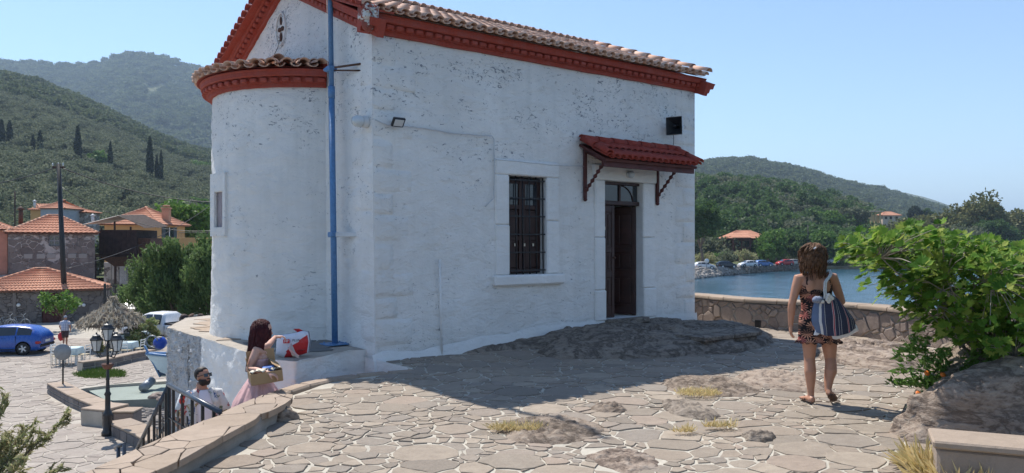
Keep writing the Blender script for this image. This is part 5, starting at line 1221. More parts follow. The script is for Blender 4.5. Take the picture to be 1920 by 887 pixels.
# tamarisks by the pickup
def tamarisk(base, h, w, seed, label, m='tamarisk', nt=260, leaf=.16, nl=26):
    base = Vector(base); t = thing('tamarisk_tree', label, 'tamarisk', base); rr_ = random.Random(seed); mb = MB()
    for k in range(7):
        a = k*.9; e = base+Vector((math.cos(a)*w*.25, math.sin(a)*w*.22, h*.6)); mb.tube([base+Vector((math.cos(a)*.15, math.sin(a)*.15, -.1)), base.lerp(e, .5)+Z*.2, e], [.12, .08, .03], 6)
    mb.build('trunk', M['bark'], t); g = np.random.default_rng(seed)
    C, d = crown_pts(base+Z*h*.50, (w*.42, w*.40, h*.46), 60, w*.11, nt*10, seed, zmin=-1, shell=.35)
    ax = C-np.array(base+Z*h*.1); ax /= np.linalg.norm(ax, axis=1)[:, None]; ax[:, 2] += .5
    k = np.repeat(np.arange(len(C)), 8); q = g.random(len(k))[:, None]; P_ = C[k]+ax[k]*q*.55+g.normal(size=(len(k), 3))*.05*(1.2-q)
    link('crown', leafmesh('crown', P_, leaf*.5, M[m], 3.2, ax[k], seed, .15), t); return t
tamarisk((W(342, 0, 52).x, 52, GL), 5.9, 6.4, 5, 'big feathery green tamarisk beside the apse', nt=420, leaf=.2); tamarisk((W(286, 0, 53).x, 53, GL), 4.8, 4.6, 6, 'lighter feathery tamarisk left of the big one', nt=200); tamarisk((W(405, 0, 50).x, 50, GL), 5.8, 4.8, 7, 'dark feathery tamarisk half hidden behind the apse')
# ------------------------------------------------------------ fixtures on and beside the chapel
def hornspk(name, c, d, r, L_, m_out, m_in, label, square=False):
    d = Vector(d).normalized(); t = thing(name, label, 'loudspeaker', c); x = d.cross(Z).normalized(); Mf = frame(c, x, Z.cross(x) if 0 else d.cross(x)); Mf = Matrix((x, d.cross(x)*-1, d)).transposed().to_4x4(); Mf.translation = c
    if square:
        def ring(k, w, h): return [Mf @ Vector((sx*w, sy*h, k)) for sx, sy in ((-1, -1), (1, -1), (1, 1), (-1, 1))]
        mb = MB(); R_ = [ring(0, r, r*1.05), ring(-.03, r, r*1.05), ring(-.10, r*.75, r*.8), ring(-.22, r*.30, r*.3)]; vs = [p for q in R_ for p in q]; mb.add(vs, [(i*4+k, i*4+(k+1) % 4, (i+1)*4+(k+1) % 4, (i+1)*4+k) for i in range(3) for k in range(4)]); mb.build('horn', m_out, t)
        mb = MB(); R_ = [ring(-.001, r*.94, r*.98), ring(-.10, r*.5, r*.5), ring(-.18, r*.12, r*.12)]; vs = [p for q in R_ for p in q]; mb.add(vs, [(i*4+(k+1) % 4, i*4+k, (i+1)*4+k, (i+1)*4+(k+1) % 4) for i in range(2) for k in range(4)]+[(8, 9, 10, 11)]); mb.build('mouth', m_in, t)
        mb = MB(); mb.tube([Mf @ Vector((0, 0, -.20)), Mf @ Vector((0, 0, -.02))], [.035, .02], 10); mb.build('centre_cone', M['black_metal'], t)
    else:
        mb = MB(); mb.lathe([(.02, -L_), (r*.55, -L_*.95), (r*.55, -L_*.55), (r*.62, -L_*.4), (r*.97, -.02), (r, 0), (r*.9, -.01), (r*.5, -.10), (.03, -.16)], 20, Mf); mb.build('horn', m_out, t)
        mb = MB(); mb.ell(Mf @ Vector((0, 0, -.04)), (r*.35,)*3, 12, 8); mb.build('centre_cone', m_in, t)
    mb = MB(); mb.tube([Mf @ Vector((0, 0, -L_*.8)), Mf @ Vector((0, 0, -L_*1.35))], [r*.42, r*.36], 12); mb.build('driver', M['plastic_grey'], t); return t, Mf
s_, z_ = gab(690, 229); bl_ = thing('wall_lamp', 'round glass bulkhead lamp on the chapel corner near the blue pole', 'lamp', GW(s_, z_)); Ml = Matrix.Translation(GW(s_, z_, .0)) @ (-u).to_track_quat('Z', 'Y').to_matrix().to_4x4()
MB().lathe([(.075, 0), (.085, .03), (.085, .07), (.070, .09)], 20, Ml).build('base', M['plastic_grey'], bl_); MB().lathe([(.068, .085), (.080, .12), (.078, .18), (.055, .225), (.0, .24)], 20, Ml).build('glass_globe', M['glass_lamp'], bl_)
s_, z_ = side(1243, 240); hs_, _ = hornspk('horn_loudspeaker', S(s_-.05, z_, .30), (n*.30-u*.95-Z*.05), .155, .24, M['plastic_grey'], M['black_metal'], 'dark square horn loudspeaker high above the door canopy', True)
MB().tube([S(s_+.10, z_, .0), S(s_+.08, z_, .16)], .03, 8).build('wall_bracket', M['plastic_grey'], hs_)
MB().tube([S(s_+.12+.12*math.sin(a), z_-.20+.22*math.cos(a), .05) for a in [i*PI/9 for i in range(11)]], .006, 5).build('cable', M['iron'], hs_)
s_, z_ = side(735, 232); fl = thing('floodlight', 'small black LED floodlight on the chapel wall near the corner', 'floodlight', S(s_, z_))
fm_ = frame(S(s_, z_, .16), (u*.95+n*-.1), (n*.75+Z*-.55)); fm_ = frame(S(s_, z_, .16), u, (Z*.8+n*.6))
MB().bbox((0, 0, 0), (.19, .14, .04), .01, fm_).build('housing', M['black_metal'], fl); MB().bbox((0, 0, -.022 if (fm_.to_3x3() @ Vector((0, 0, 1))).dot(n) < 0 else .022), (.14, .10, .006), .002, fm_).build('lens', M['plastic_grey'], fl)
MB().tube([S(s_, z_+.02, 0), S(s_, z_+.02, .12)], .018, 6).build('bracket', M['black_metal'], fl)
def cable(name, pts, r, label, m='plastic_grey', off=.045):
    P_ = []
    for a, b in zip(pts, pts[1:]):
        k = max(2, int(math.dist(a, b)/.08)); P_ += [(a[0]+(b[0]-a[0])*i/k, a[1]+(b[1]-a[1])*i/k) for i in range(k)]
    P_.append(pts[-1]); mb = MB(); mb.tube([S(a, b+.008*fn((a, b, 0), 5), off+.012*fn((a, b, 3), 3)) for a, b in P_], r, 5); return tag(mb.build(name, M[m]), label, 'cable')
sp_ = lambda *a: [side(*q) for q in a]
cable('cable', sp_((700, 225), (722, 236), (752, 237), (800, 243), (850, 251), (918, 256), (922, 262), (923, 300), (921, 372), (905, 388)), .009, 'thin grey cable looping from the floodlight down beside the window')
cable('cable', sp_((926, 300), (980, 305), (1040, 311), (1090, 312)), .007, 'thin cable running above the window towards the canopy')
pp = sp_((818, 487), (819, 655)); mb = MB(); mb.tube([S(pp[0][0], pp[0][1], .04), S(pp[1][0], pp[1][1]-.05, .05)], .016, 8); tag(mb.build('wall_pipe', M['white_clean']), 'thin white painted pipe running down the chapel wall', 'pipe')
s_, z_ = side(1173, 328); gl_ = thing('wall_lamp', 'small round glass lamp over the chapel door', 'lamp', S(s_, z_)); MB().lathe([(.055, 0), (.06, .03), (.05, .05)], 14, frame(S(s_, z_, .06), u, Z) if 0 else Matrix.Translation(S(s_, z_, .05)) @ n.to_track_quat('Z', 'Y').to_matrix().to_4x4()).build('base', M['plastic_grey'], gl_); MB().ell(S(s_, z_, .13), (.062, .062, .062), 14, 9).build('glass_globe', M['glass_lamp'], gl_)
# blue flag pole
pb = G(628, 646, .21); pole = thing('flag_pole', 'tall blue painted metal pole standing on the ledge by the chapel', 'pole', pb)
top_ = W(619, -30, 11.4); dr = (top_-pb).normalized(); z2 = pb+dr*(2.0); Lp = 8.8
MB().tube([pb, pb+dr*3.7], .044, 16).build('lower_tube', M['blue'], pole); MB().tube([pb+dr*3.6, pb+dr*Lp], .036, 16).build('upper_tube', M['blue'], pole); MB().tube([pb+dr*3.55, pb+dr*3.72], .050, 16).build('collar', M['blue'], pole)
MB().bbox((0, 0, .01), (.34, .30, .018), .004, frame(pb, u, v)).build('base_plate', M['blue'], pole)
for a in (-1, 1):
    for b in (-1, 1): MB().tube([pb+u*a*.12+v*b*.1, pb+u*a*.12+v*b*.1+Z*.035], .012, 6).build('bolt', M['blue'], pole)
for py, m in ((128, 'blue'), (440, 'blue')):
    c = pb+dr*((W(0, py, pb.y).z-pb.z)/dr.z); s0_, z0_ = gab(655, py); 
    MB().bbox((0, 0, 0), (.13, .13, .075), .012, frame(c, u, v)).build('clamp', M[m], pole)
    e = GW(.45 if py > 200 else .28, c.z, -.02); mb = MB()
    if py > 200: mb.bbox((0, 0, 0), ((e-c).length, .05, .07), .01, frame((c+e)/2, e-c, u)); mb.build('bracket', M['plastic_grey'], pole)
    else:
        mb.tube([c-v*.12, e], .016, 6); mb.tube([c-Z*.02, e+Z*-.10], .012, 6); mb.build('bracket', M['rust'], pole); MB().ell(c+v*.07+Z*.0, (.09, .045, .04), 10, 7).build('pulley', M['blue'], pole)
MB().tube([pb+dr*Lp-u*.06, c+v*.10+Z*0, pb+dr*2.0+v*.02], .004, 5).build('halyard', M['white_metal'], pole)
# ------------------------------------------------------------ railing with crosses
rail = thing('stair_railing', 'dark metal stair railing with cross shaped bars and love locks', 'railing', (-3.5, 8.2, -.9))
A_ = W(317, 722, 8.25); B_ = W(412, 772, 6.92); C_ = W(255, 846, 9.5)
def railsec(A, B, h0, h1, nb, first=True):
    MB().tube([A, B], .024, 10).build('handrail', M['rail'], rail); MB().tube([A-Z*h1, B-Z*h1], .014, 6).build('lower_rail', M['black_metal'], rail); MB().tube([A-Z*.34, B-Z*.34], .012, 6).build('middle_rail', M['black_metal'], rail)
    for i in range(nb+1):
        p = A.lerp(B, (i+.001)/nb); q = (B-A); q = Vector((q.x, q.y, 0)).normalized()
        if i % 2: MB().bbox((0, 0, -.44), (.028, .028, .86), .004, frame(p-Z*.0, q, Z.cross(q))).build('bar', M['black_metal'], rail)
        else:
            mb = MB(); mb.bbox((0, 0, -.52), (.030, .012, .62), .003, frame(p, q, Z.cross(q))); mb.bbox((0, 0, -.30), (.10, .012, .030), .003, frame(p, q, Z.cross(q))); mb.build('cross', M['black_metal'], rail)
railsec(A_, B_, 0, .86, 10); railsec(A_, C_, 0, .86, 12)
for p in (A_, C_): MB().bbox((0, 0, -.5), (.034, .034, 1.0), .006, T(p)).build('post', M['black_metal'], rail)
lm = mat('red_lock', (.45, .03, .02), .4, .2, 9, .1, 50)
lk = thing('padlock', 'red heart padlock hanging on the stair railing', 'padlock', W(339, 748, 8.0)); MB().ell(W(341, 752, 7.85), (.03, .015, .035), 8, 6).ell(W(344, 745, 7.85), (.02, .013, .02), 8, 6).build('lock_body', lm, lk); MB().tube([W(341, 752, 7.85)+Vector((math.cos(a)*.018, 0, .03+math.sin(a)*.03)) for a in [i*PI/6 for i in range(7)]], .004, 5).build('shackle', M['grey_metal'], lk)
p0 = W(216, 840, 12.4); mb = MB(); mb.tube([p0, W(222, 836, 12.2), W(233, 833, 12.0)], .03, 8); mb.tube([W(222, 836, 12.2), W(222, 836, 12.2)-Z*2], .03, 8); mb.tube([W(233, 833, 12.0), W(233, 833, 12.0)-Z*2], .03, 8); tag(mb.build('lower_handrail', M['rail']), 'end of a lower dark handrail seen just over the parapet', 'railing')
# ------------------------------------------------------------ harbour corner: low walls, slip, lamp
def wallrun(name, path, wdt, h, label, cap=.07, m='rubble', z=GL, seg=.9, cat='low wall'):
    t = thing(name, label, cat, Vector((path[0][0], path[0][1], z))); L_ = sum(math.dist(a, b) for a, b in zip(path, path[1:]))
    nseg = max(1, int(L_/seg)); q0 = None; pts = [lerp_poly(path, i/nseg) for i in range(nseg+1)]
    core = MB()
    for i in range(nseg):
        a, b = pts[i], pts[i+1]; q = (b-a).normalized(); fr_ = frame((a+b)/2+Z*z, q, Z.cross(q)); core.box((0, 0, (h-cap)/2-.15), ((b-a).length+.03, wdt-.06, h-cap+.3), fr_)
        MB().bbox((0, 0, h-cap/2), ((b-a).length-.015, wdt, cap), .015, fr_).build('coping_stone', M['walltop'], t)
        for k in range(2):
            for r_ in range(max(1, int((h-cap)/.17))):
                for sd in (-1, 1):
                    hh_ = (h-cap)/max(1, int((h-cap)/.17)); ww = (b-a).length/2
                    MB().bbox((-ww/2+ww*k+R.uniform(-.03, .03), sd*(wdt/2-.04), hh_*(r_+.5)), (ww-.03, .08, hh_-.025), .015, fr_).build('wall_stone', M['rubble_dk'], t)
    core.build('wall_core', M['mortar_low'], t); return t
g2 = lambda px, py, z=GL: (G(px, py, z).x, G(px, py, z).y)
hW = .42
w1 = [g2(84, 719, GL+hW), g2(125, 742, GL+hW), g2(184, 766, GL+hW)]
w1 = [(x+.25, y+.3) for x, y in w1]; wallrun('quay_wall', w1, .62, hW, 'low stone capped wall between the plaza and the concrete slip')
wallrun('quay_wall', [(g2(172, 770, GL+.5)[0], g2(172, 770, GL+.5)[1]), g2(222, 758, GL+.5)], .9, .55, 'short stone block wall left of the lamp post foot')
wallrun('quay_wall', [g2(222, 790, GL+.35), g2(262, 806, GL+.35), g2(300, 826, GL+.35)], .7, .40, 'low stone wall right of the lamp post near the railing')
ped = thing('lamp_plinth', 'square stone plinth under the lamp post', 'plinth', G(203, 812, GL)); pc = G(214, 800, GL)+Vector((.25, .35, 0))
MB().bbox((0, 0, .20), (.62, .62, .42), .03, T(pc)).build('block', M['rubble'], ped); MB().bbox((0, 0, .44), (.68, .68, .06), .015, T(pc)).build('cap', M['walltop'], ped)
curv = [g2(150, 697), g2(190, 692), g2(225, 684), g2(258, 676), g2(285, 672)]
wallrun('curved_wall', curv, .5, .45, 'low curved stone wall behind the grass patch and pebbles')
# slip, beach, grass
sl = [g2(117, 706, GL-.1), g2(165, 698, GL-.1), g2(240, 704, GL-.1), g2(312, 706, GL-.1), g2(312, 748, GL-.1), g2(213, 752, GL-.1), g2(196, 750, GL-.1)]
mb = MB(); mb.prism(sl, -4.9, GL-.08); tag(mb.build('concrete_slip', M['concrete']), kind='structure')
be = [g2(120, 690, -4.3), g2(330, 672, -4.3), g2(380, 690, -4.3), g2(360, 800, -4.5), g2(300, 860, -4.5), g2(230, 830, -4.5), g2(205, 760, -4.5)]
M['pebble'] = m_stone('beach_pebbles', [(.14, .13, .12), (.24, .21, .19), (.18, .17, .16), (.32, .29, .26)], 6, .4, 1, .01)
mb = MB(); mb.prism(be, -5.4, -4.42); tag(mb.build('beach', m_mortar('beach_gravel', (.24, .21, .185), 6)), kind='structure')
rr = random.Random(15); mb = MB()
for _ in range(2600):
    x, y = rr.uniform(-17, -8.5), rr.uniform(20, 37)
    if inside((x, y), be) and not inside((x, y), sl): s = rr.uniform(.05, .16); mb.ell((x, y, -4.41), (s, s*rr.uniform(.6, 1), s*.5), 6, 4, noise_a=.3, noise_s=2, rnd=rr.random(), smooth=False)
mb.build('pebbles', M['pebble'], kind='stuff')
def grass_patch(test, box, n_, h, m, z, seed, name='grass'):
    g = np.random.default_rng(seed); P_ = []
    while len(P_) < n_:
        x, y = g.uniform(box[0], box[1]), g.uniform(box[2], box[3])
        if test(x, y): P_.append((x, y, z(x, y) if callable(z) else z))
    P_ = np.array(P_); d = g.normal(size=(n_, 3))*(.45 if name == 'grass' else 1.0); d[:, 2] = 1; d /= np.linalg.norm(d, axis=1)[:, None]; hh_ = h*(.5+g.random(n_))[:, None]; s = np.cross(d, g.normal(size=(n_, 3))); s /= np.linalg.norm(s, axis=1)[:, None]; w_ = h*.045
    V = np.stack([P_-s*w_, P_+s*w_, P_+d*hh_*.6+s*w_*.7+g.normal(size=(n_, 3))*h*.06, P_+d*hh_], 1).reshape(-1, 3)
    return tag(link(name, npmesh(name, V, np.arange(n_*4).reshape(-1, 4), m, np.repeat(g.random(n_)*.98+.01, 4))), kind='stuff')
gc = G(188, 703, GL-.1); gpoly = [g2(138, 703, GL), g2(185, 692, GL), g2(232, 698, GL), g2(236, 708, GL), g2(190, 712, GL), g2(150, 710, GL)]
grass_patch(lambda x, y: inside((x, y), gpoly), (-20, -10, 30, 38), 9000, .22, M['grass'], -4.1, 3)
mb = MB(); mb.prism(gpoly, -4.6, -4.06); tag(mb.build('grass_bank', M['ground']), kind='structure')
c = G(268, 736, GL-.08); mb = MB(); mb.lathe([(.17, 0), (.17, .75), (.14, .75), (.14, .1)], 16, frame(c+Z*.16, Vector((1, 0, 0)), Vector((0, 1, .0))) @ RX(rad(-78)) ); tag(mb.build('metal_pipe', M['grey_metal']), 'short grey green pipe lying on the concrete slip', 'pipe')
for i, (px, py, s) in enumerate(((288, 745, .22), (298, 741, .28), (304, 748, .2), (276, 702, .16))): 
    mb = MB(); mb.ell(G(px, py, GL-.05), (s, s*.8, s*.45), 10, 7, noise_a=.3, noise_s=2, smooth=False); tag(mb.build('beach_stone', M['rubble']), ('pale stone at the right edge of the slip, farther one', 'larger pale stone at the right edge of the slip', 'nearest pale stone at the right edge of the slip', 'stone on the pebbles above the slip')[i], 'stone')
# street lamp with four lanterns
lb_ = G(202, 816, GL+.05); lp = thing('street_lamp', 'black cast iron lamp post with four lanterns beside the stairs', 'street lamp', lb_)
tz_ = W(0, 638, lb_.y).z-lb_.z
MB().lathe([(.17, 0), (.17, .10), (.13, .16), (.12, .55), (.15, .60), (.10, .68), (.075, .75), (.07, 1.15), (.10, 1.2), (.06, 1.28), (.045, 1.6), (.06, 1.64), (.04, 1.7), (.032, tz_-.25), (.06, tz_-.22), (.03, tz_-.1)], 14, T(lb_)).build('post', M['black_metal'], lp)
def lantern(c, par):
    mb = MB(); Mq = T(c); mb.lathe([(.03, -.34), (.10, -.30)], 6, Mq); 
    for k in range(6):
        a = k*PI/3; mb.tube([c+Vector((math.cos(a)*.10, math.sin(a)*.10, -.30)), c+Vector((math.cos(a)*.17, math.sin(a)*.17, .02))], .010, 4)
    mb.lathe([(.20, .02), (.20, .05), (.13, .12), (.12, .16), (.03, .20), (.02, .25)], 6, Mq, smooth=False); la = mb.build('lantern', M['black_metal'], par)
    MB().lathe([(.09, -.29), (.16, .015)], 6, Mq, smooth=False).build('glass', mat('lantern_glass', (.50, .53, .54), .3, .1, 6, 0), la); return la
ct = lb_+Z*(tz_)
for k, (dx, dy, dz) in enumerate(((-.33, 0, -.02), (.33, -.12, .0), (0, .33, .02), (.0, 0, .30))):
    p = ct+Vector((dx, dy, dz)); lantern(p, lp)
    if k < 3: MB().tube([ct-Z*.45, ct+Vector((dx*.7, dy*.7, -.50)), ct+Vector((dx, dy, dz-.33))], .018, 6).build('arm', M['black_metal'], lp)
    else: MB().tube([ct-Z*.3, p-Z*.3], .025, 8).build('stem', M['black_metal'], lp)
fp = thing('flower_pot', 'round terracotta coloured pot hung below the lanterns', 'pot', ct-Z*.85); MB().lathe([(.10, -.12), (.16, -.02), (.17, .03), (.13, .03), (.12, -.02)], 14, T(ct-Z*.72)).build('pot', mat('brown_pot', (.14, .06, .04), .7, .2, 6, .2, 30), fp); 
sg = G(118, 720, GL+hW); sgn = thing('road_sign', 'grey back of a round road sign on a pole at the plaza corner', 'sign', sg); hs2 = W(0, 660, sg.y).z
MB().tube([sg-Z*.1, Vector((sg.x, sg.y, hs2))], .03, 10).build('pole', M['iron'], sgn); MB().lathe([(0, -.008), (.30, -.008), (.31, 0), (.30, .012), (0, .012)], 24, Matrix.Translation((sg.x, sg.y-.03, hs2+.0)) @ RX(rad(90)) @ RY(rad(8))).build('disc', M['grey_metal'], sgn)
# utility pole and wires
ub = W(123, 520, 57); ub.z = GL; ut = W(110, 307, 57); up_ = thing('utility_pole', 'dark leaning wooden utility pole behind the stone store', 'utility pole', ub)
MB().tube([ub, ut], [.20, .14], 10).build('pole', M['iron'], up_); MB().bbox((0, 0, -.25), (.9, .1, .12), .01, T(ut)).build('crossarm', M['shedwood'], up_)
for dx in (-.4, 0, .35): MB().lathe([(.03, -.2), (.06, -.12), (.03, -.05), (.05, 0), (.02, .04)], 8, T(ut+Vector((dx, -.05, .03)))).build('insulator', M['glass_lamp'], up_)
def wire(a, b, sag, r, label):
    P_ = [a.lerp(b, i/24)-Z*sag*4*(i/24)*(1-i/24) for i in range(25)]; return tag(MB().tube(P_, r, 4).build('overhead_wire', M['iron']), label, 'wire')
wire(ut-Z*.2, W(-80, 352, 60), .3, .03, 'wire from the pole top to the left edge'); wire(ut-Z*.2, W(480, 378, 62), .9, .035, 'thick wire from the pole top sloping right behind the apse')
wire(W(120, 505, 58), W(395, 385, 85), .8, .025, 'lower thin wire rising from the pole past the shed'); wire(W(114, 350, 58), W(420, 430, 60), 1.2, .02, 'thin wire passing over the ochre house')
mb = MB(); mb.tube([W(28, 400, 95)-Z*3, W(28, 358, 95)], .09, 6); tag(mb.build('wooden_post', M['shedwood']), 'small distant wooden post above the pink house', 'post')
# gate and fence behind the parasol
ga, gb = W(196, 575, 55), W(262, 575, 55); ga.z = gb.z = GL; gate = thing('bar_gate', 'tall black bar gate between the stone store and the tamarisk', 'gate', (ga+gb)/2); gh = W(0, 533, 55).z-GL
for i in range(25): p = ga.lerp(gb, i/24); MB().box((p.x, p.y, GL+gh/2), (.045, .045, gh)).build('bar', M['iron'], gate)
for z in (.15, gh-.12): MB().box(((ga.x+gb.x)/2, ga.y, GL+z), (gb.x-ga.x, .05, .07)).build('rail', M['iron'], gate)
for i in (0, .5, 1): p = ga.lerp(gb, i); MB().box((p.x, p.y+.02, GL+gh/2), (.11, .11, gh+.1)).build('post', M['iron'], gate)
# tables and chairs
M['cloth'] = mat('pale_blue_cloth', (.50, .60, .62), .85, .1, 3, .3, 20)
def mk_table():
    t = thing('taverna_table', None, 'table')
    MB().bbox((0, 0, .735), (.82, .82, .03), .005).build('table_top', M['white_metal'], t)
    mb = MB(); NN_ = 32
    def f(i, j):
        k = (i % NN_)/NN_*4; s = int(k); q = (k-s)*2-1; c_ = [(q, -1), (1, q), (-q, 1), (-1, -q)][s]; 
        w_ = (.0, .43, .435, .45+.02*math.sin(i*2.4))[j]; return Vector((c_[0]*w_, c_[1]*w_, (.757, .757, .74, .50-.06*abs(q)*1.2)[j]))
    mb.grid(NN_, 3, f); mb.build('cloth', M['cloth'], t, local=True)
    for x in (-.35, .35):
        for y in (-.35, .35): MB().bbox((x, y, .36), (.05, .05, .72), .006).build('leg', M['white_metal'], t)
    return t
def mk_chair():
    t = thing('taverna_chair', None, 'chair'); m = mat('cream_painted_wood', (.70, .70, .66), .6, .1, 6, .2, 30)
    MB().bbox((0, 0, .445), (.42, .40, .035), .012).build('seat', mat('rush_seat', (.42, .36, .25), .9, .2, 30, .5, 60), t)
    for x in (-.19, .19):
        MB().bbox((x, -.18, .22), (.035, .035, .44), .006).build('leg', m, t); MB().tube([(x, .18, 0), (x, .19, .45), (x*1.02, .25, .92)], .018, 6).build('leg', m, t)
        MB().bbox((x, 0, .2), (.02, .36, .02), .003).build('stretcher', m, t)
    for z, y in ((.62, .215), (.74, .228), (.87, .245)): MB().bbox((0, y, z), (.38, .018, .05), .004).build('slat', m, t)
    return t
tb = mk_table(); ch = mk_chair()
TB = [((132, 684), .15), ((222, 655), .1), ((262, 650), .1), ((236, 672), .1)]
tb_l = ['table with pale cloth beside the round sign', 'table with pale cloth under the left of the thatched parasol', 'farthest pale table under the right of the parasol', 'nearest pale table right of the lamp post']
ch_l = ['left chair at the table beside the round sign', 'right chair at the table beside the round sign', 'front left chair at the table beside the round sign', 'front right chair at the table beside the round sign']
ch_p = [('left', -.62, .1, -PI/2+PI), ('right', .62, 0, PI/2+PI), ('front left', -.25, -.62, PI), ('front right', .32, -.60, PI)]
chairs = []
index_kids()
def setbase(src, loc, rz, label, first):
    o = src if first else copy_tree(src); place(o, loc, rz); tag(o, label); return o
tnames = ['the round sign', 'the parasol pole', 'the potted shrub', 'the lamp post lanterns']
fc = True
for i, ((px, py), rz) in enumerate(TB):
    p = G(px, py, GL); p.z = GL+.05; t = setbase(tb, p, rz, tb_l[i], i == 0); t['group'] = 'taverna tables by the harbour'
    for j, (nm, dx, dy, ra) in enumerate(ch_p[:4 if i in (0, 3) else 2]):
        q = p+Vector((dx, dy, 0)); ang_ = {0: PI/2, 1: -PI/2, 2: PI, 3: PI}[j]; o = setbase(ch, q, ang_+R.uniform(-.15, .15), 'cream taverna chair, %s one at the table by %s' % (nm, tnames[i]), fc); o['group'] = 'cream chairs round the taverna tables'; fc = False
# thatched parasol
pp_ = G(238, 655, GL); pp_.x = W(212, 0, pp_.y).x; par_ = thing('thatched_parasol', 'thatched palm leaf parasol over the taverna tables', 'parasol', pp_); zt2 = W(0, 566, pp_.y).z-GL; zr2 = W(0, 608, pp_.y).z-GL; rw = 62/F*pp_.y
MB().tube([pp_, pp_+Z*zt2], .06, 8).build('pole', M['bark'], par_)
g = np.random.default_rng(8); N_ = 2600; a_ = g.random(N_)*6.28; tt = g.random(N_)**.7; r_ = tt*rw*(.95+.1*np.sin(a_*9)); zc_ = zt2-(zt2-zr2)*(tt**.85)+.05*g.random(N_)+.06*np.sin(a_*14)*tt; PT = np.stack([r_*np.cos(a_), r_*np.sin(a_), zc_], 1)+np.array(pp_)
dd = np.stack([np.cos(a_), np.sin(a_), -.75-tt*.6], 1); link('thatch', leafmesh('thatch', PT, .10, M['thatch'], 6.5, dd*3, 8, .3), par_)
mb = MB(); mb.lathe([(rw*.93, zr2-.02), (rw*.5, (zt2+zr2)/2+.02), (.05, zt2-.05)], 24, T(pp_)); mb.build('thatch_bed', M['bark'], par_)
g = np.random.default_rng(9); d = g.normal(size=(160, 3))*.3; d[:, 2] = 1; link('tuft', leafmesh('tuft', np.array(pp_+Z*(zt2+.08))+g.normal(size=(160, 3))*.08, .07, M['thatch'], 5, d, 2), par_)
# small trees and shrubs on the plaza
tree('plaza_tree', 'young bright green tree in front of the red store door', 'tree', G(118, 622, GL), 2.75, 3.3, M['green'], 71, leaf=.16, nl=900, nc=26, trunk_r=.06, trunk_h=.4, cr=.38, crown_z=.7)
sb2 = G(272, 655, GL); tree('variegated_shrub', 'cream and green shrub right of the parasol tables', 'shrub', sb2, 1.75, 1.8, m_leaf('variegated_leaf', [(.20, .24, .07), (.42, .42, .22), (.12, .2, .05), (.5, .48, .3)], .25), 72, leaf=.13, nl=1500, nc=16, trunk_r=.05, trunk_h=.2, crown_z=.5)
tree('potted_shrub', 'small shrub in a dark pot behind the lamp lanterns', 'shrub', G(188, 668, GL), 1.0, .8, M['brownleaf'], 73, leaf=.10, nl=500, nc=8, trunk_r=.03, crown_z=.55)
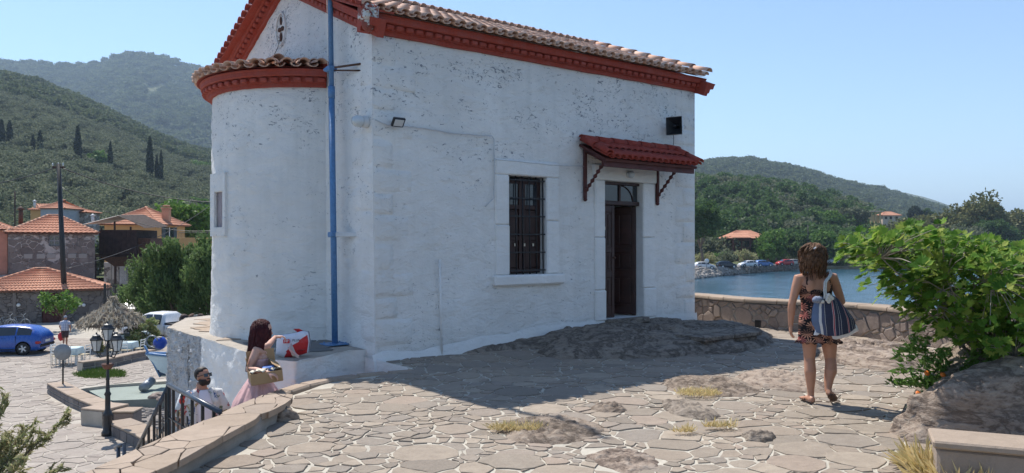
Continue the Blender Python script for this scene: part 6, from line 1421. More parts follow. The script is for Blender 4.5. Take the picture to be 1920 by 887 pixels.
# ------------------------------------------------------------ vehicles
def vehicle(name, label, body, prof, width, wheels, wr, glassz, loc, rz, glass=None, cat='car', roofcol=None, parts=True, tail=(.35, .02, .02)):
    """prof: stations (x, z_bottom, z_belt, z_roof, half width belt, half width roof)"""
    t = thing(name, label, cat); mb = MB(); vs = []; k = 12
    for x, zb, zl, zt_, wb, wt in prof:
        side_ = [(wb*.86, zb), (wb*.99, zb+.10), (wb*1.0, zb+(zl-zb)*.55), (wb*.955, zl), (wt+(wb*.93-wt)*.12, zl+(zt_-zl)*.86), (wt*.72, zt_)]
        vs += [(x, -a, z) for a, z in side_]+[(x, a, z) for a, z in side_[::-1]]
    mb.add(vs, [(i*k+j, (i+1)*k+j, (i+1)*k+(j+1) % k, i*k+(j+1) % k) for i in range(len(prof)-1) for j in range(k)], 0, True); mb.add(vs[:k], [tuple(range(k))]); mb.add(vs[-k:], [tuple(range(k-1, -1, -1))])
    bo_ = mb.build('body', body, t, local=True)
    def at(x):
        for p, q in zip(prof, prof[1:]):
            if p[0] <= x <= q[0]: r = (x-p[0])/(q[0]-p[0]); return [p[i]+(q[i]-p[i])*r for i in range(6)]
        return prof[-1]
    for (x0, x1) in (glass or []):
        for sd in (-1, 1):
            N2 = 6; mb = MB()
            def f(i, j):
                x = x0+(x1-x0)*i/N2; _, zb, zl, zt_, wb, wt = at(x); q = (.08, .86)[j]; zz_ = zl+(zt_-zl)*q; a, b = wb*.955, wt+(wb*.93-wt)*.12
                return Vector((x, sd*(a+(b-a)*q/.86+.008), zz_))
            mb.grid(N2, 1, f); mb.build('window', M['glass'], t, local=True)
    if parts:
        for nm, (xa, za, xb, zb2) in (('rear_window', glassz[0]), ('windscreen', glassz[1])):
            mb = MB(); wa, wb_ = at(xa)[4]*.80, at(xb)[5]*.78; dx = .012 if nm == 'windscreen' else -.012
            mb.add([(xa+dx, -wa, za), (xa+dx, wa, za), (xb+dx, wb_, zb2+.012), (xb+dx, -wb_, zb2+.012)], [(0, 1, 2, 3)]); mb.build(nm, M['glass'], t, local=True)
    for x in wheels:
        for sd in (-1, 1):
            y = sd*(width/2-.09); Mq = T((x, y, wr)) @ RX(rad(90))
            wh = MB().lathe([(wr*.6, -.10), (wr*.92, -.10), (wr, -.06), (wr, .06), (wr*.92, .10), (wr*.6, .10)], 22, Mq).build('tyre', M['rubber'], t, local=True)
            if parts:
                mb = MB(); mb.lathe([(.04, 0), (wr*.62, 0)], 20, T((x, y+sd*.03, wr)) @ RX(rad(90)), mat=1)
                for q in range(5):
                    a = q*2*PI/5
                    for da in (-.14, .14): mb.tube([(x, y+sd*.095, wr), (x+math.cos(a+da)*wr*.6, y+sd*.095, wr+math.sin(a+da)*wr*.6)], [.028, .02], 4)
                mb.lathe([(wr*.58, -.01), (wr*.66, -.01), (wr*.66, .03), (wr*.58, .03)], 22, T((x, y+sd*.08, wr)) @ RX(rad(90))); mb.build('rim', [M['white_metal'], M['dark']], wh, local=True)
                mb = MB(); mb.lathe([(wr*1.0, 0), (wr*1.17, 0)], 22, T((x, sd*(width/2+.004), wr+.01)) @ RX(rad(90))); mb.build('wheel_arch', M['dark'], t, local=True)
    if parts:
        for sd in (-1, 1):
            xr, xf = prof[0][0], prof[-1][0]; MB().bbox((xr+.10, sd*(width/2-.13), prof[0][2]-.10), (.20, .25, .13), .03).build('tail_light', mat('tail_light_red', tail, .3, .1, 5, 0), t); MB().bbox((xf-.14, sd*(width/2-.17), prof[-1][2]-.04), (.2, .26, .12), .03).build('headlight', M['glass_lamp'], t)
            MB().ell((at(xf*.36)[0] if 0 else glassz[1][0]-.25, sd*(width/2+.06), prof[len(prof)//2][2]+.08), (.08, .10, .07), 10, 7).build('mirror', body, t)
            MB().bbox((-.25, sd*(width/2+.004), prof[3][2]-.10), (.16, .02, .03), .006).build('handle', body, t)
        MB().box((prof[0][0]-.012, 0, prof[0][1]+.30), (.02, .5, .11)).build('number_plate', M['white_metal'], t)
    if parts:
        for sd in (-1, 1):
            for xx in (-.92, .05, 1.0): MB().box((xx, sd*(width/2-.012), (prof[3][1]+prof[3][2])/2+.04), (.014, .03, prof[3][2]-prof[3][1]-.12)).build('door_seam', M['dark'], t)
            MB().bbox((.03, sd*(width/2+.0), prof[3][1]+.10), (1.9, .03, .05), .01).build('side_strip', M['rubber'], t)
        MB().bbox((prof[0][0]+.02, 0, prof[0][1]+.10), (.12, width*.82, .14), .04).build('rear_bumper', M['rubber'], t)
    place(t, loc, rz); return t
def carpaint(name, c): return mat(name, c, .28, .05, 3, 0, metal=0, spec=.6)
hatch = [(-2.05, .35, .72, .80, .70, .55), (-2.0, .25, .88, .98, .80, .60), (-1.82, .20, .95, 1.18, .86, .60), (-1.45, .18, .97, 1.38, .88, .60), (-.9, .17, .96, 1.45, .89, .62), (-.1, .17, .93, 1.46, .89, .63), (.45, .17, .90, 1.38, .89, .61), (1.05, .17, .87, 1.02, .88, .64), (1.35, .18, .84, .93, .86, .62), (1.85, .22, .74, .80, .80, .58), (2.08, .30, .58, .62, .68, .5)]
gz_ = ((-1.93, 1.02, -1.35, 1.38), (1.12, .98, .42, 1.38))
bc = G(10, 664, GL); bc.z = GL+.05; p = bc; blue_c = vehicle('parked_car', 'shiny blue hatchback parked on the plaza at the left edge', carpaint('bright_blue_paint', (.012, .075, .34)), hatch, 1.78, (-1.28, 1.28), .315, gz_, p, PI+.10, glass=[(-1.62, -.95), (-.88, .02), (.08, .82)], cat='car')
MB_ = None
tag(MB().tube([Vector((p.x-2.1+.55, p.y-1.0, GL+.9)), Vector((p.x-2.1+.60, p.y-1.02, GL+.62))], [.05, .09], 6).build('ribbon', mat('pink_ribbon', (.5, .05, .2), .6, .2, 9, .2)), 'pink ribbon tied to the blue car door mirror', 'ribbon')
pick = [(-2.55, .45, .95, .98, .84, .74), (-2.5, .42, 1.02, 1.04, .88, .80), (-.75, .40, 1.03, 1.05, .90, .80), (-.72, .40, 1.03, 1.60, .90, .66), (-.5, .40, 1.03, 1.72, .90, .66), (.45, .40, 1.02, 1.72, .90, .66), (.85, .40, 1.01, 1.60, .90, .66), (1.25, .40, 1.0, 1.10, .89, .72), (2.2, .42, .92, .98, .86, .72), (2.5, .48, .75, .80, .76, .6)]
pc2 = Vector((W(306, 0, 45).x, 45, GL+.06)); pk = vehicle('pickup_truck', 'white pickup truck loaded with gear, parked under the tamarisk', carpaint('white_car_paint', (.68, .69, .70)), pick, 1.8, (-1.55, 1.6), .37, ((-.76, 1.1, -.55, 1.62), (1.2, 1.12, .85, 1.56)), pc2, PI-.35, glass=[(-.6, -.02), (.05, 1.0)], cat='pickup truck')
MB().bbox((-1.6, 0, 1.10), (1.55, 1.5, .06), .01).build('bed_floor', M['dark'], pk)
rr = random.Random(2)
for i in range(5):
    q = pc2+Vector((1.0+i*.28, .1+rr.uniform(-.3, .3), 1.08)); mb = MB(); mb.ell(q+Z*.22, (.2+rr.random()*.1, .25, .22+rr.random()*.12), 10, 7, noise_a=.3, noise_s=3); tag(mb.build('load_bundle', M[('brownleaf', 'shedwood', 'rust', 'bluegrey', 'shedwood')[i]]), ('brown bundle nearest the pickup cab', 'dark bundle second from the pickup cab', 'rusty brown bundle in the middle of the pickup bed', 'blue grey bundle in the pickup bed', 'dark bundle at the pickup tail')[i], 'bundle')
dc = W(246, 578, 60); dc.z = GL+.06; vehicle('parked_car', 'dark vehicle with a load behind the bar gate', carpaint('dark_car_paint', (.02, .022, .028)), pick, 1.8, (-1.55, 1.6), .37, ((-.76, 1.1, -.55, 1.62), (1.2, 1.12, .85, 1.56)), dc, rad(-70), glass=[(-.6, -.02), (.05, 1.0)], cat='car')
wl_ = G(322, 632, GL)
# ------------------------------------------------------------ boat at the slip
bt = thing('fishing_boat', 'white and blue fishing boat bow drawn up beside the plinth wall', 'boat', G(300, 706, GL-.1)); bx0 = G(275, 664, GL-.1)
bo = W(274, 664, 31.5); Lb = 5.0; mb = MB(); dk = MB(); NS = 14
bd = Vector((.93, .30, 0)).normalized(); bs = Vector((-bd.y, bd.x, 0)); kz = W(0, 712, 31.0).z-bo.z
def hull(i, j):
    t = i/NS; w_ = .95*math.sin(min(1, t*1.25+.02)*PI/2)**.8; sh_ = -.30*math.sin(t*PI/2); q = j/8
    a = (q*2-1); fx = abs(a)**.8*(1 if a > 0 else -1); depth = (1-abs(a)**2.2)
    return bo+bd*(Lb*t+.55*depth*(1-t))+bs*(fx*w_)+Z*(sh_+(kz-sh_)*depth)
mb.grid(NS, 8, hull); hu = mb.build('hull', None or NT('x').m if 0 else mat('boat_white_paint', (.66, .74, .78), .4, .08, 3, .1, 20), bt)
for sd in (0, 8): MB().tube([hull(i, sd)+Z*.03 for i in range(NS+1)], .05, 6).build('gunwale', M['blue'], bt)
mb = MB(); mb.grid(NS, 4, lambda i, j: hull(i, j*2) if 0 else hull(i, 4)+(hull(i, j if j < 3 else 8-(4-j))-hull(i, 4))*.33+Vector((0, 0, -.02))-bs*.03); mb.build('keel_paint', mat('dark_blue_antifouling', (.03, .06, .12), .6, .2, 3, .2), bt)
MB().tube([hull(0, 4)-bd*.03, hull(0, 0)-bd*.05+Z*.35], .05, 6).build('stem_post', M['blue'], bt); mb = MB(); mb.grid(8, 1, lambda i, j: hull(i, 0).lerp(hull(i, 8), j)-Z*.05); mb.build('deck', M['cloth'], bt)
def text(body_, size, M4, m, parent, name='lettering', ex=.002):
    cu = bpy.data.curves.new(name, 'FONT'); cu.body = body_; cu.size = size; cu.extrude = ex; cu.align_x = 'CENTER'; cu.align_y = 'CENTER'
    o = bpy.data.objects.new(name, cu); dg = None; sc.collection.objects.link(o); bpy.context.view_layer.update()
    me = bpy.data.meshes.new_from_object(o); bpy.data.objects.remove(o); me.materials.clear(); me.materials.append(m); r = link(name, me, parent, M4); return r
hn = (hull(5, 1)-hull(3, 1)).normalized(); text('N. TSANAKA 7', .13, frame(hull(4, 1)+Z*.0-bs*.05+Vector((0, -.05, -.05)), hn, Z), M['iron'], bt)
by = thing('mooring_buoy', 'blue ball buoy beside the boat bow', 'buoy', W(302, 643, 31)); MB().ell(W(300, 643, 31), .26, 14, 10).build('ball', mat('blue_buoy', (.01, .05, .32), .4, .15, 5, .1), by); MB().tube([W(288, 643, 30.9), W(294, 633, 30.9), W(303, 632, 30.9)], .03, 6).build('rope', M['paper'], by)
rp = MB(); rp.tube([W(285, 640, 30.8)+Vector((math.cos(a)*.22, 0, math.sin(a)*.22)) for a in [i*PI/8 for i in range(17)]], .03, 6); tag(rp.build('hoop', M['grey_metal']), 'thin metal hoop standing by the blue buoy', 'hoop')
# bicycle style hoops at the far left
for i, (px, py, lb2) in enumerate(((8, 607, 'bicycle leaning at the store wall, cut by the left edge'), (33, 606, 'bicycle leaning at the store wall behind the blue car roof'))):
    c = W(px, py, 50); bk = thing('bicycle', lb2, 'bicycle', c-Z*.3)
    for dx in (-.5, .5): MB().tube([c+Vector((dx+math.cos(a)*.31, 0, math.sin(a)*.31-.05)) for a in [k*PI/10 for k in range(21)]], .022, 5).build('wheel', M['grey_metal'], bk)
    MB().tube([c+Vector((-.5, 0, -.05)), c+Vector((-.15, 0, .40)), c+Vector((.38, 0, .45)), c+Vector((.05, 0, -.05)), c+Vector((-.15, 0, .40))], .018, 5).tube([c+Vector((.38, 0, .5)), c+Vector((.5, 0, -.05))], .018, 5).build('frame', M['grey_metal'], bk); MB().bbox((0, 0, 0), (.25, .14, .05), .02, T(c+Vector((-.18, 0, .48)))).build('saddle', M['rubber'], bk); MB().tube([c+Vector((.38, -.25, .62)), c+Vector((.38, 0, .5)), c+Vector((.38, .25, .62))], .015, 5).build('handlebar', M['grey_metal'], bk)
# ------------------------------------------------------------ the far shore on the right
QZ = -3.4
near = [(1180, 513), (1300, 506), (1400, 500), (1480, 496), (1560, 493), (1660, 490), (1700, 489.5)]; far = [(1180, 500), (1300, 496), (1400, 492), (1480, 489), (1560, 486), (1660, 484), (1700, 484)]
qn_ = [G(x, y, QZ) for x, y in near]; qf_ = [G(x, y, QZ) for x, y in far]
mb = MB(); mb.prism([(p.x, p.y) for p in qn_]+[(p.x, p.y) for p in qf_[::-1]], -5.2, QZ); tag(mb.build('quay_road', M['asphalt']), kind='structure')
mb = MB(); rr = random.Random(41)
sh_ = [(1180, 534), (1300, 524), (1360, 517), (1420, 511), (1480, 507), (1560, 502), (1660, 498), (1700, 497)]
for k in range(2300):
    px = rr.uniform(1220, 1700); q = rr.random(); a = G(px, interp(near, px)+.3, QZ); b = G(px, interp(sh_, px), -4.85); p = a.lerp(b, q); s = rr.uniform(.25, .75); mb.ell(p+Z*.08, (s, s*rr.uniform(.7, 1), s*.6), 6, 4, noise_a=.35, noise_s=1.5, smooth=False, rnd=rr.random()*.98+.01)
mb.build('shore_rocks', m_stone('shore_rock', [(.20, .18, .16), (.30, .27, .24), (.25, .23, .21), (.38, .35, .31)], 1, .4, 1, .02), kind='stuff')
mb = MB()
for i in range(len(near)-1):
    a, b = G(near[i][0], near[i][1]+.0, QZ), G(near[i+1][0], near[i+1][1], QZ); q = (b-a).normalized(); mb.bbox((0, 0, .12), ((b-a).length, .5, .28), .03, frame((a+b)/2, q, Z.cross(q)))
tag(mb.build('quay_kerb', M['walltop']), 'pale stone kerb along the edge of the far quay road', 'kerb')
w0, w1_ = G(1240, 496, QZ), G(1462, 487.5, QZ); q = (w1_-w0).normalized(); fw_ = thing('roadside_wall', 'dark grey wall behind the parked cars on the far shore', 'wall', w0)
MB().bbox((0, 1.2, .65), ((w1_-w0).length, .4, 1.5), .04, frame((w0+w1_)/2, q, Z.cross(q))).build('wall_body', M['darkstone'], fw_); MB().bbox((0, 1.2, 1.44), ((w1_-w0).length+.1, .55, .12), .03, frame((w0+w1_)/2, q, Z.cross(q))).build('cap', M['rubble_dk'], fw_)
cars = [(1320, 504.5, 'white', 'white suv, leftmost of the cars on the far quay beside the round sign', 0), (1362, 502.5, 'dark', 'dark car second from the left on the far quay', 0), (1402, 501, 'white', 'white hatchback left of the small blue car on the far quay', 1), (1431, 500, 'blue', 'small blue car on the far quay', 0), (1471, 498, 'red', 'red car on the far quay left of the walking woman\'s head', 1), (1490, 497.5, 'beige', 'beige car right beside the red one on the far quay', 0),
        (1558, 494, 'silver', 'silver car just right of the walking woman\'s head', 1), (1577, 493.5, 'white', 'white car between the silver one and the grey one', 0), (1599, 492.5, 'grey', 'grey car fourth from the right end of the far row', 1), (1624, 491.5, 'white', 'white van near the fig leaves on the far quay', 2), (1641, 491, 'white', 'rightmost white car of the far row, by the fig leaves', 0)]
CC = {'white': (.62, .63, .64), 'dark': (.03, .033, .04), 'blue': (.08, .17, .38), 'red': (.42, .02, .02), 'beige': (.36, .34, .28), 'silver': (.38, .40, .43), 'grey': (.15, .155, .165)}
prot = {}
van = [(x, a, b*1.1, c*(1.3 if -1.9 < x < 1 else 1.05), d, e) for x, a, b, c, d, e in hatch]
for k, (px, py, col, lb, ty) in enumerate(cars):
    p = G(px, py, QZ); p.z = QZ+.01; t = vehicle('parked_car', lb, carpaint(col+'_paint', CC[col]), van if ty == 2 else hatch, 1.78, (-1.28, 1.28), .31, gz_, p, (PI if ty == 1 else 0)+rad(12+k*1.3), glass=[(-1.62, -.95), (-.88, .02), (.08, .82)]); t['group'] = 'cars parked along the far quay'
p = G(1325, 505.5, QZ); rs = thing('road_sign', 'small white round road sign in front of the leftmost far car', 'sign', p); MB().tube([p, p+Z*1.9], .05, 6).build('pole', M['grey_metal'], rs); MB().lathe([(0, -.03), (.45, -.03), (.45, .03), (0, .03)], 16, Matrix.Translation(p+Z*1.7+Vector((0, -.1, 0))) @ RX(rad(90))).build('disc', M['white_metal'], rs)
# buildings
M['paleroof'] = M['tile_new']
def simple_house(name, label, x0, x1, ybase, yeave, d, rise, dep, wallm, ops_px, ov=.5, hip=None, baseoff=0):
    a, b = W(x0, ybase, d), W(x1, ybase, d); a.z = b.z = a.z; Mq, w = house_frame(a, b, 0); zh = W(0, yeave, d).z-a.z; t = thing(name, label, 'house', (a+b)/2)
    ops = [(lxx(p0, a, Mq), lxx(p1, a, Mq), W(0, yb, d).z-a.z, W(0, ya, d).z-a.z) for p0, p1, ya, yb in ops_px]
    facade(t, Mq, w, -3, zh, ops, wallm); shell(t, Mq, w, dep, -3, zh, wallm)
    for o in ops: f_ = boxpart('window', t, Mq, o[0]+.05, o[1]-.05, .14, .2, o[2]+.03, o[3]-.03, M['glass']); boxpart('frame', f_, Mq, (o[0]+o[1])/2-.05, (o[0]+o[1])/2+.05, .08, .14, o[2]+.05, o[3]-.05, M['rust'], .01)
    if rise: hiproof(t, Mq, w, dep, zh, rise, ov, .45, hip=hip or dep/2, rows=5)
    return t, Mq, w, zh
t1, Mq, w, zh = simple_house('red_roof_house', 'house with orange red hipped roof among trees beyond the far quay', 1369, 1436, 472, 447, 205, 2.1, 8, mat('dark_brown_red_wall', (.13, .075, .055), .9, .2, 1, .2, kind='pos'), [(1380, 1390, 452, 463), (1396, 1405, 452, 463), (1415, 1424, 452, 462)], 1.0, 3.9)
mb = MB(); c0_, c1_ = W(1373, 446, 201), W(1409, 446, 201); corr_roof(mb, c0_, c1_, c1_+Vector((0, 3, 1.1)), c0_+Vector((0, 3, 1.1)), 14, .06, 3); mb.build('porch_roof', M['tile_new'], t1)
for x in (1375, 1391, 1407): p = W(x, 446, 201.3); MB().box((p.x, p.y, p.z-1.6), (.2, .2, 3.2)).build('porch_post', M['darkred'], t1)
M['cream'] = mat('cream_render', (.62, .52, .42), .9, .06, 1, .2, kind='pos'); M['yell'] = mat('pale_yellow_render', (.58, .46, .24), .9, .08, 1, .2, kind='pos')
t2, Mq, w, zh = simple_house('hill_villa', 'cream villa with orange roof and pergola on the hill right of the woman', 1655, 1688, 416, 404, 330, 1.7, 6, M['cream'], [(1659, 1664, 406, 411), (1668, 1673, 406, 411), (1679, 1684, 406, 414)], .6, 3)
for k, x in enumerate((1627, 1634, 1641, 1650)): p = W(x, 416, 329); zt_ = W(0, 397, 329).z; MB().box((p.x, p.y, (p.z+zt_)/2-1), (.55, .55, zt_-p.z+2)).build('pergola_post', M['yell'], t2)
a, b = W(1624, 396.5, 329), W(1652, 396.5, 329); MB().bbox(tuple((a+b)/2), ((b-a).length, 4, .35), .05).build('pergola_roof', M['cream'], t2); MB().box(tuple((W(1626, 412, 333)+W(1652, 412, 333))/2), ((b-a).length, .4, 4)).build('back_wall', M['yell'], t2)
p = W(1515, 470, 195); mb = MB(); mb.tube([p-Z*2, W(1515, 422, 195)], .10, 6); tag(mb.build('street_pole', M['iron']), 'thin dark street pole in front of the green hill', 'pole')
# trees and bushes of the far shore
def ftree(px, ybase, ytop, wpx, d, m, seed, label, name='shore_tree', nl=3600, leaf=.42, nc=44, **k):
    b = W(px, ybase, d); h = (ybase-ytop)/F*d; return tree(name, label, 'tree', b, h, wpx/F*d, M[m], seed, leaf=leaf, nl=nl, nc=nc, trunk_r=.3, **k)
ftree(1318, 492, 366, 84, 168, 'dkgreen', 201, 'big dark tree standing close behind the chapel corner by the quay', nl=9000, leaf=.34, nc=70)
for i, (px, yb, yt, wp, d, m, lb) in enumerate([(1440, 489, 456, 36, 190, 'green', 'rounded green tree in front of the red roofed house'), (1455, 488, 428, 60, 196, 'green', 'large green tree right of the red roofed house'), (1500, 487, 436, 56, 200, 'dkgreen', 'dark green tree behind the red car'), (1545, 486, 432, 58, 206, 'green', 'green tree behind the woman\'s head'), (1590, 485, 434, 56, 212, 'green', 'green tree right of the woman\'s head'), (1640, 484, 434, 60, 220, 'dkgreen', 'green tree behind the fig leaves at the road end'), (1690, 484, 436, 60, 228, 'green', 'green tree beyond the end of the quay road')]):
    ftree(px, yb, yt, wp, d, m, 210+i, lb, trunk_h=.1, crown_z=.5)
for i, (px, yb, yt, wp, d, m, lb) in enumerate([(1322, 494, 470, 46, 176, 'tam_dry', 'yellowish bush under the big dark tree'), (1360, 492, 474, 50, 180, 'olive', 'low olive bush behind the dark car'), (1400, 491, 468, 46, 184, 'tam_dry', 'pale dry bush behind the white hatchback'), (1345, 488, 474, 40, 190, 'green', 'green bush left of the red roofed house')]):
    ftree(px, yb, yt, wp, d, m, 230+i, lb, 'shore_bush', 1500, .28, 20, trunk_h=.05, crown_z=.45)
for i, (px, yb, yt, wp, d, m, lb) in enumerate([(1552, 440, 393, 58, 290, 'green', 'yellow green tree in the middle of the green hill'), (1600, 425, 388, 56, 310, 'olive', 'grey green tree left of the hill villa'), (1716, 412, 385, 26, 420, 'cypress', 'small dark tree on the skyline right of the villa'), (1735, 412, 391, 30, 420, 'dkgreen', 'low dark tree right of the small skyline tree'), (1640, 470, 432, 90, 300, 'brownleaf', 'brownish green tree below the hill villa'), (1720, 470, 404, 110, 300, 'brownleaf', 'broad olive brown tree left of the big shore tree'), (1770, 472, 400, 90, 290, 'brownleaf', 'olive brown tree in front of the big shore tree'),
        (1832, 476, 364, 122, 300, 'brownleaf', 'biggest tree on the far shore, near the right edge'), (1860, 478, 410, 96, 285, 'dkgreen', 'dark tree at the water in front of the biggest tree'), (1900, 476, 388, 84, 330, 'brownleaf', 'brownish tree at the right edge of the shore'), (1800, 480, 430, 110, 275, 'olive', 'grey green shore tree at the water line'), (1745, 482, 436, 100, 265, 'green', 'low green tree by the water behind the fig')]):
    ftree(px, yb, yt, wp, d, m, 240+i, lb, nl=11000 if wp > 80 else 3500, leaf=.80, nc=60 if wp > 80 else 30, trunk_h=.08, crown_z=.48)
mb = MB(); mb.prism([tuple(W(px, 0, d))[:2] for px, d in ((1640, 236), (1700, 240), (1780, 262), (1850, 272), (1905, 320), (1905, 460), (1640, 460))], -5.4, -4.35); tag(mb.build('headland', M['ground']), kind='structure')
# ------------------------------------------------------------ fig tree, plants and dry grass in the foreground
FD = 7.2; fp_ = [(1578, 462), (1600, 428), (1640, 418), (1700, 432), (1760, 440), (1820, 452), (1880, 462), (1990, 470), (2080, 520), (2080, 640), (1960, 665), (1880, 668), (1800, 640), (1755, 632), (1722, 590), (1700, 562), (1650, 536), (1672, 515), (1645, 494), (1605, 488)]
fpm = [(W(x, y, FD).x+.08, W(x, y, FD).z-.03) for x, y in fp_]; fig = thing('fig_tree', 'spreading fig tree with big lobed leaves above the right boulder', 'fig tree', (4.9, 7.5, .2))
def leaf_shape(seed):
    rr_ = random.Random(seed); lob = [(-.42, .10), (-.50, .45), (-.28, .50), (-.30, .80), (-.10, .68), (0, 1.05), (.10, .68), (.30, .80), (.28, .50), (.50, .45), (.42, .10), (.10, .02), (0, -.02), (-.10, .02)]
    V = [(x*rr_.uniform(.85, 1.1), y*rr_.uniform(.92, 1.05), .10*abs(x)+.12*y*(1-y)-.10*y*y) for x, y in lob]; V.append((0, .35, -.02)); n_ = len(lob)
    return MB().add(V, [(i, (i+1) % n_, n_) for i in range(n_)], smooth=False)
LS = [leaf_shape(i) for i in range(4)]; LM = [l.mesh('leaf', M['fig']) for l in LS]
rr = random.Random(88); tips = []
while len(tips) < 1050:
    x, z = rr.uniform(2.9, 5.8), rr.uniform(.4, 1.95)
    if inside((x, z), fpm):
        y = FD+rr.gauss(0, .42)*min(1, .5+(x-2.9)); tips.append(Vector((x, y, z)))
root = Vector((4.75, 7.6, .35)); leaves = []
for t in tips:
    ax = (t-root+Vector((rr.gauss(0, .3), rr.gauss(0, .3), rr.gauss(.35, .3)))).normalized(); k = rr.randint(4, 7)
    for i in range(k):
        a = i*2.4+rr.random(); s = ax.orthogonal().normalized(); s = (Quaternion(ax, a) @ s); d = (ax*rr.uniform(.15, .8)+s).normalized()
        sz = rr.uniform(.045, .105); yv = d; nrm = (ax*1.1-d*.4+Z*.35+Vector((rr.gauss(0, .3), rr.gauss(0, .3), 0))).normalized(); xv = yv.cross(nrm).normalized(); zv = xv.cross(yv)
        Mx = Matrix((xv*sz, yv*sz, zv*sz)).transposed().to_4x4(); Mx.translation = t+d*.03; leaves.append((t.y+rr.uniform(-.05, .05), Mx))
leaves.sort(key=lambda q: q[0]); rest = MB()
for i, (_, Mx) in enumerate(leaves):
    if i < 300: link('leaf', LM[i % 4], fig, Mx)
    else: l = LS[i % 4]; rest.add([Mx @ Vector(p) for p in l.v], l.f, 0, False, rr.random()*.98+.01)
rest.build('leaves', M['fig'], fig, kind='stuff')
hubs = [t.lerp(root, rr.uniform(.08, .3)) for t in rr.sample(tips, 80)]
for h_ in hubs:
    mid = root.lerp(h_, .5)+Vector((0, 0, rr.uniform(-.12, .15))); MB().tube([root+Vector((rr.uniform(-.1, .1), rr.uniform(-.1, .1), 0)), root.lerp(mid, .5)+Z*.02, mid, h_], [.024, .016, .010, .004], 6).build('branch', M['pale_bark'], fig)
tw = MB()
for t in tips:
    h_ = min(hubs, key=lambda q: (q-t).length); tw.tube([h_, h_.lerp(t, .5)+Z*.03, t], [.0045, .0035, .0025], 4, caps=False)
tw.build('twigs', M['pale_bark'], fig, kind='stuff')
# ferny plant, marigolds, dry grass
b = Vector((4.02, 7.35, .28)); fe = thing('ferny_plant', 'dark green ferny plant under the fig beside the boulder', 'plant', b); g = np.random.default_rng(4); N_ = 1500
a_ = g.random(N_)*6.28; q_ = g.random(N_); st_ = g.integers(0, 26, N_); sa_ = st_*2.4; R_ = .12+.34*q_; PT = np.stack([np.cos(sa_)*R_, np.sin(sa_)*R_*.8, .05+.42*np.sin(q_*2.2)*(.5+.5*np.cos(st_))], 1)+g.normal(size=(N_, 3))*.02+np.array(b); link('fronds', leafmesh('fronds', PT, .022, M['green'], 3.5, np.stack([np.cos(sa_), np.sin(sa_), .4+0*sa_], 1), 2), fe)
orange = mat('orange_petals', (.75, .18, .02), .6, .15, 9, .1, 30)
for i, (px, py, d, lb) in enumerate(((1738, 700, 7.2, 'orange marigold highest beside the boulder'), (1768, 703, 7.1, 'orange marigold right of the highest one'), (1722, 738, 6.9, 'small orange flower low on the paving edge'))):
    c = W(px, py, d); fl_ = thing('marigold', lb, 'flower', Vector((c.x, c.y, 0))); MB().lathe([(0, -.008), (.022, -.004), (.026, .004), (.012, .010), (0, .012)], 10, Matrix.Translation(c) @ RX(rad(55))).build('bloom', orange, fl_); MB().tube([Vector((c.x+.05, c.y+.03, 0)), Vector((c.x+.02, c.y+.02, c.z*.6)), c], .004, 5).build('stem', M['green'], fl_)
    g = np.random.default_rng(i); PT = g.normal(size=(70, 3))*np.array([.06, .05, .05])+np.array([c.x+.04, c.y+.04, max(.04, c.z*.5)]); link('foliage', leafmesh('foliage', PT, .022, M['olive'], 2.5, None, i), fl_)
c = Vector((3.02, 5.45, 0)); grass_patch(lambda x, y: ((x-c.x)/.16)**2+((y-c.y)/.42)**2 < 1, (2.8, 3.3, 4.9, 6.0), 1500, .20, M['straw'], .0, 11, 'dry_grass')
for i, (px, py, rx, ry, n_) in enumerate(((968, 806, .26, .10, 520), (1310, 742, .24, .16, 480), (1352, 803, .16, .07, 200), (1283, 812, .10, .05, 120))):
    c = G(px, py, .02); grass_patch(lambda x, y: ((x-c.x)/rx)**2+((y-c.y)/ry)**2 < 1, (c.x-rx, c.x+rx, c.y-ry, c.y+ry), n_,   .065, M['straw'], lambda x, y: gz0(x, y)+.035, 20+i, 'dry_grass')
# dry tamarisk outside the parapet at the left edge
b = Vector((-6.45, 8.9, GL)); dt = thing('tamarisk_bush', 'dry yellowish tamarisk bush rising at the bottom left edge', 'tamarisk', b); rr = random.Random(6); g = np.random.default_rng(6); mb = MB(); CP_, CA = [], []
for k in range(26):
    a = rr.uniform(0, 6.28); e = Vector((-6.10+math.cos(a)*rr.uniform(.2, 1.15), 8.9+math.sin(a)*rr.uniform(.2, .9), rr.uniform(-1.5, .12))); s = Vector((-6.45, 8.9, -1.9)); pts = [s.lerp(e, q)+Z*.12*math.sin(q*PI) for q in (0, .35, .7, 1)]; mb.tube(pts, [.025, .016, .009, .004], 5)
    for q in np.linspace(.35, 1.0, 26):
        p = s.lerp(e, float(q))+Z*.12*math.sin(q*PI); d = ((e-s).normalized()+Vector((rr.gauss(0, .5), rr.gauss(0, .5), rr.gauss(0, .4)))).normalized()
        for w_ in range(20): CP_.append(tuple(p+d*rr.uniform(.01, .17)+Vector((rr.gauss(0, .01), rr.gauss(0, .01), rr.gauss(0, .01))))); CA.append(tuple(d))
mb.tube([b, Vector((-6.45, 8.9, -1.8))], [.12, .07], 8); mb.build('stems', M['bark'], dt); link('foliage', leafmesh('foliage', np.array(CP_), .022, M['tam_dry'], 4.5, np.array(CA), 3), dt)
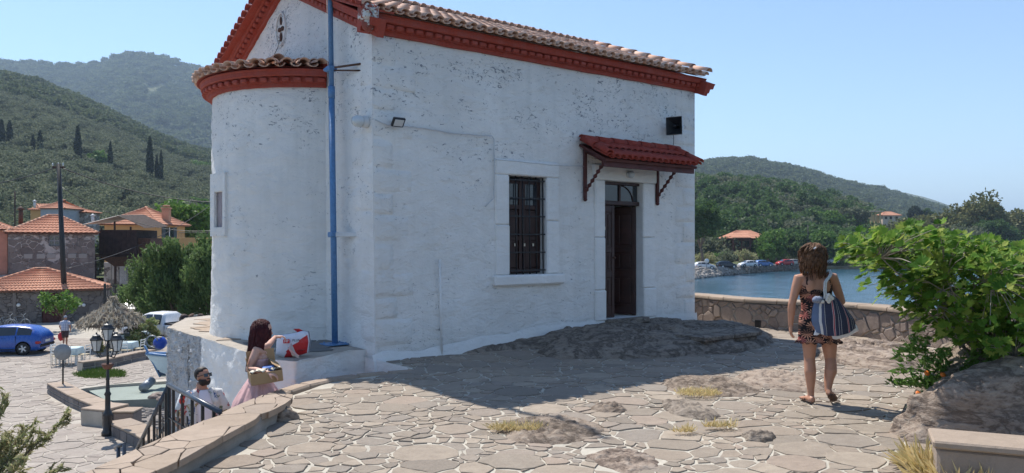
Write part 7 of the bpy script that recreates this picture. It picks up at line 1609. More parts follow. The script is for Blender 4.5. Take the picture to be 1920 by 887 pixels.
# ------------------------------------------------------------ people
def fused(mb, name, m, parent, Mw, vox=.0075, smooth=6):
    mb.v = [tuple(Mw @ Vector(p)) for p in mb.v]; o = mb.build(name, m, parent)
    r = o.modifiers.new('remesh', 'REMESH'); r.mode = 'VOXEL'; r.voxel_size = vox; r.use_smooth_shade = True
    s = o.modifiers.new('smooth', 'SMOOTH'); s.iterations = smooth; s.factor = .5; return o
def hand(mb, w, d, pn, sz=1.0, curl=.35, spread=.10, side=1):
    """palm and five fingers; w wrist, d direction of the hand, pn palm normal (side the fingers curl to)"""
    w, d, pn = Vector(w), Vector(d).normalized(), Vector(pn); pn = (pn-d*pn.dot(d)).normalized(); x = d.cross(pn)*side
    mb.cap([w-d*.01, w+d*.045*sz, w+d*.085*sz], [(.022*sz, .028*sz), (.017*sz, .040*sz), (.014*sz, .040*sz)], 10) if 0 else mb.tube([w-d*.02, w+d*.02*sz, w+d*.055*sz, w+d*.09*sz], [(.020*sz, .024*sz), (.018*sz, .034*sz), (.015*sz, .041*sz), (.011*sz, .038*sz)], 12, up=pn)
    for k, (o, L_, r) in enumerate(((-.030, .068, .0085), (-.010, .078, .0092), (.011, .072, .0088), (.031, .056, .0078))):
        p = w+d*.082*sz+x*o*sz; a = curl*(1+.25*k*.5); dd = (d+x*spread*o*20*.1); pts = [p]
        for s, f in ((.45, .6), (.32, 1.3), (.23, 1.9)):
            q = (dd*math.cos(a*f)+pn*math.sin(a*f)).normalized(); p = p+q*L_*s*sz; pts.append(p)
        mb.cap(pts, [r*sz, r*.95*sz, r*.88*sz, r*.72*sz], 8)
    p = w+d*.025*sz-x*.030*sz; q = (d*.65-x*.70+pn*.35).normalized(); q2 = (d*.85-x*.30+pn*.5).normalized(); mb.cap([p, p+q*.035*sz, p+q*.035*sz+q2*.030*sz], [.013*sz, .011*sz, .0085*sz], 8)
def headm(mb, c, f, upv, s=1.0, nose=True):
    """skull, jaw, nose, ears, lips; f face direction"""
    f = Vector(f).normalized(); upv = Vector(upv); x = f.cross(upv).normalized(); up_ = x.cross(f); c = Vector(c)
    Mh = Matrix((x, f, up_)).transposed().to_4x4(); P_ = lambda a, b, e: c+x*a*s+f*b*s+up_*e*s
    mb.ell(c+up_*.028*s, (.074*s, .094*s, .088*s), 18, 12, Mh); mb.ell(P_(0, .022, -.035), (.058*s, .066*s, .075*s), 16, 11, Mh); mb.ell(P_(0, .052, -.082), (.030*s, .026*s, .024*s), 10, 8, Mh)
    mb.ell(P_(0, .070, .018), (.050*s, .018*s, .014*s), 10, 7, Mh)
    if nose:
        mb.cap([P_(0, .088, .008), P_(0, .106, -.028)], [.009*s, .014*s], 8); mb.ell(P_(-.012, .094, -.032), (.009*s,)*3, 8, 6); mb.ell(P_(.012, .094, -.032), (.009*s,)*3, 8, 6)
        mb.cap([P_(-.020, .080, -.057), P_(.020, .080, -.057)], [.008*s, .008*s], 6); mb.cap([P_(-.016, .078, -.067), P_(.016, .078, -.067)], [.008*s, .008*s], 6)
    for sd in (-1, 1): mb.ell(P_(sd*.075, -.005, -.010), (.010*s, .019*s, .030*s), 8, 7, Mh)
    return P_, Mh
def eyes(P_, parent, Mw, s=1):
    for sd in (-1, 1):
        e = MB(); e.ell(P_(sd*.031, .072, .000), (.013*s,)*3, 10, 7); e.v = [tuple(Mw @ Vector(p)) for p in e.v]; o = e.build('eye', M['white_metal'], parent)
        e = MB(); e.ell(P_(sd*.031, .083, .000), (.006*s, .004*s, .006*s), 8, 6); e.v = [tuple(Mw @ Vector(p)) for p in e.v]; e.build('iris', M['dark'], o)
        e = MB(); e.cap([P_(sd*.048, .078, .020), P_(sd*.030, .086, .025), P_(sd*.014, .085, .020)], [.003, .004, .003], 6); e.v = [tuple(Mw @ Vector(p)) for p in e.v]; e.build('eyebrow', M['hair_black'], parent)
def strands(name, m, parent, Mw, c, up_, back, n_, L0, L1, r, seed, R_=(.088, .108, .10), wave=.012, cone=.9, fx=None, drop=.35, low=None):
    """hair: tapered wavy locks from the scalp down"""
    rr_ = random.Random(seed); mb = MB(); c = Vector(c); up_, back = Vector(up_).normalized(), Vector(back).normalized(); x = back.cross(up_).normalized()
    mb.ell(c+up_*.018+back*.010, (R_[0]*.97, R_[1]*.97, R_[2]*.97), 16, 10, Matrix((x, back, up_)).transposed().to_4x4())
    for k in range(n_):
        while True:
            a = rr_.uniform(0, 6.28); e = rr_.uniform(-.15, 1); bx_, by_ = math.cos(a), math.sin(a)
            if by_ > -.45 or e > .62: break
        h = math.sqrt(max(0, 1-e*e)); p = c+up_*.02+x*bx_*h*R_[0]+back*(by_*h*R_[1]+.01)+up_*e*R_[2]; o = (x*bx_+back*by_).normalized(); L_ = rr_.uniform(L0, L1); pts = []; ph = rr_.random()*6; nn_ = 9
        for i in range(nn_):
            t = i/(nn_-1); q = p+o*(.040*(1-e)*math.sin(min(1, t*2)*PI/2)*.5+R_[0]*(1-h)*min(1, t*2.2)*cone)+(-Z)*(L_*t**1.1)*(1 if e < .6 else 1)+up_*.012*math.sin(t*PI); q += x*wave*math.sin(ph+t*9)+back*wave*math.cos(ph*1.3+t*8)
            if fx: q = fx(q)
            pts.append(q)
        mb.tube(pts, [r*(1.0-.75*(i/(nn_-1))**2) for i in range(nn_)], 5)
    mb.v = [tuple(Mw @ Vector(p)) for p in mb.v]; return mb.build(name, m, parent)
def tgrid(mb, rings, n_=40, a0=0, a1=2*PI, fold=0.0, nf=9, mat_=0):
    """cloth lofted through (centre, rx, ry[, fold]) rings with horizontal sections"""
    m_ = len(rings)
    def f(i, j):
        c, rx, ry = rings[j][:3]; fo = rings[j][3] if len(rings[j]) > 3 else fold; a = a0+(a1-a0)*i/n_; k = 1+fo*math.sin(a*nf+j*.5)+fo*.6*math.sin(a*(nf*1.7)+1.3)
        return Vector((c[0]+math.cos(a)*rx*k, c[1]+math.sin(a)*ry*k, c[2]))
    return mb.grid(n_, m_-1, f)
def smooth_rings(R_, k=3):
    o = []
    for a, b in zip(R_, R_[1:]):
        for i in range(k):
            t = i/k; o.append((tuple(a[0][q]+(b[0][q]-a[0][q])*t for q in range(3)), a[1]+(b[1]-a[1])*t, a[2]+(b[2]-a[2])*t, (a[3] if len(a) > 3 else 0)*(1-t)+(b[3] if len(b) > 3 else 0)*t))
    return o+[R_[-1]]
def xf(mb, Mw): mb.v = [tuple(Mw @ Vector(p)) for p in mb.v]; return mb
def solid(o, t=.004): s = o.modifiers.new('thickness', 'SOLIDIFY'); s.thickness = t; s.offset = 0; return o
# ---- walking woman
def m_palm():
    m = NT('black_palm_print'); co = m.coord('pos'); mp = m.node('ShaderNodeMapping'); mp.inputs['Scale'].default_value = (11.5, 0, 11.5); m.l(co, mp.inputs[0])
    vec = m.node('ShaderNodeSeparateXYZ'); m.l(mp.outputs[0], vec.inputs[0]); cb = m.node('ShaderNodeCombineXYZ'); m.l(vec.outputs[0], cb.inputs[0]); m.l(vec.outputs[2], cb.inputs[1])
    v_ = m.node('ShaderNodeTexVoronoi', voronoi_dimensions='2D'); v_.inputs['Scale'].default_value = 1; v_.inputs['Randomness'].default_value = .85; m.l(cb.outputs[0], v_.inputs['Vector'])
    sb = m.node('ShaderNodeVectorMath', operation='SUBTRACT'); m.l(cb.outputs[0], sb.inputs[0]); m.l(v_.outputs['Position'], sb.inputs[1]); s2 = m.node('ShaderNodeSeparateXYZ'); m.l(sb.outputs[0], s2.inputs[0])
    sc_ = m.node('ShaderNodeSeparateColor'); m.l(v_.outputs['Color'], sc_.inputs[0])
    ang = m.math('ADD', m.math('ARCTAN2', s2.outputs[1], s2.outputs[0]), m.math('MULTIPLY', sc_.outputs[0], 6.28)); pet = m.math('ABSOLUTE', m.math('SINE', m.math('MULTIPLY', ang, 5.5)))
    r = v_.outputs['Distance']; k = m.math('SUBTRACT', pet, m.math('ADD', m.math('MULTIPLY', m.math('POWER', m.math('MULTIPLY', r, 1.55), 2.2), 1.0), .18)); mask = m.ramp(k, [(.0, 0), (.06, 1)])
    side_ = m.ramp(m.math('SINE', m.math('MULTIPLY', ang, .5)), [(.1, 0), (.25, 1)]); mask = m.math('MULTIPLY', mask, m.math('ADD', m.math('MULTIPLY', side_, .75), .25))
    lc = m.ramp(sc_.outputs[1], [(0, (.30, .10, .05)), (.5, (.34, .15, .085)), (.8, (.30, .05, .05)), (1, (.40, .24, .16))]); lc = m.mix(m.ramp(pet, [(.75, 0), (1, .5)]), lc, (.58, .36, .26))
    b = m.bump(m.noise(m.coord('pos'), 10, 4), .6, .02); return m.fin(m.mix(mask, (.012, .010, .012), lc), .85, b, spec=.2)
M['palm'] = m_palm()
wb = G(1531, 757, 0); wb.z = .015; Mw = T(wb); ww = thing('person', 'woman in black palm print dress walking away with a striped bag', 'person', wb)
b = MB()
LH, RH = Vector((-.075, .0, .84)), Vector((.115, .0, .84)); LK, RK_ = Vector((-.070, .01, .46)), Vector((.155, .03, .455)); LA, RA = Vector((-.062, -.01, .085)), Vector((.095, -.06, .125))
b.tube([LH+Z*.05, LH.lerp(LK, .35), LH.lerp(LK, .75), LK, LK.lerp(LA, .18)+Vector((-.002, -.012, 0)), LK.lerp(LA, .36)+Vector((-.004, -.018, 0)), LK.lerp(LA, .62)+Vector((0, -.006, 0)), LK.lerp(LA, .86), LA, LA-Z*.045], [.098, .088, .068, .056, .056, .060, .049, .036, .033, .034], 14)
b.tube([RH+Z*.05, RH.lerp(RK_, .35), RH.lerp(RK_, .75), RK_, RK_.lerp(RA, .18)+Vector((.006, -.012, 0)), RK_.lerp(RA, .38)+Vector((.006, -.020, 0)), RK_.lerp(RA, .65), RK_.lerp(RA, .88), RA], [.100, .092, .073, .058, .058, .063, .049, .037, .033], 14)
def foot(mb, heel, toe, wd=.042, up_=Z):
    heel, toe = Vector(heel), Vector(toe); d = (toe-heel); x = d.normalized().cross(up_).normalized()
    mb.tube([heel-d*.03, heel+d*.10, heel+d*.45+up_*.008, heel+d*.72, heel+d*.93, toe], [(.026, .022), (.036, .034), (.030, .038), (.021, .046), (.014, .040), (.008, .022)], 12, up=up_)
    for k in range(5): s = heel+d*.86+x*(-.034+.017*k); mb.cap([s, s+d*(.15-.018*k)], [.0095-.0008*k, .008-.0006*k], 6)
foot(b, (-.062, -.07, .040), (-.085, .165, .022)); foot(b, (.085, -.095, .125), (.205, .055, .022), up_=Vector((-.35, .45, .9)).normalized())
b.tube([(.02, 0, .80), (.015, 0, .88), (0, 0, .97), (-.012, 0, 1.07), (-.015, 0, 1.17), (-.015, .005, 1.26), (-.015, .005, 1.325), (-.018, .005, 1.36)], [(.17, .12), (.180, .125), (.140, .10), (.138, .10), (.165, .105), (.175, .095), (.115, .065), (.06, .055)], 22, up=(1, 0, 0))
b.tube([(-.018, 0, 1.33), (-.022, .01, 1.40), (-.025, .015, 1.45)], [.060, .050, .05], 14)
LS_, RS_ = Vector((-.185, .0, 1.285)), Vector((.165, .0, 1.295)); LE, RE = Vector((-.262, -.015, 1.02)), Vector((.275, .03, 1.045)); LW, RW = Vector((-.262, .02, .80)), Vector((.20, .20, .90))
b.cap([LS_+Vector((.05, 0, .0)), LS_, LS_.lerp(LE, .35), LS_.lerp(LE, .8), LE, LE.lerp(LW, .25), LE.lerp(LW, .8), LW], [.055, .057, .050, .040, .038, .040, .029, .024], 12)
b.cap([RS_+Vector((-.05, 0, .0)), RS_, RS_.lerp(RE, .35), RS_.lerp(RE, .8), RE, RE.lerp(RW, .25), RE.lerp(RW, .8), RW], [.055, .059, .052, .042, .040, .041, .030, .024], 12)
hand(b, LW, (.02, .02, -1), (1, 0, 0), .95, .45, side=1); hand(b, RW, (-.4, .6, -.6), (0, -.3, -1), .95, .7, side=-1)
for k in (-1, 1): b.ell((-.015+k*.075, -.085, 1.21), (.055, .022, .075), 10, 7)
Ph, Mh = headm(b, (-.035, .02, 1.515), (-.05, 1, .06), Z, 1.0); fused(b, 'body', M['skin'], ww, Mw, .007)
eyes(Ph, ww, Mw)
strands('hair', M['hair_brown'], ww, Mw, (-.035, .02, 1.525), Z, (0, -1, 0), 300, .14, .27, .0135, 5, (.094, .108, .105), .014, 1.5)
c = xf(MB().cap([(-.075, -.085, 1.585), (-.045, -.10, 1.60), (-.01, -.095, 1.595)], [.010, .014, .010], 8), Mw).build('hair_clip', M['plastic_grey'], ww)
DR = smooth_rings([((.022, -.005, .625), .232, .155, .075), ((.022, -.005, .655), .205, .148, .03), ((.022, 0, .70), .208, .150, .035), ((.020, 0, .80), .202, .146, .02), ((.015, 0, .88), .192, .136, .012), ((.004, 0, .96), .158, .116, .02), ((-.008, 0, 1.02), .148, .110, .02), ((-.014, 0, 1.10), .157, .112, .01), ((-.015, 0, 1.16), .170, .112, .005)], 4)
mb = MB(); m_ = len(DR); nn = 72
def dress(i, j):
    a = 2*PI*i/nn
    if j < m_:
        c_, rx, ry, fo = (*DR[j][:3], DR[j][3] if len(DR[j]) > 3 else 0); nf = 17 if j < 6 else 8; k = 1+fo*math.sin(a*nf+.8*math.sin(a*3))*.7+fo*.4*math.sin(a*nf*1.9); return Vector((c_[0]+math.cos(a)*rx*k, c_[1]+math.sin(a)*ry*k, c_[2]+(.012*math.sin(a*nf*1.1) if j == 0 else 0)))
    q = (j-m_+1)/4; sd = abs(math.cos(a)); bk = max(0, -math.sin(a)); h = .10*(1-bk*.75*(1-sd**3))*(.65+.35*sd); return Vector((-.015+math.cos(a)*(.170+.006*q), math.sin(a)*(.112-.010*q*bk), 1.16+h*q*.72))
mb.grid(nn, m_+3, dress); solid(xf(mb, Mw).build('dress', M['palm'], ww), .004)
for sd, tp in ((-1, (-.115, -.005, 1.338)), (1, (.090, -.005, 1.345))):
    for yy in (-1, 1): xf(MB().tube([(-.015+sd*.118, yy*.098, 1.225), (-.015+sd*.112, yy*.075, 1.29), Vector(tp)+Vector((0, yy*.03, .006))], [(.011, .003)]*3, 6, up=(1, 0, 0)), Mw).build('strap', M['palm'], ww)
for hl, to, up_ in (((-.062, -.075, .018), (-.087, .175, .006), Z), ((.093, -.112, .100), (.215, .055, .004), Vector((-.35, .45, .9)).normalized())):
    hl, to = Vector(hl), Vector(to); d = to-hl; x_ = d.normalized().cross(up_).normalized(); so = MB().tube([hl, hl+d*.12, hl+d*.5, hl+d*.8, to], [(.007, .022), (.008, .034), (.008, .034), (.008, .046), (.007, .026)], 12, up=up_)
    o = xf(so, Mw).build('flip_flop', mat('brown_flip_flop', (.12, .07, .05), .7, .2, 9, .2, 60), ww); xf(MB().tube([hl+d*.45+x_*.038+up_*.01, hl+d*.62+x_*.02+up_*.045, hl+d*.80+up_*.012, hl+d*.62-x_*.02+up_*.045, hl+d*.45-x_*.038+up_*.01], .005, 5), Mw).build('thong', M['rubber'], o)
# striped bag on her right shoulder
def m_stripe(name, base, cyc):
    m = NT(name); x = m.node('ShaderNodeSeparateXYZ'); m.l(m.coord('uv'), x.inputs[0]); f = m.math('FRACT', m.math('MULTIPLY', x.outputs[0], cyc))
    c = m.ramp(f, base, 'CONSTANT'); n_ = m.noise(m.coord('pos'), 9, 4); c = m.mix(m.math('MULTIPLY', m.noise(m.coord('pos'), 220, 2), .25), c, (.25, .27, .32)); return m.fin(c, .9, m.bump(n_, .7, .03), spec=.15)
NV, WH_, RD_, BL = (.012, .018, .055), (.62, .63, .66), (.36, .02, .05), (.10, .15, .26)
M['stripe'] = m_stripe('navy_striped_canvas', [(0, NV), (.26, WH_), (.285, RD_), (.36, WH_), (.385, NV), (.62, WH_), (.64, NV), (.78, WH_), (.80, NV)], 3.0)
M['stripe2'] = m_stripe('blue_striped_canvas', [(0, BL), (.35, WH_), (.5, (.05, .07, .15)), (.78, WH_), (.88, BL)], 2.6)
bagc = wb+Vector((.20, -.20, .0)); bag = thing('striped_bag', 'navy beach bag with red and white stripes hanging from the walking woman\'s shoulder', 'bag', bagc+Z*.72)
def bagp(px, py, dy): p = W(px, py, wb.y+dy); return p
PT_ = lambda q, w: q
BF = [[(1529, 556), (1541, 556), (1556, 552), (1569, 560), (1580, 572)], [(1523, 578), (1540, 576), (1560, 574), (1576, 577), (1591, 584)], [(1521, 600), (1541, 601), (1563, 600), (1583, 598), (1601, 599)], [(1527, 622), (1547, 629), (1567, 629), (1588, 624), (1607, 613)]]
def bagf(u_, v_, dep):
    a = min(3-1e-6, max(0, v_*3)); j = int(a); fa = a-j; b_ = min(4-1e-6, max(0, u_*4)); i = int(b_); fb = b_-i
    g_ = lambda jj, ii: Vector(BF[jj][ii]); p = (g_(j, i)*(1-fb)+g_(j, i+1)*fb)*(1-fa)+(g_(j+1, i)*(1-fb)+g_(j+1, i+1)*fb)*fa
    bulge = math.sin(min(1, max(0, u_))*PI)**.6*(.35+.65*math.sin(min(1, v_*.85+.08)*PI)**.7); y = wb.y-.13-.085*bulge*dep+.012*fn((u_*3, v_*3, dep), 1.5, 2)
    if dep < 0: y = wb.y-.115-.085*bulge*dep
    d0 = wb.y-.13; return W(p.x, p.y, d0)+Vector((0, y-d0, 0))
for nm, dep, m in (('front_panel', 1, 'stripe'), ('back_panel', -1, 'stripe2')):
    mb = MB(); nu, nv_ = 24, 16; mb.grid(nu, nv_, lambda i, j: bagf(i/nu, j/nv_, dep)); o = mb.build(nm, M[m] if nm != 'x' else None, bag); uv = o.data.uv_layers.new(name='UVMap')
    for l in o.data.loops: vi = l.vertex_index; uv.data[l.index].uv = ((vi % (nu+1))/nu, (vi//(nu+1))/nv_)
    if dep == 1:
        o.data.materials.append(M['stripe2'])
        for f in o.data.polygons:
            if (f.index % nu) < 6: f.material_index = 1
mb = MB(); pts = [bagf(i/20, 1, 1).lerp(bagf(i/20, 1, -1), .5) for i in range(21)]; mb.tube(pts, [(.045, .02)]*21, 8, up=Z); mb.build('bottom_fold', M['cotton'], bag)
M['rope'] = mat('white_rope', (.62, .61, .58), .9, .15, 60, .8, 60, bdist=.004)
sh2 = wb+Vector((.125, -.01, 1.352)); fr2 = W(1547, 560, wb.y-.22); bk2 = W(1560, 560, wb.y-.0)
for o_ in (-.008, .010): mb = MB(); P_ = [fr2+Vector((o_, 0, 0)), W(1547, 530, wb.y-.175)+Vector((o_, 0, 0)), sh2+Vector((o_-.01, -.075, -.02)), sh2+Vector((o_, 0, .018)), sh2+Vector((o_+.03, .06, -.05)), bk2]; P2 = [P_[0]]; [P2.extend([a.lerp(b_, t) for t in (.25, .5, .75, 1)]) for a, b_ in zip(P_, P_[1:])]; mb.tube([p+Vector((.003*math.sin(i*2.2), .003*math.cos(i*2.2), 0)) for i, p in enumerate(P2)], .0085, 8); mb.build('rope_handle', M['rope'], bag)
mb = MB(); rr = random.Random(3)
for k in range(9): a = rr.uniform(0, 6.28); p = W(1549+rr.uniform(-7, 12), 558+rr.uniform(-6, 10), wb.y-.235); mb.ell(p, (.020, .014, .018), 9, 6)
mb.build('rope_knot', M['rope'], bag)
mb = MB(); mb.ell(W(1533, 562, wb.y-.20), (.055, .05, .035), 14, 9, noise_a=.25, noise_s=9); mb.build('gathered_cloth', M['stripe2'], bag).data.uv_layers.new(name='UVMap')
# ---- man with sunglasses on the stairs
mz = -1.66; mo = Vector((W(378, 0, 10.0).x, 10.0, mz)); fd = Vector((.62, -.78, 0)).normalized(); sd_ = Vector((.78, .62, 0)); Mm = Matrix.Translation(mo) @ Matrix((sd_, -fd, Z)).transposed().to_4x4()
# local: x = his left to the right of the picture, -y = forward
man = thing('person', 'bearded man in sunglasses and open flowered shirt climbing the stairs', 'person', mo)
b = MB()
for s, kn in ((-1, 0), (1, -.10)):
    hp_, kp, ap = Vector((s*.10, 0, .88)), Vector((s*.11, -.04+kn, .50)), Vector((s*.11, .03+kn*.4, .09+(.15 if kn else 0)))
    b.tube([hp_, hp_.lerp(kp, .5), kp, kp.lerp(ap, .35), ap], [.095, .085, .062, .062, .042], 12); foot(b, ap+Vector((0, .04, -.05)), ap+Vector((0, -.21, -.065)))
b.tube([(0, 0, .85), (0, 0, 1.0), (0, 0, 1.2), (0, 0, 1.36), (0, 0, 1.45), (0, 0, 1.50)], [(.17, .12), (.165, .12), (.19, .13), (.20, .12), (.12, .08), (.06, .06)], 20, up=(1, 0, 0)); b.tube([(0, .01, 1.45), (0, -.01, 1.56)], [.066, .062], 14)
for s, e_, w_ in ((-1, (-.30, .0, 1.10), (-.26, -.20, 1.02)), (1, (.31, -.03, 1.11), (.24, -.25, 1.07))):
    S_, E_, W_ = Vector((s*.205, 0, 1.40)), Vector(e_), Vector(w_); b.cap([S_-Vector((s*.06, 0, 0)), S_, S_.lerp(E_, .5), E_, E_.lerp(W_, .4), W_], [.06, .065, .052, .044, .042, .028], 12); hand(b, W_, (0, -1, -.15), (0, 0, -1), 1.0, .6, side=s)
hf = Vector((.40, -.85, .28)); Ph, Mh = headm(b, (.01, -.015, 1.635), hf, Z, 1.0); fused(b, 'body', M['skin'], man, Mm, .0075)
mb = MB(); mb.ell(Ph(0, -.012, .036), (.080, .098, .090), 18, 12, Mh, noise_a=.04, noise_s=20)
mb.v = [p if (Mh.to_3x3().inverted() @ (Vector(p)-Ph(0, 0, 0))).y < .075 or 1 else p for p in mb.v]
keep = []
for f in mb.f:
    q = Mh.to_3x3().inverted() @ ((Vector(mb.v[f[0]])+Vector(mb.v[f[2]]))/2-Ph(0, 0, 0))
    if (q.z > .030+max(0, q.y)*.70) or (q.y < -.005 and q.z > -.055): keep.append(f)
mb.f = keep; mb.m = [0]*len(keep); mb.s = [True]*len(keep); solid(xf(mb, Mm).build('hair', M['hair_black'], man), .008)
mb = MB(); nb_ = 18
def beard(i, j):
    a = -1.75+3.5*i/nb_; z0 = -.030-.020*math.cos(a) if abs(a) > .55 else -.048; z = ((z0 if abs(a) > .5 else -.076), -.080 if abs(a) < .5 else z0*.5-.04, -.090, -.114)[j]; r = (.066, .066, .058, .036)[j]; return Ph(math.sin(a)*r*.98, math.cos(a)*(r+.024)*.98+.004, z)
mb.grid(nb_, 3, beard); solid(xf(mb, Mm).build('beard', M['hair_black'], man), .014)
mb = MB(); mb.cap([Ph(-.024, .100, -.046), Ph(0, .107, -.044), Ph(.024, .100, -.046)], [.006, .007, .006], 6); xf(mb, Mm).build('moustache', M['hair_black'], man)
gl2 = thing('sunglasses', 'black sunglasses worn by the bearded man', 'sunglasses', Mm @ Ph(0, .1, 0))
for s in (-1, 1):
    fr3 = Matrix.Translation(Ph(s*.034, .100, .002)) @ Mh @ RZ(-s*.18); xf(MB().bbox((0, 0, 0), (.058, .006, .044), .012, fr3), Mm).build('lens', M['glass'], gl2); xf(MB().cap([Ph(s*.062, .088, .012), Ph(s*.080, .0, .010)], [.004, .004], 6), Mm).build('temple', M['black_metal'], gl2)
xf(MB().cap([Ph(-.062, .098, .020), Ph(0, .108, .020), Ph(.062, .098, .020)], [.004, .005, .004], 6), Mm).build('bridge', M['black_metal'], gl2)
mb = MB(); tgrid(mb, smooth_rings([((0, 0, .86), .185, .135, .02), ((0, 0, 1.0), .182, .136, .02), ((0, -.005, 1.2), .203, .146, .015), ((0, -.003, 1.35), .213, .137, .01), ((0, 0, 1.435), .150, .102, 0), ((0, 0, 1.475), .086, .080, 0)]), 40); solid(xf(mb, Mm).build('white_tee', M['cotton'], man), .003)
def m_flower():
    m = NT('flowered_shirt_print'); co = m.coord('pos'); v_ = m.node('ShaderNodeTexVoronoi'); v_.inputs['Scale'].default_value = 17; m.l(m.mix(.12, co, m.noise(co, 14, 3, .6)) if 0 else co, v_.inputs['Vector']); s = m.node('ShaderNodeSeparateColor'); m.l(v_.outputs['Color'], s.inputs[0])
    c = m.ramp(s.outputs[0], [(0, (.62, .63, .62)), (.42, (.05, .10, .22)), (.56, (.62, .62, .6)), (.70, (.38, .03, .04)), (.78, (.30, .24, .07)), (.88, (.10, .16, .10)), (.94, (.62, .62, .6))], 'CONSTANT'); n_ = m.noise(co, 45, 3, .6); c = m.mix(m.ramp(n_, [(.48, 0), (.56, .75)]), c, (.60, .60, .58)); return m.fin(c, .85, m.bump(m.noise(co, 10, 3), .6, .015))
M['flower'] = m_flower(); mb = MB()
tgrid(mb, smooth_rings([((0, 0, .80), .232, .172, .03), ((0, 0, 1.0), .215, .165, .03), ((0, 0, 1.2), .222, .162, .02), ((0, 0, 1.35), .232, .148, .01), ((0, .0, 1.425), .168, .112, 0), ((0, .005, 1.475), .092, .088, 0)]), 40, -PI/2+.46, 1.5*PI-.46); solid(xf(mb, Mm).build('open_shirt', M['flower'], man), .004)
for s, e_ in ((-1, (-.285, 0, 1.16)), (1, (.292, -.025, 1.17))):
    S_, E_ = Vector((s*.195, 0, 1.405)), Vector(e_); mb = MB(); mb.tube([S_-Vector((s*.05, 0, -.005)), S_, S_.lerp(E_, .5), E_], [.066, .078, .073, .078], 16, caps=False); solid(xf(mb, Mm).build('sleeve', M['flower'], man), .004)
for s in (-1, 1): mb = MB(); mb.grid(4, 2, lambda i, j: Vector((s*(.060+.035*j+.008*i), -.085-.02*i-.01*j, 1.49-.045*i+(.012 if j == 1 else 0)))); solid(xf(mb, Mm).build('collar', M['flower'], man), .004)
for s in (-1, 1): hp_ = Vector((s*.10, 0, .90)); kp = Vector((s*.115, -.04-(.10 if s > 0 else 0), .48)); mb = MB(); mb.tube([hp_+Z*.04, hp_.lerp(kp, .5), kp], [.118, .108, .098], 16, caps=False); solid(xf(mb, Mm).build('shorts', M['bluegrey'], man), .004)
# ---- woman with the cardboard box
go_ = Vector((W(486, 0, 8.9).x, 8.9, -.86)); fw2 = Vector((.86, .50, 0)).normalized(); lf = Vector((-.50, .86, 0)).normalized(); Mg = Matrix.Translation(go_) @ Matrix((-lf, fw2, Z)).transposed().to_4x4()
girl = thing('person', 'woman with long dark red hair in a pink dress holding a box beside the ledge', 'person', go_)
GI = lambda px, py, dd=0: Mg.inverted() @ W(px, py, 8.9+dd)
b = MB()
for s in (-1, 1): b.tube([(s*.09, 0, .86), (s*.09, .0, .46), (s*.09, 0, .08)], [.09, .055, .034], 12); foot(b, (s*.09, -.06, .035), (s*.10, .17, .022))
b.tube([(0, 0, .82), (0, 0, .92), (0, 0, 1.02), (0, 0, 1.14), (0, 0, 1.25), (0, 0, 1.325), (0, 0, 1.37)], [(.165, .12), (.155, .11), (.120, .095), (.140, .105), (.155, .095), (.10, .06), (.05, .05)], 20, up=(1, 0, 0)); b.tube([(0, 0, 1.34), (0, .025, 1.46)], [.054, .048], 12)
# near arm (her right, towards the camera): shoulder, elbow, wrist follow the photograph
NS_ = GI(481, 657, -.14); NE = GI(467, 692, -.22); NW = GI(503, 699, -.40)
b.cap([Vector((.08, 0, 1.30)), NS_, NS_.lerp(NE, .5), NE, NE.lerp(NW, .35), NW], [.05, .052, .046, .038, .037, .024], 12); hand(b, NW, (Mg.inverted().to_3x3() @ Vector((.95, .05, -.28))), Mg.inverted().to_3x3() @ Vector((0, .3, -1)), .95, .75, side=1)
FS, FE, FW = Vector((-.16, 0, 1.29)), GI(503, 648, .28), GI(516, 632, .62)
b.cap([FS+Vector((.05, 0, 0)), FS, FS.lerp(FE, .5), FE, FE.lerp(FW, .4), FW], [.05, .05, .044, .037, .035, .023], 12); hand(b, FW, (Mg.inverted().to_3x3() @ Vector((.85, .35, .05))), Mg.inverted().to_3x3() @ Vector((.1, 0, -1)), .98, .75, side=-1)
Ph, Mh = headm(b, (.0, .045, 1.535), (-.02, .95, -.12), Z, .97); fused(b, 'body', M['skin_lt'], girl, Mg, .007); eyes(Ph, girl, Mg, .97)
strands('hair', M['hair_red'], girl, Mg, (.0, .030, 1.545), Z, (0.0, -1, 0), 320, .34, .50, .0125, 9, (.088, .104, .102), .006, 1.1, fx=lambda q: Vector((q.x*1.0, min(q.y, .03+.0)-.10*max(0, 1.42-q.z)*1.2 if q.z < 1.45 else q.y, q.z)))
xf(MB().tube([(.085*math.cos(a), .06, 1.56+.09*math.sin(a)) for a in [i*PI/10 for i in range(11)]], .008, 6), Mg).build('hair_band', M['pink'], girl)
mb = MB(); tgrid(mb, smooth_rings([((0, 0, .10), .42, .40, .05), ((0, 0, .45), .37, .35, .05), ((0, 0, .75), .29, .27, .045), ((0, 0, .95), .17, .15, .03), ((0, 0, 1.02), .128, .103, .01), ((0, 0, 1.14), .148, .112, 0), ((0, 0, 1.235), .160, .100, 0)], 4), 84, nf=13); solid(xf(mb, Mg).build('dress', M['pink'], girl), .003)
for s in (-1, 1): xf(MB().tube([(s*.10, -.09, 1.22), (s*.10, -.03, 1.335), (s*.10, .05, 1.31), (s*.10, .09, 1.22)], .006, 6), Mg).build('strap', M['pink'], girl)
for q in (0, .012, .024): xf(MB().tube([NW.lerp(NE, .06+q*3)+Vector((math.cos(a)*.028, math.sin(a)*.028*.6, math.sin(a)*.028)) for a in [i*PI/6 for i in range(13)]], .004, 5), Mg).build('bracelet', (M['rust'], M['grey_metal'], M['white_metal'])[int(q*84)], girl)
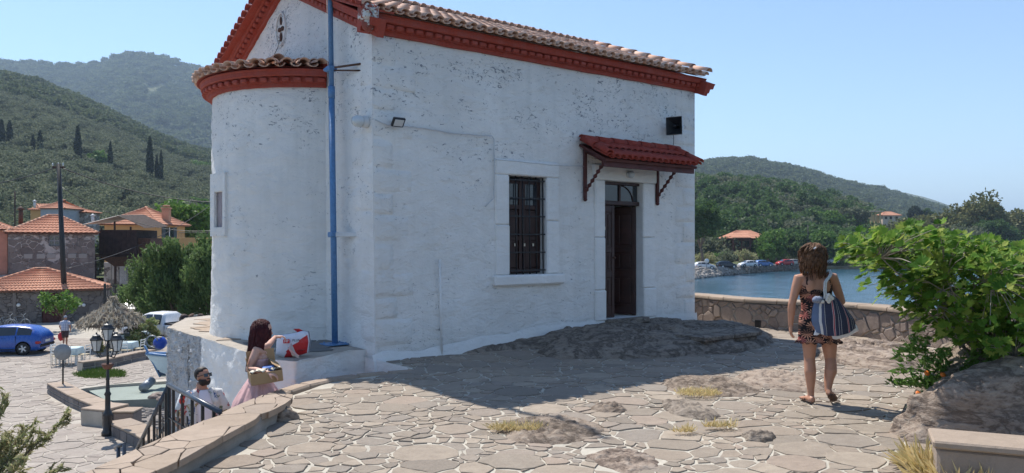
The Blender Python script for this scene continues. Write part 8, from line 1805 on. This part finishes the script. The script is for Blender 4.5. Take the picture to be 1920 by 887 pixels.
# the box she holds
cA, cB, cC = W(472, 724, 8.42), W(531, 708, 8.55), W(450, 706, 8.72); ex, ey = (cB-cA), (cC-cA); ex.z = ex.z*.5; ey.z = ey.z*.3; Lx, Ly = ex.length, ey.length; ex.normalize(); Bf = frame(cA, ex, ey)
Bz = Bf.to_3x3() @ Vector((0, 0, 1)); box = thing('cardboard_box', 'open brown cardboard box with flaps held on the woman\'s arm', 'box', cA); hB = .125
def wl2(nm, x0, x1, y0, y1, z0, z1, Mx=Bf): return MB().bbox(((x0+x1)/2, (y0+y1)/2, (z0+z1)/2), (abs(x1-x0)+.0, abs(y1-y0), abs(z1-z0)), .0015, Mx).build(nm, M['card'], box)
Ly = max(Ly, .27)
wl2('bottom', 0, Lx, 0, Ly, 0, .006); wl2('side', 0, Lx, -.003, .003, .006, hB); wl2('side', 0, Lx, Ly-.003, Ly+.003, .006, hB); wl2('side', -.003, .003, .004, Ly-.004, .006, hB); wl2('side', Lx-.003, Lx+.003, .004, Ly-.004, .006, hB)
wl2('lid_flap', .005, Lx-.02, 0, .005, 0, .17, Bf @ T(0, Ly, hB) @ RX(rad(-6))); wl2('lid_flap', 0, .12, 0, .005, 0, .12, Bf @ T(0, Ly-.02, hB) @ RZ(rad(-90)) @ RX(rad(6)))
wl2('lid_flap', 0, .005, .01, Ly-.02, 0, .12, Bf @ T(Lx, 0, hB) @ RY(rad(-52)))
for k, (x, y, ang_) in enumerate(((.06, .05, .3), (.10, .03, -.5), (.14, .06, .9), (Lx-.05, .04, .2))):
    bw = MB()
    for s in (-1, 1): bw.grid(3, 3, lambda i, j: Bf @ T(x, y, hB+.015) @ RZ(ang_) @ Vector((s*(.004+i*.016), (j-1.5)*.012*(1+i*.5), .012*math.sin(i*1.2))))
    tag(solid(bw.build('ribbon_bow', M['paper'])), ('cream bow nearest the left corner of the box', 'cream bow second from the left in the box', 'cream bow by the woman\'s forearm in the box', 'cream bow at the right end of the box')[k], 'bow')
tag(MB().bbox((Lx*.62, .13, hB+.005), (.13, .10, .05), .01, Bf).build('blue_packet', mat('blue_paper', (.10, .22, .55), .6, .1, 9, .2)), 'blue packet inside the cardboard box', 'packet')
# bags on the ledge
PB = thing('shopping_bag', 'white and red plastic shopping bag with lettering on the stone ledge', 'bag', W(548, 668, 10.25)); dB = 10.2
M['bagw'] = mat('white_plastic_film', (.66, .67, .72), .35, .08, 6, .6, 18, bdist=.02); M['bagr'] = mat('red_plastic_film', (.52, .02, .025), .35, .1, 6, .6, 18, bdist=.02)
OUT = [(519, 640), (518, 664), (534, 671), (560, 667), (578, 661), (581, 640), (578, 622), (566, 620), (553, 624), (534, 627), (522, 628)]
mb = MB(); nn = 44; oc = Vector((549, 647))
def bagb(i, j):
    t = (i % nn)/nn*len(OUT); k = int(t); fr_ = t-k; p = Vector(OUT[k % len(OUT)]).lerp(Vector(OUT[(k+1) % len(OUT)]), fr_); q = (1, .97, .8, .5, .001)[j] if j < 5 else 1; p = oc+(p-oc)*q; base = W(p.x, p.y, dB); return base+Vector((0, -.10*math.sqrt(max(0, 1-q*q))**.6+.006*fn(base, 14, 2), 0))
mb.grid(nn, 4, bagb); o = mb.build('bag_front', [M['bagw'], M['bagr']], PB)
for f in o.data.polygons:
    c = o.matrix_basis @ f.center; px = CX+c.x/c.y*F; py = HY-(c.z-H)/c.y*F
    if (py > 655-(px-540)*.75 and px > 535) and not (px > 577): f.material_index = 1
mb = MB(); mb.grid(nn, 4, lambda i, j: (lambda p: Vector((p.x, 2*dB+.04-p.y, p.z)))(bagb(nn-i, j))); mb.build('bag_back', M['bagw'], PB)
rp_ = [W(566, 622, dB-.01), W(560, 619, dB-.01), W(551, 617, dB), W(559, 623, dB-.02), W(571, 633, dB-.05)]
mb = MB(); mb.tube(rp_, [(.02, .006)]*5, 8); mb.build('bag_handle', M['bagr'], PB)
lx_ = W(537, 640, dB-.115); fr5 = Matrix.Translation(lx_) @ RX(rad(90)) @ RZ(rad(3)); MB().bbox((0, 0, 0), (.082, .050, .004), .001, fr5).build('logo_panel', M['bagr'], PB)
text('HP', .046, fr5 @ T(0, 0, .004), M['white_metal'], PB); text('PLUS', .044, fr5 @ T(.125, .006, .004), M['black_metal'], PB); text('MARKET', .030, Matrix.Translation(W(566, 657, dB-.105)) @ RX(rad(90)) @ RZ(rad(8)), mat('dark_red_ink', (.22, .01, .012), .5, .1, 5, 0), PB)
sn = thing('sandals', 'pair of strappy beige sandals lying in front of the shopping bag', 'sandals', W(552, 668, 9.95)); rr = random.Random(12)
for k, (p0_, p1_) in enumerate((((541, 652), (560, 671)), ((545, 646), (552, 668)))):
    a, c = W(*p0_, 9.98), W(*p1_, 9.92); mb = MB(); mb.tube([a, a.lerp(c, .4)+Vector((0, -.02, .01)), a.lerp(c, .8), c], [(.010, .018), (.008, .028), (.010, .030), (.008, .020)], 10); o = mb.build('sole', mat('beige_sole', (.52, .42, .36), .7, .1, 9, .2), sn); MB().tube([a+Vector((.02, -.03, .02)), a.lerp(c, .5)+Vector((-.03, -.05, .03)), c+Vector((.02, -.04, .03))], .006, 5).build('strap', M['pink'], o)
# ---- man in a checked shirt on the plaza, far away
fo_ = G(122, 650, GL); fo_.z = GL+.04; Mf_ = T(fo_) @ RZ(.15); fm2 = thing('person', 'man in cap and checked shirt walking across the plaza with a red bag', 'person', fo_); b = MB()
for s, ky in ((-1, .10), (1, -.06)): b.tube([(s*.09, 0, .85), (s*.10, ky, .47), (s*.10, ky*.5-.02, .07)], [.09, .058, .04], 10); foot(b, (s*.10, ky*.5-.08, .035), (s*.11, ky*.5+.15, .025))
b.tube([(0, 0, .82), (0, 0, 1.0), (0, 0, 1.2), (0, .02, 1.34), (0, .03, 1.42)], [(.16, .12), (.165, .14), (.18, .13), (.18, .10), (.07, .06)], 16, up=(1, 0, 0)); b.tube([(0, .03, 1.38), (0, .05, 1.46)], [.058, .055], 10)
for s, e_, w_ in ((-1, (-.27, -.02, 1.08), (-.24, .10, .87)), (1, (.27, -.02, 1.08), (.24, .08, .86))):
    S_, E_, W_ = Vector((s*.19, .01, 1.32)), Vector(e_), Vector(w_); b.cap([S_, S_.lerp(E_, .5), E_, E_.lerp(W_, .5), W_], [.056, .048, .040, .036, .026], 10); hand(b, W_, (0, .1, -1), (-s, 0, 0), 1.0, .5, side=s)
Ph, Mh = headm(b, (0, .06, 1.545), (.1, 1, -.1), Z); fused(b, 'body', M['skin'], fm2, Mf_, .011, 4)
def m_check():
    m = NT('blue_check_cotton'); s = m.node('ShaderNodeSeparateXYZ'); m.l(m.coord('pos'), s.inputs[0]); a = m.math('GREATER_THAN', m.math('FRACT', m.math('MULTIPLY', s.outputs[0], 11)), .6); c = m.math('GREATER_THAN', m.math('FRACT', m.math('MULTIPLY', s.outputs[2], 11)), .6); return m.fin(m.mix(m.math('MULTIPLY', m.math('ADD', a, c), .42), (.60, .62, .66), (.14, .19, .34)), .85, m.bump(m.noise(m.coord('pos'), 9, 3), .5, .02))
mc = m_check(); mb = MB(); tgrid(mb, smooth_rings([((0, 0, .84), .20, .165, .02), ((0, 0, 1.05), .195, .168, .02), ((0, 0, 1.22), .20, .152, .01), ((0, .02, 1.35), .19, .115, 0), ((0, .03, 1.41), .085, .075, 0)]), 30); solid(xf(mb, Mf_).build('checked_shirt', mc, fm2))
for s, e_ in ((-1, (-.25, -.01, 1.14)), (1, (.25, -.01, 1.14))): S_, E_ = Vector((s*.175, .01, 1.33)), Vector(e_); mb = MB(); mb.tube([S_, S_.lerp(E_, .5), E_], [.07, .068, .07], 12, caps=False); solid(xf(mb, Mf_).build('sleeve', mc, fm2))
for s, ky in ((-1, .10), (1, -.06)): mb = MB(); mb.tube([(s*.08, 0, .90), (s*.095, ky*.5, .66), (s*.10, ky, .46)], [.115, .102, .092], 12, caps=False); solid(xf(mb, Mf_).build('shorts', mat('dark_brown_shorts', (.07, .045, .045), .8, .2, 6, .3, 20), fm2))
mb = MB(); mb.ell(Ph(0, -.01, .045), (.088, .104, .078), 14, 8, Mh); mb.ell(Ph(0, .10, .045), (.062, .06, .010), 12, 6, Mh); xf(mb, Mf_).build('cap', mat('grey_blue_cap', (.25, .29, .34), .8, .1, 6, .2, 30), fm2)
rb = thing('red_bag', 'small red bag in the left hand of the man in the checked shirt', 'bag', fo_+Vector((-.26, .1, .3))); mb = MB(); mb.ell(fo_+Vector((-.30, .12, .50)), (.17, .08, .24), 14, 9, noise_a=.22, noise_s=5); mb.build('bag_body', M['bagr'], rb); MB().tube([fo_+Vector((-.36, .12, .68)), fo_+Vector((-.26, .13, .80)), fo_+Vector((-.22, .12, .68))], .012, 5).build('handle', M['bagr'], rb)
# ------------------------------------------------------------ the air
mb = MB(); mb.box((0, 5500, 280), (18400, 17400, 572)); hz_ = mb.build('haze', [], local=True); hz_['kind'] = 'stuff'
hm = bpy.data.materials.new('haze_air'); hm.use_nodes = True; hm.node_tree.nodes.clear()
ho_ = hm.node_tree.nodes.new('ShaderNodeOutputMaterial'); pv = hm.node_tree.nodes.new('ShaderNodeVolumePrincipled')
pv.inputs['Density'].default_value = .00017; pv.inputs['Color'].default_value = (.62, .80, 1.0, 1); pv.inputs['Anisotropy'].default_value = .1
hm.node_tree.links.new(pv.outputs[0], ho_.inputs['Volume']); hz_.data.materials.append(hm)
